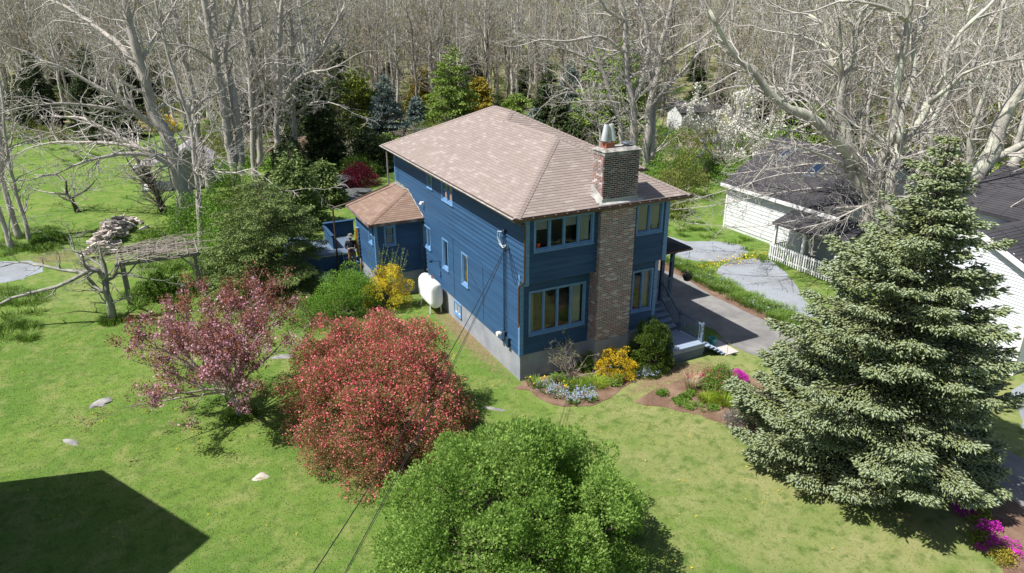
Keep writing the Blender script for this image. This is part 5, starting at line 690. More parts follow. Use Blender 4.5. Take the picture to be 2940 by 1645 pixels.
for k in range(12):
    t = (k+.7)/12.4; x, y = 7.42-.04*t, -.05+1.25*t; obj('baluster', MB().box((x-.015,y-.015,.74+.92*t),(x+.015,y+.015,1.42+.98*t)), 'deckdark', rl)
obj('newel_post', newel(7.45,-.09,.6,1.56), 'deckdark', rl)
rl = obj('railing', MB().beam((7.47,-.1,1.42),(7.55,-1.4,1.34),.06,.06).beam((7.47,-.1,.68),(7.55,-1.4,.68),.04,.05), 'deckdark', house)
for k in range(13):
    t = (k+.7)/13.4; x, y = 7.47+.08*t, -.1-1.3*t; obj('baluster', MB().box((x-.015,y-.015,.68),(x+.015,y+.015,1.42-.08*t)), 'deckdark', rl)
obj('newel_post', newel(7.55,-1.42,.6,1.46), 'deckdark', rl)
rl = obj('railing', MB().beam((7.45,1.25,2.38),(7.95,1.3,2.38),.05,.05).beam((7.45,1.25,1.62),(7.95,1.3,1.62),.04,.04), 'deckdark', house)
for k in range(5): obj('baluster', MB().box((7.5+k*.09,1.27,1.62),(7.53+k*.09,1.3,2.38)), 'deckdark', rl)
obj('porch_bracket', MB().tube([(7.42,.75,3.4),(7.55,.72,3.7),(7.9,.72,3.85)], .03, 6), 'deckdark', house)
# --- back deck and stairs beside the bay
bd = thing('back_deck', 'blue back deck with solid parapet and narrow stairs down beside the bay', 'deck', (-3,14,0))
def rel(a): return (a[0]+3, a[1]-14, a[2])
for k in range(19): obj('deck_board', MB().box(rel((-5.6,14.0+k*.152,1.265)), rel((-2.0,14.145+k*.152,1.30))), 'deckdark', bd)  # darker paint than the front deck: tree shade put into the board colour
obj('parapet', MB().box(rel((-3.3,16.9,1.3)), rel((-1.7,16.95,2.15))).box(rel((-3.35,16.8,2.15)), rel((-1.6,17.05,2.19))), 'clap', bd)
obj('parapet', MB().box(rel((-3.35,14.9,1.3)), rel((-3.3,16.9,2.0))).box(rel((-3.42,14.9,2.0)), rel((-3.25,17,2.04))), 'clap', bd)
obj('bench', MB().box(rel((-5.5,15.2,1.3)), rel((-4.6,16.8,1.75))).box(rel((-5.6,15.1,1.75)), rel((-4.5,16.9,1.8))), 'deckdark', bd)
for k in range(7): z = 1.3-.185*(k+1)+.0; y = 13.95-.29*k; obj('stair_tread', MB().box(rel((-3.12,y-.30,z-.03)), rel((-2.42,y,z))), 'trimdark', bd); obj('riser', MB().box(rel((-3.1,y-.02,z)), rel((-2.42,y,z+.155))), 'trimdark', bd)
obj('stair_stringer', MB().beam(rel((-3.16,14.0,1.26)), rel((-3.16,11.9,-.05)),.05,.26), 'trimdark', bd)
obj('deck_skirt', MB().box(rel((-5.6,13.98,.0)), rel((-3.13,14.0,1.26))).box(rel((-5.6,14,0)), rel((-5.55,16.8,1.26))), 'soffit', bd)
# ================================================================== SMALL THINGS ROUND THE HOUSE
def shrub(name, label, cat, loc, rad, leaf, n, size, nb=30, br=.38, seed=1, z0=.0, stems=12, stem='shrubstem', extra=(), group=None, up=.4, low=.1, aspect=.55, flat=1., skip=0., sq=1., sub_=0):
    """clumpy shrub: leaf clumps on an uneven dome, stems inside, extra=[(part, material, count, size, top bias)]"""
    global rng
    save = rng; rng = np.random.default_rng(seed); t = thing(name, label, cat, loc, group=group)
    rx, ry, h = rad; th = rng.uniform(0, 2*math.pi, nb); ph = np.arcsin(rng.uniform(low, 1, nb)); k = rng.uniform(.56, .93, nb)
    if sub_: i_ = np.arange(nb); th = i_*2.39996+rng.normal(size=nb)*.2; ph = np.arcsin(np.clip(low+(1-low)*(i_+.5)/nb+rng.normal(size=nb)*.04, -.3, 1)); k = rng.uniform(.7, .96, nb)
    pw = lambda v: np.sign(v)*np.abs(v)**sq
    C0 = np.stack([rx*k*pw(np.cos(th))*pw(np.cos(ph)), ry*k*pw(np.sin(th))*pw(np.cos(ph)), z0+(h-z0)*k*pw(np.sin(ph))*flat], 1)
    R0 = br*min(rx, ry, h)*rng.uniform(.7, 1.35, nb)
    if sub_:
        d = unit(rng.normal(size=(nb*sub_,3))+np.array([0,0,.45])); C1 = np.repeat(C0,sub_,0)+d*(np.repeat(R0,sub_)*.85)[:,None]; R1 = np.repeat(R0,sub_)*rng.uniform(.25,.5,nb*sub_); stem_c = C0; C0 = np.concatenate([C0,C1]); R0 = np.concatenate([R0*.9,R1]); nb = len(C0); C0[:,2] = np.maximum(C0[:,2], R0*.5)
    def pts(m, bias=0.):
        pr = R0**2*(1+bias*4*np.maximum(C0[:,2]/h, 0)); i = rng.choice(nb, m, p=pr/pr.sum()); d = unit(rng.normal(size=(m,3))+np.array([0,0,.35]))
        P = C0[i]+d*(R0[i]*rng.uniform(.55,1.08,m)**.6)[:,None]
        P[:,2] = np.maximum(P[:,2], .03+rng.random(m)*.1)
        out = unit(P*np.array([1/rx,1/ry,1/h])); return P, d+out*.6
    P, D = pts(n); base_t = np.clip(.5+.35*np.sin(P[:,0]*2.1+seed)*np.cos(P[:,1]*1.7)+rng.normal(size=n)*.12, 0, 1)
    obj('foliage', leaf_mesh('foliage', P, size, D*.9+np.array([0,0,up]), aspect, .8, base_t), leaf, t)
    S = []
    for q in range(stems):
        c = C0[rng.integers(nb)]; m_ = np.array([c[0]*.35+rng.normal()*.06, c[1]*.35+rng.normal()*.06, c[2]*.55])
        r0 = .012+.008*h; b_ = np.array([rng.normal()*.08*rx, rng.normal()*.08*ry, -.05]); S += [(*b_,*m_,r0,r0*.8),(*m_,*c,r0*.8,r0*.4)]
        for _ in range(4):
            e_ = c+np.clip(rng.normal(size=3),-1,1)*R0.mean()*.55; S.append((*c,*e_,r0*.4,.004))
    obj('stems', seg_mesh('stems', S), stem, t)
    for part, m_, cnt, sz, bias in extra:
        P, D = pts(cnt//4, bias); P = np.repeat(P, 4, 0)+rng.normal(size=(len(P)*4,3))*sz*.9; D = np.repeat(D, 4, 0)
        obj(part, leaf_mesh(part, P+unit(D)*sz*.3, sz, D, .9, 1.), m_, t)
    rng = save; return t
shrub('flowering_quince', 'very large rounded shrub covered in red blossom in the lawn left of the house', 'shrub', (-5.65,-.55,0), (2.85,4.05,3.6), 'redleaf', 135000, .062, nb=150, br=.185, sq=.88, sub_=4, seed=3, stems=60, extra=[('blossom','redflower',40000,.058,.9)], low=-.05)
shrub('lilac', 'huge light green leafy bush at the bottom edge of the lawn', 'shrub', (-4.85,-8.6,0), (3.75,3.0,3.9), 'greenleaf', 135000, .082, nb=85, br=.205, sub_=5, seed=8, stems=60, low=.0)
shrub('boxwood', 'round clipped dark green evergreen shrub beside the front deck', 'shrub', (5.05,-1.35,0), (.82,.78,2.15), 'box', 30000, .05, nb=110, br=.24, sq=.85, sub_=1, seed=4, low=-.1, flat=1.0)
shrub('azalea', 'golden yellow flowering azalea in front of the chimney base', 'shrub', (3.45,-1.35,0), (.85,.7,1.35), 'yellow', 4200, .06, nb=34, br=.26, seed=5, extra=[('leaves','brightleaf',700,.05,-.1)], stems=20, low=-.05)
shrub('rhododendron', 'small dark leaved shrub against the left side of the chimney base', 'shrub', (2.65,-.45,0), (.38,.35,.85), 'greenleaf', 1300, .07, nb=14, seed=6)
shrub('rose_thicket', 'bright green arching thicket below the back stairs', 'shrub', (-4.1,9.6,0), (1.95,1.5,2.1), 'brightleaf', 22000, .065, nb=60, br=.28, seed=9, stems=30)
shrub('currant_bush', 'low paler green bush at the left end of the green thicket', 'shrub', (-5.9,9.0,0), (1.3,1.1,1.2), 'brightleaf', 6000, .06, nb=26, seed=10, stems=20)
fo = shrub('forsythia', 'bright yellow forsythia with tall leafy wands beside the bay corner', 'shrub', (-2.35,8.95,0), (1.3,.9,2.45), 'lemon', 11000, .055, nb=44, br=.26, seed=12, extra=[('leaves','brightleaf',900,.05,0)], stems=24)
S = []; PL = []
for k in range(18):
    a = random.uniform(0, 6.28); b_ = Vector((math.cos(a)*.5, math.sin(a)*.3, 1.0)); top = b_+Vector((random.uniform(-.3,.7), random.uniform(-.2,.3), random.uniform(1.2,2.2)))
    S.append((*b_,*top,.01,.004))
    for j in range(22): q = b_.lerp(top, .25+.75*j/22); PL.append(q+Vector((random.gauss(0,.02),random.gauss(0,.02),0)))
obj('wands', seg_mesh('wands', S), 'twig2', fo); obj('wand_leaves', leaf_mesh('wand_leaves', np.array(PL), .085, None, .6), 'brightleaf', fo)
# bare twiggy shrub under the front windows
def bare_shrub(name, label, loc, h, n, seed, m='twig2', leaf=None, spread=.8, rmin=.004, r0=.02):
    rn = random.Random(seed); t = thing(name, label, 'shrub', loc); S = []
    for k in range(n):
        a = rn.uniform(0, 6.28); d = Vector((math.cos(a)*spread*rn.random(), math.sin(a)*spread*rn.random(), 1)).normalized()
        grow(S, (0,0,-.05), tuple(d), h*rn.uniform(.7,1.05), r0, 2, rn, .02, .25, (3,5), rmin, (.4,1.1), .5)
    obj('stems', seg_mesh('stems', S), m, t)
    if leaf:
        Q = np.array([s[3:6] for s in S if s[7] <= rmin*1.4]); obj('leaves', leaf_mesh('leaves', Q, .05, None, .5), leaf, t)
    return t
bare_shrub('bare_shrub', 'leafless twiggy shrub in the front flower bed under the windows', (1.75,-.85,0), 1.75, 15, 3, leaf='under')
def blades(name, C_, n, h, m, spread=.25, w=.012, rad=.15, parent=None):
    """grass-like fan blades round each centre"""
    C_ = np.asarray(C_, float); P = np.repeat(C_, n, 0); k = len(P); a = rng.uniform(0, 6.283, k); rr = rad*np.sqrt(rng.random(k)); P = P+np.stack([rr*np.cos(a), rr*np.sin(a), np.zeros(k)], 1)
    d = np.stack([np.cos(a)*spread*rng.random(k), np.sin(a)*spread*rng.random(k), np.ones(k)], 1); d = unit(d+rng.normal(size=(k,3))*.12); s = np.stack([-np.sin(a), np.cos(a), np.zeros(k)], 1)*w; hh = (h*rng.uniform(.6,1.2,k))[:,None]
    mid = P+d*hh*.55; tip = P+d*hh+np.stack([np.cos(a), np.sin(a), -np.ones(k)*.6], 1)*hh*spread*.5
    V = np.stack([P-s, P+s, mid+s*.8, tip, mid-s*.8], 1).reshape(-1,3); o = np.arange(k)[:,None]*5
    return np_mesh(name, V, [o+np.array([[0,1,2,4]]), o+np.array([[4,2,3]])], np.repeat(rng.random(k),5))
def clump(name, label, cat, loc, n, h, m, spread=.5, w=.012, rad=.15, group=None, flowers=None):
    t = thing(name, label, cat, loc, group=group); obj('leaves', blades('leaves', [(0,0,0)], n, h, m, spread, w, rad), m, t)
    if flowers:
        fm_, cnt, sz, fz = flowers; a = rng.uniform(0,6.283,cnt); r_ = rad*1.3*np.sqrt(rng.random(cnt)); P = np.stack([r_*np.cos(a), r_*np.sin(a), fz*rng.uniform(.6,1.1,cnt)], 1); P = np.repeat(P, 4, 0)+rng.normal(size=(cnt*4,3))*sz*.4
        obj('flowers', leaf_mesh('flowers', P, sz, None, .9), fm_, t, kind='stuff')
    return t
clump('daffodil_clump', 'leafy clump with a few yellow flowers at the corner of the foundation', 'plant', (.35,-.55,0), 130, .34, 'tallgrass', .6, .014, .3, flowers=('dandelion',6,.07,.38))
clump('daffodil_clump', 'small daffodil clump in the middle of the front bed', 'plant', (1.25,-1.35,0), 60, .3, 'tallgrass', .6, .014, .18, flowers=('dandelion',6,.07,.34))
for i, (x, y, r_, lb) in enumerate([(.55,-1.05,.3,'pale blue flower drift nearest the house corner'),(.75,-1.55,.33,'pale blue flower drift at the left rim of the front bed'),(1.15,-1.95,.36,'pale blue flower drift at the lower rim of the front bed'),(1.65,-2.05,.33,'pale blue flower drift right of the lower rim'),(1.62,-2.42,.2,'small pale blue tuft at the tip of the front bed'),(.95,-2.3,.2,'pale blue tuft on the bark edge'),(4.35,-1.75,.3,'pale blue flowers between azalea and boxwood'),(4.65,-2.0,.22,'pale blue flowers at the foot of the boxwood'),(5.55,-3.35,.18,'pale blue flowers beside the straw coloured grass')]):
    clump('forget_me_not', lb, 'flowers', (x,y,0), 110, .2, 'tallgrass', .7, .012, r_, 'pale blue flowers in the beds', flowers=('bluefl',int(190*r_),.042,.27))
clump('fern', 'bright lime feathery plant in the front bed', 'plant', (2.35,-1.5,0), 420, .38, 'lime', .9, .008, .42)
clump('fern', 'green feathery plant between the bare shrub and the lime one', 'plant', (1.75,-1.35,0), 260, .34, 'brightleaf', .9, .009, .35)
shrub('peony', 'low broad leaved green plant below the azalea', 'plant', (3.1,-1.75,0), (.42,.3,.36), 'greenleaf', 1200, .07, nb=16, seed=21)
shrub('hellebore', 'low dark green plant behind the pale blue flowers', 'plant', (1.2,-.75,0), (.5,.3,.4), 'greenleaf', 1200, .06, nb=16, seed=22)
# island bed
shrub('bleeding_heart', 'leafy green bush with rose pink flowers in the island bed', 'plant', (6.3,-3.85,0), (.80,.62,.85), 'greenleaf', 6000, .065, nb=40, seed=23, extra=[('flowers','fuchsia',340,.06,1.)])
shrub('spirea', 'rusty pink low plant behind the green bush in the island bed', 'plant', (6.2,-3.0,0), (.85,.28,.4), 'fuchsia', 500, .05, nb=18, seed=24, extra=[('leaves','cherryleaf',500,.05,0)])
shrub('creeping_phlox', 'vivid magenta flower cushion at the right of the island bed', 'flowers', (7.45,-3.65,0), (.55,.42,.3), 'magenta', 2600, .05, nb=30, seed=25)
clump('ornamental_grass', 'straw coloured dry grass tuft in the island bed', 'plant', (5.3,-3.5,0), 170, .75, 'straw', .45, .007, .16)
clump('daylily', 'arching strap leaved clump in front of the rose flowered bush', 'plant', (6.75,-4.75,0), 150, .5, 'tallgrass', .9, .016, .22)
clump('fern', 'lime yellow feathery plant in the middle of the island bed', 'plant', (5.85,-4.7,0), 520, .4, 'lime', .8, .009, .4)
clump('fern', 'smaller lime yellow feathery plant left of the bigger one', 'plant', (5.35,-4.3,0), 260, .33, 'lime', .8, .009, .28)
shrub('heather', 'grey pink heather mound near the spruce', 'plant', (5.3,-5.9,0), (.5,.42,.42), 'heather', 2600, .045, nb=26, seed=26)
for i, (x, y, lb) in enumerate([(4.15,-3.3,'tiny green plant at the left tip of the island bed'),(4.95,-3.75,'green plant left of the straw grass'),(4.35,-4.1,'first low green mat along the bark edge'),(4.65,-4.5,'second low green mat along the bark edge'),(5.0,-4.85,'third low green mat along the bark edge'),(6.2,-5.5,'low green plant right of the heather'),(4.55,-3.9,'green mat in the centre left of the island bed')]):
    shrub('perennial', lb, 'plant', (x,y,0), (.3+.03*i,.22,.2), 'brightleaf', 600, .055, nb=12, seed=30+i, group='low green plants in the island bed', stems=3)
# corner bed by the spruce
for i, (x, y, m_, lb, s_) in enumerate([(7.75,-12.25,'magenta','magenta flower cushion under the spruce edge',.4),(7.1,-13.6,'magenta','magenta flower cushion at the right frame edge',.6),(7.5,-13.1,'magenta','magenta flower cushion between the golden mats',.45),(8.35,-11.75,'yewneedle','golden green mat at the upper end of the corner bed',.4),(7.85,-12.7,'yewneedle','golden green mat in the middle of the corner bed',.42),(7.0,-13.25,'yewneedle','golden green mat at the lower lawn edge',.35),(6.75,-13.9,'goldneedle','yellow mat at the lower right corner',.4),(9.2,-12.2,'brightleaf','bright green leafy plant beside the pavement',.5)]):
    shrub('ground_mat', lb, 'plant', (x,y,0), (s_,s_*.8,.26), m_, 1100, .05, nb=18, seed=50+i, stems=3)
# oil tank
t = thing('oil_tank', 'white upright oval oil tank on four legs against the blue wall', 'tank', (-.53,8.05,0))
mb = MB(); prof = []
for k in range(25):
    a = math.pi*k/24; prof.append((.33*math.cos(a), 1.22+.33*math.sin(a)))
for k in range(25):
    a = math.pi+math.pi*k/24; prof.append((.33*math.cos(a), .62+.33*math.sin(a)))
N_ = len(prof); V = []; ys = [(-.86,.0),(-.85,.55),(-.82,.8),(-.76,.94),(-.68,1.),(.68,1.),(.76,.94),(.82,.8),(.85,.55),(.86,0)]
for yy, s_ in ys: V += [((p[0]*s_), yy, .92+(p[1]-.92)*(1-(1-s_)*.42)) for p in prof]
mb.add(V, [(i*N_+k, (i+1)*N_+k, (i+1)*N_+(k+1)%N_, i*N_+(k+1)%N_) for i in range(len(ys)-1) for k in range(N_)])
obj('tank_body', mb, 'tankwhite', t, smooth=True)
for sx in (-.27,.27):
    for sy in (-.6,.6): obj('leg', MB().tube([(sx,sy,.0),(sx*.9,sy,.55)], .028, 8), 'tankwhite', t)
mb = MB(); mb.tube([(.05,.25,1.5),(.05,.25,1.82),(.0,.25,1.9),(-.05,.22,1.86)], .025, 8); obj('vent_pipe', mb, 'darksteel', t)
obj('filler_cap', MB().lathe([(.04,1.52),(.04,1.62),(.06,1.62),(.05,1.68)], (.05,-.15,0), 10), 'redclay', t)
obj('seam_band', MB().add([(p[0]*1.012, -.7+dy, .92+(p[1]-.92)*1.008) for dy in (0,.02) for p in prof], [(k,(k+1)%N_,(k+1)%N_+N_,k+N_) for k in range(N_)]), 'tankwhite', t)
# hose
t = thing('garden_hose', 'coiled yellow hose hanging on the side wall of the bay', 'hose', (-2.42,13.1,0)); mb = MB(); rn = random.Random(2)
for k in range(9):
    a = rn.uniform(-.11,.02); b_ = rn.uniform(-.02,.13); lo = rn.uniform(1.15,1.5); x = -.03-rn.random()*.09
    mb.tube([(x,a*.6,2.85),(x-.03,a,2.3),(x-.02,a*1.1,1.7),(x,(a+b_)/2,lo),(x-.02,b_*1.1,1.7),(x-.03,b_,2.3),(x,b_*.6,2.85)], .02, 6)
mb.tube([(-.05,.08,1.5),(-.06,-.15,.9),(-.08,-.2,.3)], .018, 6); obj('hose_loops', mb, 'hose', t); obj('nozzle', MB().tube([(-.08,.16,1.25),(-.09,.17,1.02)], .025, 6), 'black', t); obj('hose_hook', MB().box((-.08,-.1,2.8),(.03,.12,2.86)), 'trim', t)
# teal pot, path lamp, hanging basket
t = thing('flower_pot', 'turquoise round planter at the foot of the front steps', 'pot', (8.6,-.93,.04)); obj('pot', MB().lathe([(.12,0),(.15,.1),(.175,.28),(.19,.31),(.165,.31),(.15,.26)], n=20), 'teal', t); obj('soil', MB().lathe([(.15,.255),(.02,.262)], n=16), 'soil', t); obj('leaves', leaf_mesh('leaves', rng.normal(size=(60,3))*[.06,.06,.02]+[0,0,.29], .06), 'brightleaf', t, kind='stuff')
t = thing('path_lamp', 'small square solar path lamp on a thin stake by the concrete pad', 'lamp', (8.44,-1.98,0)); obj('stake', MB().tube([(0,0,-.02),(0,0,.55)], .008, 6), 'redclay', t); obj('lamp_head', MB().box((-.06,-.06,.55),(.06,.06,.64)).box((-.09,-.09,.64),(.09,.09,.67)), 'black', t); obj('lamp_lens', MB().box((-.062,-.062,.56),(-.02,-.061,.61)).box((-.05,-.064,.57),(.05,-.0601,.62)), 'white', t)
t = thing('hanging_basket', 'hanging flower basket under the side porch roof', 'basket', (8.25,.6,2.45)); obj('bowl', MB().lathe([(.06,-.02),(.14,.02),(.19,.16),(.2,.2),(.17,.2)], n=16), 'soil', t); obj('plants', leaf_mesh('plants', rng.normal(size=(260,3))*[.12,.12,.06]+[0,0,.28], .07), 'heather', t, kind='stuff')
obj('hanger', MB().tube([(.17,0,.2),(0,0,1.3)], .006, 4).tube([(-.17,0,.2),(0,0,1.3)], .006, 4), 'black', t)
t = thing('flower_pot', 'small red pot standing behind the upper left front window', 'pot', (.52,-.33,5.36)); obj('pot', MB().lathe([(.05,0),(.085,.15),(.09,.17),(.07,.17)], n=14), 'potred', t); obj('leaves', leaf_mesh('leaves', rng.normal(size=(60,3))*[.06,.03,.07]+[0,0,.28], .05), 'under', t, kind='stuff')
# stump-like bench in front of the hedge
t = thing('garden_bench', 'small pale slatted bench beside the dark evergreen', 'bench', (-4.35,13.2,0), .12)
for k in range(6): obj('slat', MB().box((-.3+k*.11,-.75,.5),(-.21+k*.11,.75,.53)), 'paleblue', t)
for sy in (-.6,.55): obj('leg', MB().box((-.25,sy,0),(.3,sy+.08,.5)), 'wood', t)
# lawn stones
def rock(name, label, cat, loc, s, seed, m='rock', group=None, rz=0, rough=.22):
    rn = np.random.default_rng(seed); bm = bmesh.new(); bmesh.ops.create_icosphere(bm, subdivisions=3, radius=1)
    for v in bm.verts:
        d = v.co.normalized(); f = 1+rough*math.sin(d.x*3+seed)*math.cos(d.y*4+seed*2)+rough*.5*math.sin(d.z*7+d.x*6+seed); v.co = Vector((d.x*s[0]*f, d.y*s[1]*f, d.z*s[2]*(1+rn.normal()*.04)))
    me = bpy.data.meshes.new(name); bm.to_mesh(me); bm.free(); o = obj(name, me, m); o.location = loc; o.rotation_euler = (0,0,rz); return tag(o, label, cat, group)
rock('lawn_rock', 'grey pointed rock poking out of the lawn at the left', 'rock', (-14.15,5.35,-.06), (.42,.3,.16), 1, rz=.7); rock('lawn_rock', 'thin grey rock sliver in the lawn above the big shadow', 'rock', (-14.95,3.02,-.04), (.4,.13,.09), 2, rz=-.9)
rock('lawn_rock', 'bright white topped rock in the lawn left of the red shrub', 'rock', (-9.71,-1.70,-.06), (.26,.2,.15), 3, mat('white_streaked_rock', (.5,.49,.47), .8, c2=(.4,.3,.15), scale=3), rz=.3)
rock('lawn_rock', 'flat grey stone in the grass between the cherry and the red shrub', 'rock', (-7.65,6.12,-.02), (.5,.2,.09), 4, rz=-.3); rock('lawn_rock', 'flat grey stone near the house corner in the shrub shadow', 'rock', (-1.75,-1.35,-.03), (.5,.12,.07), 5, rz=-.8)
rock('ledge', 'big flat dark rock ledge in the back garden', 'rock', (1.0,33.2,.5), (1.5,1.6,.55), 6, 'darkrock', rough=.3); rock('ledge', 'lower dark rock shelf to the right of the big ledge', 'rock', (2.0,30.9,.1), (1.3,1.0,.35), 7, 'darkrock', rough=.3); rock('ledge', 'dark boulder behind the big flat ledge', 'rock', (0.0,36.4,.4), (1.2,1.1,.6), 8, 'darkrock', rough=.3); rock('ledge', 'dark rocks sloping down in front of the big ledge', 'rock', (.3,30.2,0), (1.7,1.5,.4), 9, 'darkrock', rough=.3)
# wires
def wire(label, A, B, sag, r, m='black'):
    A = Vector(A); B = Vector(B); P = []
    for k in range(41): t_ = k/40; q = A.lerp(B, t_); q.z -= 4*sag*t_*(1-t_); P.append(tuple(q))
    return tag(obj('power_line', MB().tube(P, r, 5), m), label, 'cable')
wire('thicker service cable from the wall mast down to the left of the frame', (-.12,.86,5.22), (-14.6,-17.7,5.4), .75, .011); wire('thinner service cable running right beside the thicker one', (-.12,.84,5.2), (-13.8,-18.0,5.3), .55, .008); wire('phone cable hanging just below the thinner service cable', (-.12,.84,5.16), (-13.9,-17.95,5.2), .68, .006)
# the pole that carries them, behind the camera's left shoulder
t = thing('utility_pole', 'tall brown wooden utility pole carrying the service cables', 'pole', (-13.6,-18.1,0)); obj('pole', MB().tube([(0,0,-.3),(0,0,9)], [.16,.11], 12), 'wood', t); obj('crossarm', MB().box((-.8,-.06,8.2),(.8,.06,8.32)), 'wood', t)
# ================================================================== PERSON on the back stairs
def person():
    t = thing('person', 'person in grey hat, black jacket and khaki trousers standing on the back stairs', 'person', (-2.82,13.2,.745), R(-13))
    def skin(name, V, E, rad, m, root=0, sub=2):
        me = bpy.data.meshes.new(name); me.from_pydata(V, E, []); o = obj(name, me, m, t)
        md = o.modifiers.new('skin', 'SKIN'); md.use_smooth_shade = True
        for i, s in enumerate(me.skin_vertices[0].data): s.radius = rad[i]; s.use_root = (i == root)
        o.modifiers.new('sub', 'SUBSURF').levels = sub; o.modifiers['sub'].render_levels = sub; return o
    # facing -y (towards the camera)
    skin('body', [(0,0,.92),(0,0,1.15),(0,-.0,1.36),(0,-.01,1.46),(0,-.04,1.56),(0,-.03,1.66),(.19,0,1.38),(.25,-.05,1.12),(.12,-.27,1.10),(.06,-.33,1.13),(-.19,0,1.38),(-.25,-.05,1.12),(-.12,-.27,1.10),(-.06,-.33,1.13),(.1,0,.86),(.11,-.02,.48),(.12,0,.08),(.12,-.12,.03),(-.1,0,.86),(-.11,-.02,.48),(-.13,.02,.08),(-.14,-.10,.03)],
         [(0,1),(1,2),(2,3),(3,4),(4,5),(2,6),(6,7),(7,8),(8,9),(2,10),(10,11),(11,12),(12,13),(0,14),(14,15),(15,16),(16,17),(0,18),(18,19),(19,20),(20,21)],
         [(.14,.1),(.13,.1),(.14,.1),(.05,.05),(.085,.095),(.075,.085),(.06,.06),(.045,.045),(.032,.032),(.03,.02),(.06,.06),(.045,.045),(.032,.032),(.03,.02),(.08,.08),(.055,.055),(.035,.04),(.04,.03),(.08,.08),(.055,.055),(.035,.04),(.04,.03)], 'skin')
    skin('jacket', [(0,.0,.88),(0,0,1.15),(0,0,1.36),(0,0,1.45),(.2,0,1.38),(.275,-.03,1.12),(.15,-.23,1.10),(-.2,0,1.38),(-.275,-.03,1.12),(-.15,-.23,1.10)], [(0,1),(1,2),(2,3),(2,4),(4,5),(5,6),(2,7),(7,8),(8,9)], [(.2,.15),(.18,.145),(.18,.13),(.08,.075),(.085,.085),(.075,.075),(.055,.055),(.085,.085),(.075,.075),(.055,.055)], 'jacket')
    obj('shirt', MB().box((-.05,-.17,.86),(.05,-.13,1.36)), 'shirt', t)
    skin('trousers', [(0,0,.9),(.1,0,.82),(.115,-.02,.48),(.125,0,.12),(-.1,0,.82),(-.115,-.02,.48),(-.135,.02,.12)], [(0,1),(1,2),(2,3),(0,4),(4,5),(5,6)], [(.15,.11),(.1,.1),(.075,.08),(.065,.07),(.1,.1),(.075,.08),(.065,.07)], 'khaki')
    for sx in (.125,-.138): obj('boot', MB().lathe([(.06,0),(.06,.12),(.05,.16)], (sx,.0,0), 10).box((sx-.05,-.19,0),(sx+.05,-.03,.07)), 'boot', t)
    obj('hat', MB().lathe([(.18,1.66),(.185,1.675),(.12,1.71),(.115,1.78),(.09,1.82),(.02,1.83)], (0,-.05,0), 18), 'hat', t)
    for s in (1,-1):
        for k in range(4): obj('finger', MB().tube([(s*(.075+.012*k),-.335-.004*k,1.135-.018*k),(s*(.05+.012*k),-.365,1.14-.02*k),(s*.035,-.36,1.13-.02*k)], .009, 6), 'skin', t)
        obj('thumb', MB().tube([(s*.08,-.32,1.15),(s*.055,-.345,1.18)], .011, 6), 'skin', t)
    obj('nose', MB().tube([(0,-.125,1.60),(0,-.15,1.575)], .014, 6), 'skin', t)
    c = thing('remote_controller', 'small grey drone controller held in both hands of the person', 'controller', (-2.82,13.2,.745), R(-13)); obj('case', MB().box((-.1,-.40,1.12),(.1,-.34,1.16)), 'black', c); obj('screen', MB().box((-.09,-.43,1.17),(.09,-.415,1.20)), 'white', c)
person()
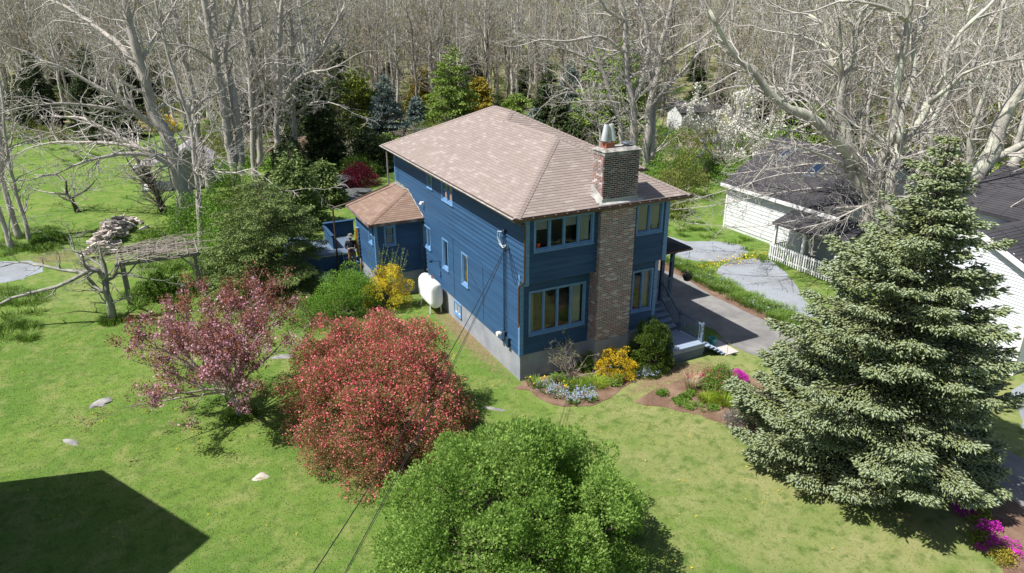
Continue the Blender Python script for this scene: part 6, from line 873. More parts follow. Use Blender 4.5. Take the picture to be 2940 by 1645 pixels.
# ================================================================== OTHER BUILDINGS
def gable(name, label, cat, x0, x1, y0, y1, he, hr, axis, wallm, roofm, face_boards=None, over=.3, grp=None):
    """rectangular gabled building in world axes; ridge along axis; face_boards: list of (O,U,N,u0,u1,z0,z1,holes)"""
    t = thing(name, label, cat, group=grp); mb = MB()
    if axis == 'y':
        xm = (x0+x1)/2
        mb.add([(x0,y0,0),(x1,y0,0),(x1,y0,he),(xm,y0,hr),(x0,y0,he),(x0,y1,0),(x1,y1,0),(x1,y1,he),(xm,y1,hr),(x0,y1,he)], [(0,1,2,3,4),(9,8,7,6,5),(0,4,9,5),(1,6,7,2)])
        sl = [((x0-over,y0-over,he-over*(hr-he)/(xm-x0)),(x0-over,y1+over,he-over*(hr-he)/(xm-x0)),(xm,y1+over,hr),(xm,y0-over,hr)), ((x1+over,y0-over,he-over*(hr-he)/(xm-x0)),(x1+over,y1+over,he-over*(hr-he)/(xm-x0)),(xm,y1+over,hr),(xm,y0-over,hr))]
    else:
        ym = (y0+y1)/2
        mb.add([(x0,y0,0),(x0,y1,0),(x0,y1,he),(x0,ym,hr),(x0,y0,he),(x1,y0,0),(x1,y1,0),(x1,y1,he),(x1,ym,hr),(x1,y0,he)], [(0,4,3,2,1),(9,5,6,7,8),(0,5,9,4),(1,2,7,6)])
        k = over*(hr-he)/(ym-y0)
        sl = [((x0-over,y0-over,he-k),(x1+over,y0-over,he-k),(x1+over,ym,hr),(x0-over,ym,hr)), ((x0-over,y1+over,he-k),(x1+over,y1+over,he-k),(x1+over,ym,hr),(x0-over,ym,hr))]
    obj('wall', mb, wallm, t)
    rmb = MB()
    for s in sl:
        s = [Vector(p)+Vector((0,0,.06)) for p in s]; rmb.add(s+[p-Vector((0,0,.14)) for p in s], [(0,1,2,3),(7,6,5,4),(0,4,5,1),(1,5,6,2),(2,6,7,3),(3,7,4,0)])
    rf_ = obj('roof', rmb, roofm, t)
    cm = MB(); rr = random.Random(3)
    for s in sl:       # courses of shingle tabs as real relief
        a, b_, c, d = [Vector(p)+Vector((0,0,.062)) for p in s]; nr = (b_-a).cross(c-b_).normalized(); nr = nr if nr.z > 0 else -nr; hgt = (d-a).length; n_ = int(hgt/.16)
        for i in range(n_):
            p0 = a.lerp(d, i/n_); p1 = b_.lerp(c, i/n_); q0 = a.lerp(d, (i+1)/n_); q1 = b_.lerp(c, (i+1)/n_); m_ = max(1, int((p1-p0).length/1.0)); o_ = rr.random()
            for j in range(m_):
                f0 = j/m_; f1 = (j+1)/m_-.004; A = p0.lerp(p1,f0); B = p0.lerp(p1,f1); C = q0.lerp(q1,f1); D = q0.lerp(q1,f0)
                cm.add([A+nr*.02,B+nr*.02,C+nr*.004,D+nr*.004,A,B], [(0,1,2,3),(0,4,5,1)], rr.random())
    tag(obj('shingle', cm, roofm, rf_), kind='stuff')
    return t
g = gable('garage', 'long white neighbouring garage with dark shingle roof and two skylights', 'garage', 21.0, 29.0, 3.6, 12.0, 2.95, 5.35, 'y', 'stucco', 'darkshingle')
wl = MB()
for k in range(12): obj('siding_board', MB().add([(20.995,3.6,.2+k*.23),(20.995,12,.2+k*.23),(20.96,12,.2+k*.23),(20.96,3.6,.2+k*.23),(20.995,3.6,.43+k*.23),(20.995,12,.43+k*.23),(20.985,12,.43+k*.23),(20.985,3.6,.43+k*.23)], [(0,1,2,3),(4,7,6,5),(3,2,6,7),(0,3,7,4),(1,5,6,2)]), 'stucco', g)
obj('corner_board', MB().box((20.93,11.9,0),(21.02,12.03,2.9)), 'white', g); obj('eave_board', MB().box((20.6,3.3,2.66),(20.66,12.3,2.86)), 'white', g)
for (ya, yb, xa, xb) in ((9.9,10.6,23.2,24.3),(7.1,7.8,22.6,23.7)):
    za = 2.95+(xa-21)*.6+.1; zb = 2.95+(xb-21)*.6+.1; sk = obj('skylight', MB().add([(xa,ya,za+.06),(xb,ya,zb+.06),(xb,yb,zb+.06),(xa,yb,za+.06),(xa,ya,za-.1),(xb,ya,zb-.1),(xb,yb,zb-.1),(xa,yb,za-.1)], [(0,1,5,4),(1,2,6,5),(2,3,7,6),(3,0,4,7),(0,3,2,1)]), 'darksteel', g)
    obj('pane', MB().add([(xa+.1,ya+.1,za+.12),(xb-.1,ya+.1,zb+.01),(xb-.1,yb-.1,zb+.01),(xa+.1,yb-.1,za+.12)], [(0,1,2,3)]), mat('skylight_glass', (.012,.025,.05), .08, spec=.6), sk)
# porch lean-to of the garage
obj('porch_roof', MB().add([(18.7,1.6,2.2),(18.7,6.0,2.2),(21.1,6.3,2.78),(21.1,1.6,2.78),(18.7,1.6,2.1),(18.7,6.0,2.1),(21.1,6.3,2.66),(21.1,1.6,2.66)], [(0,1,2,3),(7,6,5,4),(0,4,5,1),(1,5,6,2),(2,6,7,3),(3,7,4,0)]), 'darkshingle', g)
obj('porch_wall', MB().box((20.0,5.0,0),(21.0,5.9,2.3)).box((21.0,1.5,0),(21.1,3.6,2.6)), 'stucco', g)
for y in (5.85,3.9,1.8): obj('porch_post', MB().box((18.85,y-.07,0),(18.99,y+.07,2.15)), 'white', g)
t = thing('picket_fence', 'white picket fence on the garage porch', 'fence', (18.8,1.7,0))
obj('rail', MB().box((0,0,.25),(.05,4.3,.32)).box((0,0,.85),(.05,4.3,.92)), 'white', t); obj('rail', MB().box((0,4.3,.25),(1.5,4.35,.32)).box((0,4.3,.85),(1.5,4.35,.92)), 'white', t)
for k in range(28): obj('picket', MB().box((-.03,k*.155,.08),(.0,k*.155+.075,1.0)), 'white', t)
for k in range(9): obj('picket', MB().box((.05+k*.155,4.36,.08),(.125+k*.155,4.39,1.0)), 'white', t)
wh = gable('white_house', 'white clapboard house cut by the right edge of the photo', 'house', 17.2, 27, -8.13, -3.5, 4.05, 5.08, 'x', 'vinyl', 'darkshingle', over=.22)
k = 0; z = .25
while z < 4.9:
    ya = -8.13 if z < 4.05 else -5.8-(5.05-z)/.43; yb = -3.5 if z < 4.05 else -5.8+(5.05-z)/.43; ya = max(ya,-8.13); yb = min(yb,-3.5)
    obj('siding_board', MB().add([(17.195,ya,z),(17.195,yb,z),(17.16,yb,z),(17.16,ya,z),(17.195,ya,z+.125),(17.195,yb,z+.125),(17.185,yb,z+.125),(17.185,ya,z+.125)], [(0,1,2,3),(4,7,6,5),(3,2,6,7),(0,3,7,4),(1,5,6,2)]), 'vinyl', wh); z += .125
obj('corner_board', MB().box((17.13,-8.18,0),(17.22,-8.0,4.0)).box((17.22,-8.18,0),(17.4,-8.13,4.0)), 'white', wh)
obj('foundation_trim', MB().box((17.12,-8.2,0),(17.2,-3.5,.24)), 'white', wh)
for s in (-1,1): obj('rake_board', MB().beam((16.96,-5.815,5.06),(16.96,-5.815+s*2.5,5.06-2.5*.443),.05,.2), 'white', wh)
obj('side_siding', MB().box((17.4,-8.16,.2),(27,-8.13,3.9)), 'vinyl', wh)
wh2 = gable('white_house_wing', 'taller wing of the white house behind the big spruce at the right edge', 'house', 22.5, 29, -5.6, -1.5, 4.6, 6.0, 'y', 'vinyl', 'darkshingle', over=.25)
# neighbour's steep roofed house just outside the left edge: it throws the big shadow on the lawn
t = thing('neighbour_house', 'neighbouring gabled house outside the left edge that shades the lawn', 'house')
hE = 4.6; dv = Vector((.621,-.054)); E1 = Vector((-14.09,.87))-dv*hE; pd = Vector((.25,.97)); bd_ = Vector((-.97,.25)); E2 = E1-pd*9; PK = E1-pd*4.5; Lb = bd_*10
f3 = lambda v, z: (v.x, v.y, z)
obj('wall', MB().add([f3(E1,0),f3(E2,0),f3(E2,hE),f3(PK,hE+6.1),f3(E1,hE),f3(E1+Lb,0),f3(E2+Lb,0),f3(E2+Lb,hE),f3(PK+Lb,hE+6.1),f3(E1+Lb,hE)], [(0,1,2,3,4),(9,8,7,6,5),(0,4,9,5),(1,6,7,2)]), 'vinyl', t)
obj('roof', MB().add([f3(E1,hE+.01),f3(PK,hE+6.12),f3(PK+Lb,hE+6.12),f3(E1+Lb,hE+.01),f3(E1,hE+.15),f3(PK,hE+6.3),f3(PK+Lb,hE+6.3),f3(E1+Lb,hE+.15)], [(0,1,2,3),(7,6,5,4),(0,4,5,1),(2,6,7,3)]).add([f3(E2,hE+.01),f3(PK,hE+6.12),f3(PK+Lb,hE+6.12),f3(E2+Lb,hE+.01),f3(E2,hE+.15),f3(PK,hE+6.3),f3(PK+Lb,hE+6.3),f3(E2+Lb,hE+.15)], [(0,1,2,3),(7,6,5,4),(0,4,5,1),(2,6,7,3)]), 'darkshingle', t)
# small buildings far behind
t = gable('garden_shed', 'small grey clapboard garden cabin with white porch behind the leaning tree', 'shed', 0, 3.0, 0, 3.2, 2.2, 3.15, 'y', mat('grey_siding', (.30,.29,.28), .85, c2=(.25,.24,.23), scale=4), mat('pale_purple_shingle', (.33,.30,.32), .9, c2=(.26,.24,.26), scale=5), over=.25)
t.location = (-10.2, 38.4, .1); t.rotation_euler = (0,0,R(-8))
for k in range(18):
    z = .05+k*.165; xa = 0 if z < 2.15 else (z-2.15)/.63; xb = 3.0-xa
    if xb-xa > .3: obj('siding_board', MB().add([(xa,-.035,z),(xb,-.035,z),(xb,0,z),(xa,0,z),(xa,-.008,z+.16),(xb,-.008,z+.16),(xb,0,z+.16),(xa,0,z+.16)], [(0,3,2,1),(4,5,6,7),(0,1,5,4),(0,4,7,3),(1,2,6,5)]), bpy.data.materials['grey_siding'], t)
obj('gable_trim', MB().beam((-.3,-.3,2.0),(1.5,-.3,3.12),.05,.17).beam((3.3,-.3,2.0),(1.5,-.3,3.12),.05,.17), 'white', t)
obj('porch_floor', MB().box((-2.1,0,-.15),(0,2.8,.1)), 'white', t)
for y in (.08,2.7): obj('porch_post', MB().box((-2.05,y-.08,0),(-1.9,y+.08,1.75)), 'white', t)
obj('porch_roof', MB().add([(-2.35,-.2,1.68),(0,-.2,2.25),(0,3.1,2.25),(-2.35,3.1,1.68),(-2.35,-.2,1.78),(0,-.2,2.36),(0,3.1,2.36),(-2.35,3.1,1.78)], [(0,3,2,1),(4,5,6,7),(0,1,5,4),(3,7,6,2),(0,4,7,3)]), bpy.data.materials['pale_purple_shingle'], t)
obj('fascia', MB().box((-2.4,-.22,1.6),(-2.34,3.1,1.8)).beam((-2.37,-.22,1.7),(0,-.22,2.28),.03,.14), 'white', t)
rl = obj('railing', MB().box((-2.0,.05,.85),(-.05,.1,.92)).box((-2.0,.05,.2),(-.05,.1,.26)).box((-2.02,.05,.85),(-1.96,2.7,.92)), 'white', t)
for k in range(12): obj('baluster', MB().box((-1.9+k*.155,.06,.26),(-1.87+k*.155,.09,.85)), 'white', rl)
t = gable('garden_hut', 'small hut with rusty tan roof among the dark evergreens', 'shed', -1.2, 1.2, -1.5, 1.5, 1.9, 2.7, 'x', 'darkbark', 'bayshingle', over=.3); t.location = (-.2, 41.2, 0); t.rotation_euler = (0,0,R(35))
t = gable('white_outbuilding', 'white outbuilding with grey roof beside the flowering magnolia', 'shed', -2.4, 2.4, -1.6, 1.6, 2.5, 3.4, 'x', 'stucco', 'darkshingle', over=.3); t.location = (43.5, 41.8, 0); t.rotation_euler = (0,0,R(-10))
t = gable('far_house', 'pale blue house far behind the trees at the upper right', 'house', -5, 5, -4, 4, 3, 5, 'x', 'stucco', 'bayshingle'); t.location = (100, 38, 0)
t = gable('far_house', 'brown roofed house glimpsed at the far right edge', 'house', -5, 5, -4, 4, 2.6, 5.4, 'y', 'vinyl', 'bayshingle'); t.location = (62, 8, 0)
# arbor
t = thing('arbor', 'weathered wooden arbor covered in bare vines behind the cherry tree', 'arbor', (-11.6,15.8,0))
for x in (-1.6,1.6):
    for y in (-.9,.9): obj('post', MB().box((x-.06,y-.06,0),(x+.06,y+.06,2.05)), 'wood', t)
for y in (-1.0,1.0): obj('beam', MB().box((-1.85,y-.04,2.0),(1.85,y+.04,2.17)), 'wood', t)
for k in range(9): obj('rafter', MB().box((-1.75+k*.43,-1.25,2.17),(-1.70+k*.43,1.25,2.26)), 'wood', t)
for x in (-1.6,1.6): obj('brace', MB().beam((x,-.95,1.35),(x*.6,-.95,2.02),.05,.07), 'wood', t)
S = []; rn = random.Random(4)
for k in range(95):
    y = rn.uniform(-1.3,1.3); a = rn.uniform(-2.0,.6); grow(S, (a,y,2.3+rn.random()*.12), (rn.choice([1,1,1,-1]),rn.gauss(0,.25),0), rn.uniform(1,2.4), .018, 1, rn, 0.0, .13, (1,3), .007, (.2,.6), .4)
S = [(s[0],s[1],min(2.55,max(2.2,s[2])),s[3],s[4],min(2.55,max(2.2,s[5])),s[6],s[7]) for s in S]
for k in range(14): grow(S, (1.6+rn.gauss(0,.08),-.9+rn.gauss(0,.1),0), (rn.gauss(0,.1),rn.gauss(0,.1),1), 2.3, .02, 1, rn, .1, .12, (2,4), .006, (.4,.9), .3)
obj('vines', seg_mesh('vines', S), 'twig2', t)
# woodpile: each split log an object
logm = MB().tube([(-.22,0,0),(.22,0,0)], .085, 5).mesh('firewood_log'); rn = random.Random(8)
for k in range(230):
    u = rn.random(); v = rn.gauss(0,.5); hgt = max(0, 1.15*(1-abs(v)*.75))*(.5+.5*math.sin(math.pi*min(1,.15+u*.85))); z = rn.random()**.6*hgt+.06
    x = -14.75+u*1.3+v*.85; y = 23.4+u*6.6+v*.35; o = bpy.data.objects.new('firewood_log', logm); col.objects.link(o); o.location = (x,y,z); o.rotation_euler = (rn.uniform(0,3),rn.gauss(0,.28),rn.gauss(.5,.7)); s_ = rn.uniform(.7,1.35); o.scale = (s_*1.1,s_,s_)
    if not logm.materials: logm.materials.append(M['log'])
    tag(o, ['thin','thick','medium'][0 if s_ < .9 else (1 if s_ > 1.15 else 2)]+' split log '+('on the crest of' if z > .7 else ('halfway up' if z > .35 else 'at the foot of'))+' the firewood heap, '+['near end','near middle','far middle','far end'][int(u*3.99)], 'log', 'firewood logs in the heap')
# post, fence rail behind
t = thing('split_rail_fence', 'short pale rail fence between the blue spruces', 'fence', (13.5,50,0)); [obj('post', MB().box((x-.08,-.08,0),(x+.08,.08,1.5)), 'wood', t) for x in (0,3,6)]; [obj('rail', MB().box((-.2,-.03,z),(6.2,.03,z+.1)), 'paleblue', t) for z in (.6,1.2)]
# ================================================================== TREES
def bare(name, label, limbs, seed, m='bark', tw=1., fine=True, group=None, base=None, twlen=1., rmin=.009, m2='twig', leaves=None, dens=1., up=.03):
    rn = random.Random(seed); x0, y0, z0 = base or limbs[0][0][:3]; t = thing(name, label, 'tree', (x0,y0,0), group=group)
    tr_ = MB(); lms = []; S = []
    for li, Lp in enumerate(limbs):
        P = [(Vector((p[0]-x0,p[1]-y0,p[2])), p[3]) for p in Lp]; P = resample([(*p,r) for p, r in P], .55)
        Q = []
        for i, (p, r) in enumerate(P):
            j = r*.15 if 0 < i < len(P)-1 else 0; Q.append((p+Vector((rn.gauss(0,1),rn.gauss(0,1),rn.gauss(0,.5)))*min(j,.07), r*(1+rn.gauss(0,.05))))
        r0 = max(p[3] for p in Lp); mb_ = tr_ if li == 0 else MB(); lms += [mb_] if li else []; mb_.tube([q[0] for q in Q], [q[1] for q in Q], 9 if r0 > .15 else 7)
        total = sum((Q[i+1][0]-Q[i][0]).length for i in range(len(Q)-1)); cnt = int(total*2.3*dens*tw)
        for k in range(cnt):
            f = rn.uniform(.22 if li == 0 else .08, 1); i = min(len(Q)-2, int(f*(len(Q)-1))); p, r = Q[i]; d = (Q[i+1][0]-p).normalized()
            o_ = d.orthogonal().normalized(); o_ = Matrix.Rotation(rn.uniform(0,6.283),3,d) @ o_; a = rn.uniform(.5,1.15); e_ = d*math.cos(a)+o_*math.sin(a); e_.z = e_.z*.8+.12
            Lh = twlen*rn.uniform(.9,2.6)*(1.1-.4*f)*(1.2 if r > .12 else .9); grow(S, tuple(p), tuple(e_.normalized()), Lh, min(r*.45, .05), 2 if rn.random() < .75 else 1, rn, up, .2, (2,4), rmin)
        p, r = Q[-1]; d = (Q[-1][0]-Q[-2][0]).normalized(); grow(S, tuple(p), tuple(d), 2.8*twlen, r*.9, 2, rn, up, .18, (3,5), rmin)
    obj('trunk', tr_.mesh('trunk', True), m, t)
    for q_ in lms: obj('limb', q_.mesh('limb', True), m, t)
    if S: obj('branches', seg_mesh('branches', S), m2, t)
    if leaves:
        Q = np.array([s[3:6] for s in S if s[7] <= rmin*1.5]); obj('leaves', leaf_mesh('leaves', Q[rng.random(len(Q)) < leaves[1]], leaves[2], None, .6), leaves[0], t)
    return t, S
LBL = dict(A1='big grey tree leaning over the cabin with long limbs reaching left', A2='slim bare tree rising just in front of the cabin', A3='bare tree directly right of the leaning giant', A4='double trunked tall bare tree left of the dark hut', A5='twin stemmed bare tree in the middle of the left group', A6='bare tree with long arching limbs stretching right over the evergreens', A7='slender bare tree beside the rusty roofed hut',
 Le1='pale slanting trunk at the left frame edge', Le2='second slanting trunk from the left edge', Le3='thinnest of the slanting trunks at the left edge', Bent='small dark bent tree on the far left lawn', Poll='dark pollarded trunk beside the cabin porch', Apple='old lichened apple tree in the lawn left of the cherry',
 C1='tall pale forked tree rising just behind the chimney', C2='pale tree with many upright limbs right of the chimney', C3='leaning bare tree left of the chimney top', C4='thin broken limbed tree beside the steel flue', C5='pale tree with broken top behind the tall green spire', R1='huge lichened tree with limb sweeping left over the garage roof', R2='dark upright trunk right of the sweeping limbed tree', R3='pale trunk forking right above the spruce', R4='bare tree behind the garage roof right end',
 R5='massive lichened trunk leaning right beside the spruce tip', R6='leaning lichened trunk at the right frame edge', R7='low crooked limb over the white house roof', R8='bare tree behind the spruce tip', G1='pale bare trunk right of the pair behind the garage ridge', G2='pale bare trunk left of the pair behind the garage ridge')
for i, (k, limbs) in enumerate(HERO.items()):
    big = k in ('A1','R1','R2','R3','R5','C1','C2','A4','A6')
    m_ = 'lichen' if k[0] == 'R' else 'applebark' if k == 'Apple' else ('darkbark' if k in ('Bent','Poll') else 'bark')
    kw = dict(tw=1., twlen=1.3, rmin=.011, dens=1.25)
    if k == 'Apple': kw = dict(tw=1.3, twlen=.55, rmin=.007, leaves=('brightleaf', .22, .05), m2='applebark')
    if k in ('Poll',): kw = dict(tw=6, twlen=.8, rmin=.008, m2='twig2')
    if k in ('R6','R7'): kw = dict(tw=.6, twlen=.8)
    if k == 'Bent': kw = dict(tw=2, twlen=.8, rmin=.01)
    if k in ('A1',): kw = dict(tw=1.25, twlen=1.5, rmin=.011)
    if k == 'R1': kw = dict(tw=1.3, twlen=1.3, rmin=.010)
    if k[0] in 'CG': kw['rmin'] = .013
    if k[0] in 'CGR' and k not in ('R6','R7'): kw['leaves'] = ('bud', .12, .09)
    nm = {'Apple':'apple_tree','Poll':'pollard_stump'}.get(k, 'bare_tree')
    bare(nm, LBL[k], limbs, 100+i, m_, **kw)
# drooping twig curtain that reaches over the driveway from the big right tree
rn = random.Random(77); S = []; MBx = MB()
TW = []
for P in ([(20.6,2.2,4.6),(19,3.2,4.7),(17,4.6,4.3),(15,6.2,3.6),(13.2,7.6,3.2)], [(20.8,1.6,3.9),(19,2.2,3.9),(17,3.0,3.3),(15,4.2,2.9),(12.8,5.6,3.0)], [(20.9,1.2,5.5),(19.5,3.6,5.8),(18.5,6,5.2),(17.5,8.6,4.4)], [(21,1.4,5.0),(19.4,2.6,5.4),(17.8,4.8,5.2),(16.4,7.2,4.0),(15.4,8.6,3.3)], [(20.9,.9,4.4),(19.2,.8,4.4),(17.4,1.4,3.6),(16.2,2.6,3.0)], [(21,2.5,6.2),(20.3,5.5,6.4),(20,8,5.6),(20.2,10.5,4.8)]):
    Q = resample([(*p,.05-.01*i) for i, p in enumerate(P)], .4); TW.append(MB().tube([q[0] for q in Q], [max(.012,q[1]) for q in Q], 6))
    for k in range(26): i = rn.randrange(1, len(Q)-1); d = (Q[i+1][0]-Q[i][0]).normalized(); grow(S, tuple(Q[i][0]), tuple((d+Vector((rn.gauss(0,.6),rn.gauss(0,.6),rn.gauss(0,.5)))).normalized()), rn.uniform(.7,1.9), .02, 2, rn, .0, .16, (2,4), .007)
t = thing('overhanging_boughs', 'low pale boughs with drooping twigs between the driveway and the white garage', 'branches', (20.9,1.4,0)); 
for q_ in TW: o = obj('limb', q_.mesh('limb', True), 'twig', t); o.location = (-20.9,-1.4,0)
o = obj('twigs', seg_mesh('twigs', S), 'twig', t); o.location = (-20.9,-1.4,0)
Q = np.array([s[3:6] for s in S if s[7] < .012]); o = obj('leaves', leaf_mesh('leaves', Q[rng.random(len(Q)) < .25], .06), 'brightleaf', t); o.location = (-20.9,-1.4,0)
# --- cherry
rn = random.Random(21); S = []; mb = MB(); t = thing('cherry_tree', 'pink blossomed cherry tree with coppery young leaves in the left lawn', 'tree', (-9.76,2.07,0))
mb.tube([(0,0,-.1),(-.05,.05,.3),(-.18,.1,.75),(-.25,.12,1.05)], [.17,.13,.115,.10], 9)
for k in range(36):
    a = k*2.399+rn.uniform(-.3,.3); el = rn.uniform(.22,1.35); d = Vector((math.cos(a)*math.cos(el)*1.1-.14, math.sin(a)*math.cos(el)+.05, math.sin(el))).normalized()
    Lh = 3.3*(.88+.15*math.cos(el))*rn.uniform(.8,1.1); grow(S, (-.22+rn.gauss(0,.04),.11+rn.gauss(0,.04),.8+rn.random()*.35), tuple(d), Lh, .05, 3, rn, .03, .10, (4,6), .006, (.3,.8), .42)
S = [(s[0],s[1],s[2],s[3],s[4],s[5],s[6],s[7]) for s in S]
obj('trunk', mb.mesh('trunk', True), 'bark', t); obj('branches', seg_mesh('branches', S), 'twig2', t)
Sa = np.array(S); fine = Sa[Sa[:,7] < .018]; P = (fine[:,:3]+fine[:,3:6])/2; z = P[:,2]
def around(P, n, s): i = rng.integers(len(P), size=n); return P[i]+rng.normal(size=(n,3))*s
hi = P[(z > 3.4)|(rng.random(len(z)) < .55)]; lo = P[(z < 4.2)&(np.hypot(P[:,0]+.3,P[:,1]) < 2.9)]
obj('leaves', leaf_mesh('leaves', around(hi, 23000, .10), .08, None, .5), 'cherryleaf', t)
cl = np.repeat(around(lo, 2100, .10), 5, 0); obj('blossom', leaf_mesh('blossom', cl+rng.normal(size=cl.shape)*.035, .07, None, .95), 'pink', t)
# --- conifers
def conifer(name, label, loc, H, Rr, leaf, n=9000, size=.22, droop=.25, seed=1, shape=.85, base=.06, prof_=None, clump=.5, trunkm='darkbark', group=None, mode='leaf', asp=.38, tipup=0., fuzz=.08, inner=None, nb=None, shoot=(.2,.035)):
    global rng
    save = rng; rng = np.random.default_rng(seed); t = thing(name, label, 'tree', loc, rz=seed*1.3, group=group)
    nb = nb or int(22*H); hb = H*(base+(1-base)*rng.random(nb)**1.15); wh = np.round(hb/(H*.035))*H*.035; hb = hb*.35+wh*.65
    prof = np.maximum((1-hb/H), 0)**shape; skirt = np.clip((hb/H-base)/.10+.45, 0, 1); az = rng.uniform(0, 6.283, nb); Lb = Rr*prof*skirt*rng.uniform(.72,1.12,nb)+.08
    if prof_: Lb = np.interp(hb, [p[0] for p in prof_], [p[1] for p in prof_])*rng.uniform(.62,1.08,nb)*(1+.12*np.cos(az+seed*1.3-2.9))*(1+.10*np.sin(az*3+hb*1.7))+.05
    # samples on branch sprays
    pr = Lb**1.6; i = rng.choice(nb, n, p=pr/pr.sum()); tt = np.clip(rng.random(n)**.55, .12, 1.); side = rng.uniform(-1,1,n); width = Lb[i]*.42*(1.02-tt)**.7*clump*1.6
    up = .28-.5*(1-hb/H)+.0; rad = Lb[i]*tt; zz = hb[i]+rad*(up[i]*.55)-droop*rad**1.5/np.maximum(Lb[i],.3)*.6+tipup*Lb[i]*tt**4*.35-np.abs(side)*width*.25
    a = az[i]; ox = np.stack([np.cos(a), np.sin(a), np.zeros(n)], 1); sd = np.stack([-np.sin(a), np.cos(a), np.zeros(n)], 1)
    P = ox*rad[:,None]+sd*(side*width)[:,None]; P[:,2] = zz; P += rng.normal(size=(n,3))*fuzz*np.array([1,1,.6]); P[:,2] = np.maximum(P[:,2], .05)
    D = ox*.9+sd*(np.sign(side)*.75)[:,None]*np.minimum(1,np.abs(side)*1.4)[:,None]; D[:,2] = tipup*.4-droop*.9; D += rng.normal(size=(n,3))*.28
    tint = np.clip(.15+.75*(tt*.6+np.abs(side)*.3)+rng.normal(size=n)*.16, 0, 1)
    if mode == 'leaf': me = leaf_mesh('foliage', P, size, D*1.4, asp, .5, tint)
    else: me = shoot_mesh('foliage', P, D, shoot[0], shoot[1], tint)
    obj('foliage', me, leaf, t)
    S = [(0,0,k*H/12-.1,0,0,(k+1)*H/12-.1,Rr*.055*(1-k/12)+.02,Rr*.055*(1-(k+1)/12)+.015) for k in range(12)]
    obj('trunk', seg_mesh('trunk', S), trunkm, t)
    B = []
    for j in range(nb):
        c, s_ = math.cos(az[j]), math.sin(az[j]); pr_ = (0,0,hb[j]); r0 = .012+.009*Lb[j]
        for q in range(1,5):
            f = q/4; rd = Lb[j]*f*.92; z_ = hb[j]+rd*up[j]*.55-droop*rd**1.5/max(Lb[j],.3)*.6+tipup*Lb[j]*f**4*.35; nx = (c*rd,s_*rd,z_); B.append((*pr_,*nx,r0*(1.1-f*.8),r0*(1.0-f*.8))); pr_ = nx
    obj('branches', seg_mesh('branches', B), trunkm, t, kind='stuff')
    rng = save; return t
conifer('blue_spruce', 'giant blue green spruce in the right foreground', (7.2,-9.85,0), 10.3, 3.95, 'spruce', 112000, .2, .24, seed=2, base=.06, prof_=[(0,3.3),(1,3.7),(2.2,3.45),(3.6,3.1),(5.2,2.65),(6.6,2.15),(7.6,1.6),(8.5,1.0),(9.4,.5),(10.3,.05)], clump=.50, mode='shoot', tipup=.5, nb=330, shoot=(.18,.031), fuzz=.07)
conifer('hemlock', 'broad feathery hemlock left of the back stairs', (-6.8,13.5,0), 5.7, 3.5, 'hemlock', 100000, .135, .42, seed=3, shape=.38, base=.03, clump=.8, asp=.26, nb=190, fuzz=.055)
NM = dict(dark='dark_fir', yew='golden_cypress', blue='blue_spruce', gold='golden_cypress', green='green_cypress')
LF = dict(dark='darkneedle', yew='yewneedle', blue='blueneedle', gold='goldneedle', green='greenneedle')
EL = ['near black evergreen in front of the rusty roofed hut','tall near black evergreen behind the hut','yellow green cypress left of the dusty blue spruce','dusty blue spruce standing behind the left roof corner','small grey blue spruce right of the bigger blue spruce','yellow cypress behind the small grey spruce','tall bright green pointed conifer behind the roof','golden pyramid conifer right behind the roof ridge','green evergreen peeping over the right of the ridge','low bluish evergreen right of the ridge','tall bluish evergreen in the wood above the flue','tall green fir between the pale trunks','tall green fir behind the tree with upright limbs','dark fir left of the flue cowls','wide green evergreen behind the magnolia','green evergreen at the left of the magnolia','dark fir at the far end of the left lawn','second dark fir at the far end of the left lawn','wide dark evergreen left of the leaning giant','dark evergreen between the left trunks','dark fir above the yellow green cypress','dark evergreen low between hut and trunks','yellow green tree right of the spruce tip','yellow green shrub tree behind the garage','yellow green bush at the right edge']
for i, (k, x, y, z, h, r) in enumerate(EVER):
    lab = EL[i] if i < len(EL) else ['far green conifer above the left trunks','far green conifer above the cypress','far green conifer in the upper middle','dark fir in the wood above the roof','far green conifer in the upper left','far green conifer at the top left of the middle','dark fir right of the magnolia','green conifer in the wood above the chimney','yellow green tree above the garage','dark fir at the left edge'][i-len(EL)]
    wide = k in ('yew','dark')
    conifer(NM[k], lab, (x,y,z), h, r, LF[k], 5200 if i > 24 else 15000, .30 if k != 'blue' else .26, .3 if k != 'blue' else .12, seed=40+i, shape=.55 if k in ('gold','yew','green') else .75, base=.02, clump=.8, asp=.4, nb=int(110+10*h), fuzz=.14)
# extra dark understorey behind the left trunks and hut
for i, (x, y, h, r, k, lab) in enumerate([(-2.2,32.5,4.2,1.9,'dark','bushy dark evergreen right behind the hemlock'),(-3.4,24.5,4.8,2.2,'hem','second hemlock behind the front one'),(-.6,29.0,3.2,1.6,'hem','low hemlock near the dark ledge'),(5.4,38.6,3.6,2.1,'dark','dark clipped evergreen behind the maple'),(5.2,47.0,7.8,2.6,'dark','tall dark evergreen left of the yellow green cypress')]):
    conifer('hemlock' if k == 'hem' else 'dark_fir', lab, (x,y,0), h, r, 'hemlock' if k == 'hem' else 'darkneedle', 9000, .26, .35, seed=90+i, shape=.55, base=.02, clump=.8, nb=140, fuzz=.14)
shrub('japanese_maple', 'dome shaped dark red japanese maple in the back garden', 'shrub', (3.0,33.4,0), (1.6,1.5,1.45), 'maroon', 7000, .11, nb=40, seed=61, low=.1)
shrub('clipped_yew', 'rounded green shrub behind the red maple', 'shrub', (4.2,37.2,0), (1.9,1.6,1.5), 'greenneedle', 6000, .13, nb=36, seed=62)
t = shrub('pruned_yew', 'flat topped dark shrub on bare stems near the roof corner', 'shrub', (7.6,40.0,0), (2.0,1.8,2.3), 'darkneedle', 9000, .14, nb=44, seed=63, low=.45, stems=30)
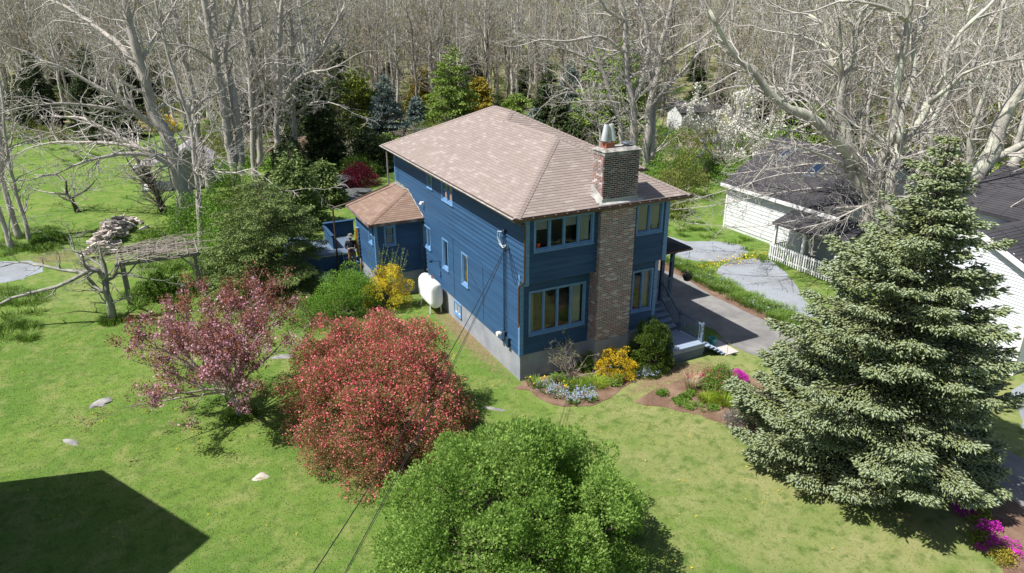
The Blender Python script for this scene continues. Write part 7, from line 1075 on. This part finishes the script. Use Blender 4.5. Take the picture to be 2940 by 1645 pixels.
conifer('dark_fir', 'dark low evergreen under the pruned one', (8.6,43.5,0), 2.2, 1.9, 'greenneedle', 4000, .25, .2, seed=66, shape=.5, base=.02)
# magnolia
rn = random.Random(31); S = []; t = thing('magnolia_tree', 'white flowering magnolia behind the garage', 'tree', (32.0,23.4,0))
for k in range(12): a = k*2.4; grow(S, (0,0,.1), (math.cos(a)*.6, math.sin(a)*.6, 1), 5.6, .07, 3, rn, .02, .13, (3,5), .01, (.3,.8), .45)
obj('branches', seg_mesh('branches', S), 'twig', t, kind='stuff'); Sa = np.array(S); P = Sa[Sa[:,7] < .03][:,3:6]; cl = np.repeat(around(P, 1500, .08), 4, 0); obj('blossom', leaf_mesh('blossom', cl+rng.normal(size=cl.shape)*.07, .17, None, .8), 'white_fl', t); obj('leaves', leaf_mesh('leaves', around(P, 1500, .15), .14), 'under', t)
shrub('forsythia', 'distant yellow forsythia on the far left lawn', 'shrub', (-10.2,68,0), (2.4,1.6,2.2), 'yellow', 1500, .2, nb=24, seed=70, z0=0)
# understorey shrubs (leafy thicket between left trunks and behind the garage)
for i, (x, y, rx, ry, h, lf, lab) in enumerate([(-8.0,21.5,2.3,2.8,2.3,'brightleaf','leafy thicket behind the arbor'),(-8.9,26.5,2.4,2.6,2.2,'brightleaf','leafy thicket at the foot of the leaning tree'),(-6.0,27,2.2,2.4,2.6,'under','mixed thicket under the left trunks'),(-6.4,31.6,2.6,2.4,2.4,'brightleaf','bright thicket around the double trunk'),(-11.8,23.2,1.3,2.0,.9,'tallgrass','weedy growth beside the firewood heap'),(-9.0,17.6,1.6,1.5,1.6,'brightleaf','leafy thicket right of the arbor'),(-11.7,15.8,1.4,.9,.8,'tallgrass','weeds growing under the arbor'),(15.5,17.5,2.2,2.8,2.6,'brightleaf','thicket at the right behind the house'),(19.5,16.5,1.8,2.4,2.8,'under','thicket left of the white garage'),(13.5,21.5,2.2,2.5,2.4,'under','thicket right of the roof corner'),(27,17,2.4,2,3.0,'brightleaf','green shrub behind the garage gable'),(23.4,19.2,2.0,2.2,2.8,'under','thicket between magnolia and garage'),(-17.4,27.8,1.0,1.0,.5,'tallgrass','grass tuft at the feet of the slanting trunks'),(38,26,3,3,3.2,'brightleaf','green shrub right of the magnolia'),(31,8.5,2,3,3.4,'yewneedle','yellow green shrub behind the garage ridge'),(36,4,3,3,3.6,'yewneedle','yellow green shrub behind the spruce tip'),(33,-2,2.5,2.5,3.2,'under','thicket behind the lichened trunks'),(20.3,21.5,2.2,2.4,2.9,'brightleaf','green shrub below the bare trees right of the roof')]):
    shrub('thicket', lab, 'shrub', (x,y,0), (rx,ry,h), lf, 5200, .12, nb=46, br=.33, seed=200+i, stems=26)
# --- woodland of bare trees: 6 kinds, copied as individuals
def wood_tree(seed, H, r0, fork, m, m2):
    rn = random.Random(seed); limbs = []; x = y = 0.; P = [(0,0,-.3,r0*1.2)]; n = 7; hx = rn.gauss(0,.5); hy = rn.gauss(0,.5)
    for k in range(1,n+1): f = k/n; P.append((hx*f+rn.gauss(0,.12),hy*f+rn.gauss(0,.12),H*f,r0*(1-.75*f)))
    limbs.append(P)
    for q in range(fork):
        f = rn.uniform(.3,.65); i = int(f*n); b_ = P[i]; a = rn.uniform(0,6.283); Ln = H*(1-f)*rn.uniform(.6,.95); s_ = rn.uniform(.18,.42); L2 = []
        for k in range(5): g_ = k/4; L2.append((b_[0]+math.cos(a)*Ln*s_*g_**.8, b_[1]+math.sin(a)*Ln*s_*g_**.8, b_[2]+Ln*g_, b_[3]*.7*(1-.7*g_)))
        limbs.append(L2)
    return bare('bare_tree', 'x', limbs, seed, m, .85, m2=m2, base=(0,0,0), twlen=H*.13, rmin=.016, dens=.62, up=.06, leaves=(('yewneedle' if seed == 304 else 'bud'), .45, .19) if seed != 305 else None)[0]
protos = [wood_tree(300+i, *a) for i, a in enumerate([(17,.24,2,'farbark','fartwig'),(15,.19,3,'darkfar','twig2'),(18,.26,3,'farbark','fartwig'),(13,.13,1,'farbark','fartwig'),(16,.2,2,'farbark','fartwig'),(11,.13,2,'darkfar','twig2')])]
rn = random.Random(9)
for i, (x, y, z) in enumerate(NEAR):
    p = protos[i%6]; s_ = rn.uniform(.75,1.15)
    if i < 6: p.location = (x,y,z); p.rotation_euler.z = rn.uniform(0,6.28); r = p
    else: r = dup(p, (x,y,z), rn.uniform(0,6.28), scale=s_)
    fd = (x+10.98)*FX+(y+21.07)*FY; lt = ((x+10.98)*FY-(y+21.07)*FX)/fd
    ki = ['tall fork crowned bare tree','three leader bare tree','heavy limbed tall bare tree','short single stemmed bare tree','green budding bare tree','slender young bare tree'][i%6]
    rg = ['beyond the far left lawn','above the leaning giant','above the group of left trunks','above the blue spruce','above the green spire','in the wood above the roof ridge','in the wood left of the flue cowls','in the wood above the chimney','in the wood above the magnolia','in the wood above the garage','in the wood above the spruce tip','at the right edge'][max(0,min(11,int((lt+.75)/1.5*12)))]
    dp = 'front rows' if fd < 88 else ('midway back' if fd < 102 else 'back rows')
    r['label'] = ki+' '+rg.replace('in the wood ','').replace('above the group of left','above the left')+', '+dp; r['group'] = 'bare woodland trees behind the house'
# the rest of the wood as one mass: instances on points
def scatter(name, pts, srcs, kind='stuff', smin=.7, smax=1.15, label=None, tilt=0.):
    me = bpy.data.meshes.new(name); me.from_pydata([tuple(p) for p in pts], [], []); o = obj(name, me)
    a = me.attributes.new('pick', 'INT', 'POINT'); a.data.foreach_set('value', [rn.randrange(len(srcs)) for _ in pts])
    ng = bpy.data.node_groups.new(name, 'GeometryNodeTree'); ng.interface.new_socket('Geometry', in_out='INPUT', socket_type='NodeSocketGeometry'); ng.interface.new_socket('Geometry', in_out='OUTPUT', socket_type='NodeSocketGeometry')
    N = ng.nodes; K = ng.links; gi = N.new('NodeGroupInput'); go = N.new('NodeGroupOutput'); jg = N.new('GeometryNodeJoinGeometry'); at = N.new('GeometryNodeInputNamedAttribute'); at.data_type = 'INT'; at.inputs[0].default_value = 'pick'
    rz_ = N.new('FunctionNodeRandomValue'); rz_.data_type = 'FLOAT_VECTOR'; rz_.inputs[0].default_value = (-tilt,-tilt,0); rz_.inputs[1].default_value = (tilt,tilt,6.283)
    rs = N.new('FunctionNodeRandomValue'); rs.data_type = 'FLOAT'; rs.inputs[2].default_value = smin; rs.inputs[3].default_value = smax
    for k, parts in enumerate(srcs):
        cmp_ = N.new('FunctionNodeCompare'); cmp_.data_type = 'INT'; cmp_.operation = 'EQUAL'; cmp_.inputs[3].default_value = k; K.new(at.outputs[0], cmp_.inputs[2])
        for q in parts:
            ob = N.new('GeometryNodeObjectInfo'); ob.inputs[0].default_value = q; ob.transform_space = 'ORIGINAL'
            ip = N.new('GeometryNodeInstanceOnPoints'); K.new(gi.outputs[0], ip.inputs[0]); K.new(cmp_.outputs[0], ip.inputs[1]); K.new(ob.outputs['Geometry'], ip.inputs[2]); K.new(rz_.outputs[0], ip.inputs['Rotation']); K.new(rs.outputs[1], ip.inputs['Scale']); K.new(ip.outputs[0], jg.inputs[0])
    K.new(jg.outputs[0], go.inputs[0]); md = o.modifiers.new('scatter', 'NODES'); md.node_group = ng; tag(o, label, kind=kind); return o
scatter('distant_wood', FAR, [[c for c in p.children] for p in protos], label='bare woodland continuing into the distance')
cp = [o for o in col.objects if o.name.split('.')[0] in ('dark_fir','green_cypress') and o.get('category') == 'tree']
pts = []
while len(pts) < 130:
    a = rn.uniform(-.72,.72); dd = rn.uniform(72,190); x = -10.98+FX*dd+math.tan(a)*dd*FY; y = -21.07+FY*dd-math.tan(a)*dd*FX
    if -26 < x < -4 and y < 70 or math.hypot((x-90)/30, (y-60)/18) < 1: continue
    pts.append((x, y, float(zt(x,y))))
scatter('far_evergreens', pts, [[c for c in cp[i].children] for i in (0,6,9,len(cp)-1)], smin=.45, smax=1.0, label='dark and green conifers scattered through the bare wood')
# undergrowth in the wood: low brush and saplings
bs = bare_shrub('brush', 'low twiggy brush at the edge of the wood behind the house', (14.5,62,0), 2.0, 7, 71, 'twig2', leaf='under', rmin=.012, r0=.03)
us = shrub('underbrush', 'small leafy underbrush bush at the edge of the wood', 'shrub', (18.5,70,0), (1.1,1.1,1.3), 'under', 900, .16, nb=16, seed=72, stems=8)
gs = shrub('underbrush', 'small green underbrush bush at the edge of the wood', 'shrub', (30,66,0), (1.1,1.1,1.2), 'brightleaf', 700, .16, nb=16, seed=73, stems=8)
pts = []
while len(pts) < 2600:
    a = rn.uniform(-.72,.72); dd = rn.uniform(62,230)**1.0; x = -10.98+FX*dd+math.tan(a)*dd*FY; y = -21.07+FY*dd-math.tan(a)*dd*FX
    if -24 < x < -6 and y < 66: continue
    if math.hypot((x-90)/30, (y-60)/18) < 1: continue
    pts.append((x, y, float(zt(x,y))))
scatter('woodland_undergrowth', pts, [[c for c in bs.children], [c for c in us.children], [c for c in bs.children], [c for c in gs.children]], smin=.5, smax=1.2, label='brushy undergrowth between the woodland trunks')
# nearer brush behind the house at the right and behind the garage
pts = [(rn.uniform(14,34), rn.uniform(22,46), 0) for _ in range(170)]+[(rn.uniform(30,70), rn.uniform(-4,40), 0) for _ in range(420)]+[(rn.uniform(-8,2), rn.uniform(42,64), 0) for _ in range(90)]
scatter('near_undergrowth', pts, [[c for c in bs.children], [c for c in us.children], [c for c in gs.children]], smin=.5, smax=1.25, label='twiggy undergrowth behind the garage and the house')
pts = [(rn.uniform(40,75), rn.uniform(-6,40), 0) for _ in range(38)]+[(rn.uniform(40,78), rn.uniform(-8,40), 0) for _ in range(110)]
k = 0
for (x, y, z) in pts[:38]:
    r = dup(protos[(k*5+3)%6], (x,y,z), rn.uniform(0,6.28), ['fork crowned','three leader','heavy limbed','single stemmed','budding','slender young'][(k*5+3)%6]+' bare tree in the right grove '+['just past the garage','behind the magnolia','deep behind the garage','behind the spruce tip'][(x > 57)+2*(y < 16)]+', '+['smaller one','larger one'][k%2], 'bare trees in the right grove', rn.uniform(.5,.68) if k%2 == 0 else rn.uniform(.7,.88)); k += 1
scatter('right_grove', pts[38:], [[c for c in p.children] for p in protos], smin=.55, smax=.95, label='bare grove continuing to the right beyond the garage')
# ================================================================== GRASS, WEEDS, DANDELIONS
def lawn_pts(n, box_):
    x = rng.uniform(box_[0], box_[1], n); y = rng.uniform(box_[2], box_[3], n)
    keep = np.ones(n, bool)
    keep &= ~((x > -.1)&(x < 7.7)&(y > -.1)&(y < 14.2)); keep &= ~poly_in(x, y, BED2); keep &= ~((x > 8.2)&(x < 12.4)&(y > -30)); keep &= ~((x > -.05)&(x < 5.6)&(y > -2.6)&(y < 0)); keep &= ~((x > 6.2)&(y < -11.5)); keep &= ~((x > 9.3)&(y < 1))
    keep &= ~((x > 5.8)&(x < 9.2)&(y > -1.9)&(y < 0.3)); return np.stack([x[keep], y[keep], np.zeros(keep.sum())], 1)
P = lawn_pts(300000, (-20, 9.5, -16, 16))
wgt = np.exp(-np.hypot(P[:,0]+11, P[:,1]+21)/40); P = P[rng.random(len(P)) < wgt*1.4]
k = len(P); a = rng.uniform(0,6.283,k); s = np.stack([np.cos(a),np.sin(a),np.zeros(k)],1)*rng.uniform(.006,.014,k)[:,None]; tip = P+np.stack([rng.normal(size=k)*.025, rng.normal(size=k)*.025, rng.uniform(.02,.045,k)],1)
tn = np.clip(.42+.4*np.clip((P[:,0]+3.5)/7,0,1)+.25*np.sin(P[:,0]*.9)*np.cos(P[:,1]*1.1)+rng.normal(size=k)*.22, 0, 1)
tag(obj('lawn_grass', np_mesh('lawn_grass', np.stack([P-s,P+s,tip],1).reshape(-1,3), np.arange(3*k).reshape(k,3), np.repeat(tn,3)), 'grass'), 'short mown grass of the front and side lawns', kind='stuff')
P = lawn_pts(330, (-18, 4, -12, 12)); cl = rng.random(len(P)) < .9; P = np.repeat(P, 5, 0)+rng.normal(size=(len(P)*5,3))*[.012,.012,.004]; P[:,2] += .05
tag(obj('dandelions', leaf_mesh('dandelions', P, .032, None, 1.), 'dandelion'), 'scattered yellow dandelion heads in the lawn', kind='stuff')
C_ = []
for _ in range(170): C_.append((rn.uniform(12.6,15.2)+0, rn.uniform(-2,12), 0))
C_ = [(12.9+rn.random()*1.1+.10*max(0,y-4), y, 0) for y in [rn.uniform(-3,13) for _ in range(230)]]+[(rn.uniform(14.2,20.5), rn.uniform(-1,14), 0) for _ in range(170)]
C_ = [c for c in C_ if not ((c[0]-16.5)**2/5+(c[1]-3)**2/12 < 1 or (c[0]-16.4)**2/5+(c[1]-9)**2/7 < 1)]
tag(obj('verge_grass', blades('verge_grass', C_, 90, .30, .6 and .6, .012, .35) if False else blades('verge_grass', C_, 80, .26, None, .6, .011, .36), 'tallgrass'), 'lush uncut grass between driveway and gravel', kind='stuff')
C_ = [(rn.uniform(-20,-17), rn.uniform(12,20), 0) for _ in range(60)]+[(rn.gauss(-13.9,.15), rn.gauss(13.2,.15), 0) for _ in range(9)]+[(rn.gauss(-9.8,.12), rn.gauss(2.1,.12), 0) for _ in range(7)]+[(rn.uniform(-19.8,-17), rn.uniform(26,31), 0) for _ in range(60)]+[(rn.uniform(-12.5,-9), rn.uniform(19,27), 0) for _ in range(120)]+[(rn.uniform(-20,-8), rn.uniform(54,72), 0) for _ in range(60)]+[(rn.uniform(-13.3,-9), rn.uniform(14.3,17.5), 0) for _ in range(60)]
tag(obj('tall_weeds', blades('tall_weeds', C_, 80, .34, None, .6, .014, .4), 'tallgrass'), 'tall tufts of uncut grass round trees and along the left lawn', kind='stuff')
n_ = 900; y = rng.uniform(-3, 13, n_); P = np.stack([12.9+rng.random(n_)*1.3+.10*np.maximum(0,y-4), y, rng.uniform(.12,.3,n_)], 1); c_ = rng.random(n_) < .5+.5*np.sin(y*1.7); P = P[c_]
tag(obj('verge_flowers', leaf_mesh('verge_flowers', P, .05, None, .9), 'bluefl'), 'pale blue flowers scattered through the driveway verge', kind='stuff')
n_ = 260; P = np.stack([rng.uniform(14,19.5,n_), 6.6+rng.normal(size=n_)*.35, rng.uniform(.08,.2,n_)], 1); tag(obj('verge_dandelions', leaf_mesh('verge_dandelions', P, .08, None, 1.), 'dandelion'), 'yellow flowers between the two gravel ovals', kind='stuff')
n_ = 9000; P = np.stack([rng.normal(-4.7,1.1,n_), rng.normal(13.5,2.2,n_), np.full(n_,.02)], 1); P = P[~((P[:,0] > -3.2)&(P[:,1] > 11))]
tag(obj('leaf_litter', leaf_mesh('leaf_litter', P, .07, None, .7), 'litter'), 'dry leaf litter on the shaded soil beside the back stairs', kind='stuff')
# labels shared by look-alikes: tell them apart by their order from the left
byl = {}
for o in col.objects:
    if o.parent is None and o.get('group') and o.get('category') in ('tree','log'): byl.setdefault(o['label'], []).append(o)
ORD = ['leftmost','second from left','third from left','fourth from left','fifth from left','sixth from left','seventh from left','eighth from left','ninth from left','tenth from left','eleventh from left','twelfth from left','thirteenth from left','fourteenth from left','fifteenth from left']
for lab, os_ in byl.items():
    if len(os_) < 2: continue
    lat = lambda o: ((o.location.x+10.98)*FY-(o.location.y+21.07)*FX)/((o.location.x+10.98)*FX+(o.location.y+21.07)*FY)
    for i, o in enumerate(sorted(os_, key=lat)[:15]): o['label'] = lab+', '+ORD[i]
for o in col.objects:
    if o.parent is None and o.get('label') and len(o['label'].replace(',', ' ').split()) > 16:
        for a, b_ in ((' tall bare tree', ' tree'), (' in the right grove', ' in right grove'), (' bare tree', ' tree'), ('beyond the far left lawn', 'beyond the left lawn'), (' from left', ' from left')):
            if len(o['label'].replace(',', ' ').split()) > 16: o['label'] = o['label'].replace(a, b_)
        if len(o['label'].replace(',', ' ').split()) > 16: o['label'] = o['label'].replace('above the ', 'above ').replace('behind the ', 'behind ').replace('just past the', 'past').replace('deep behind', 'behind')
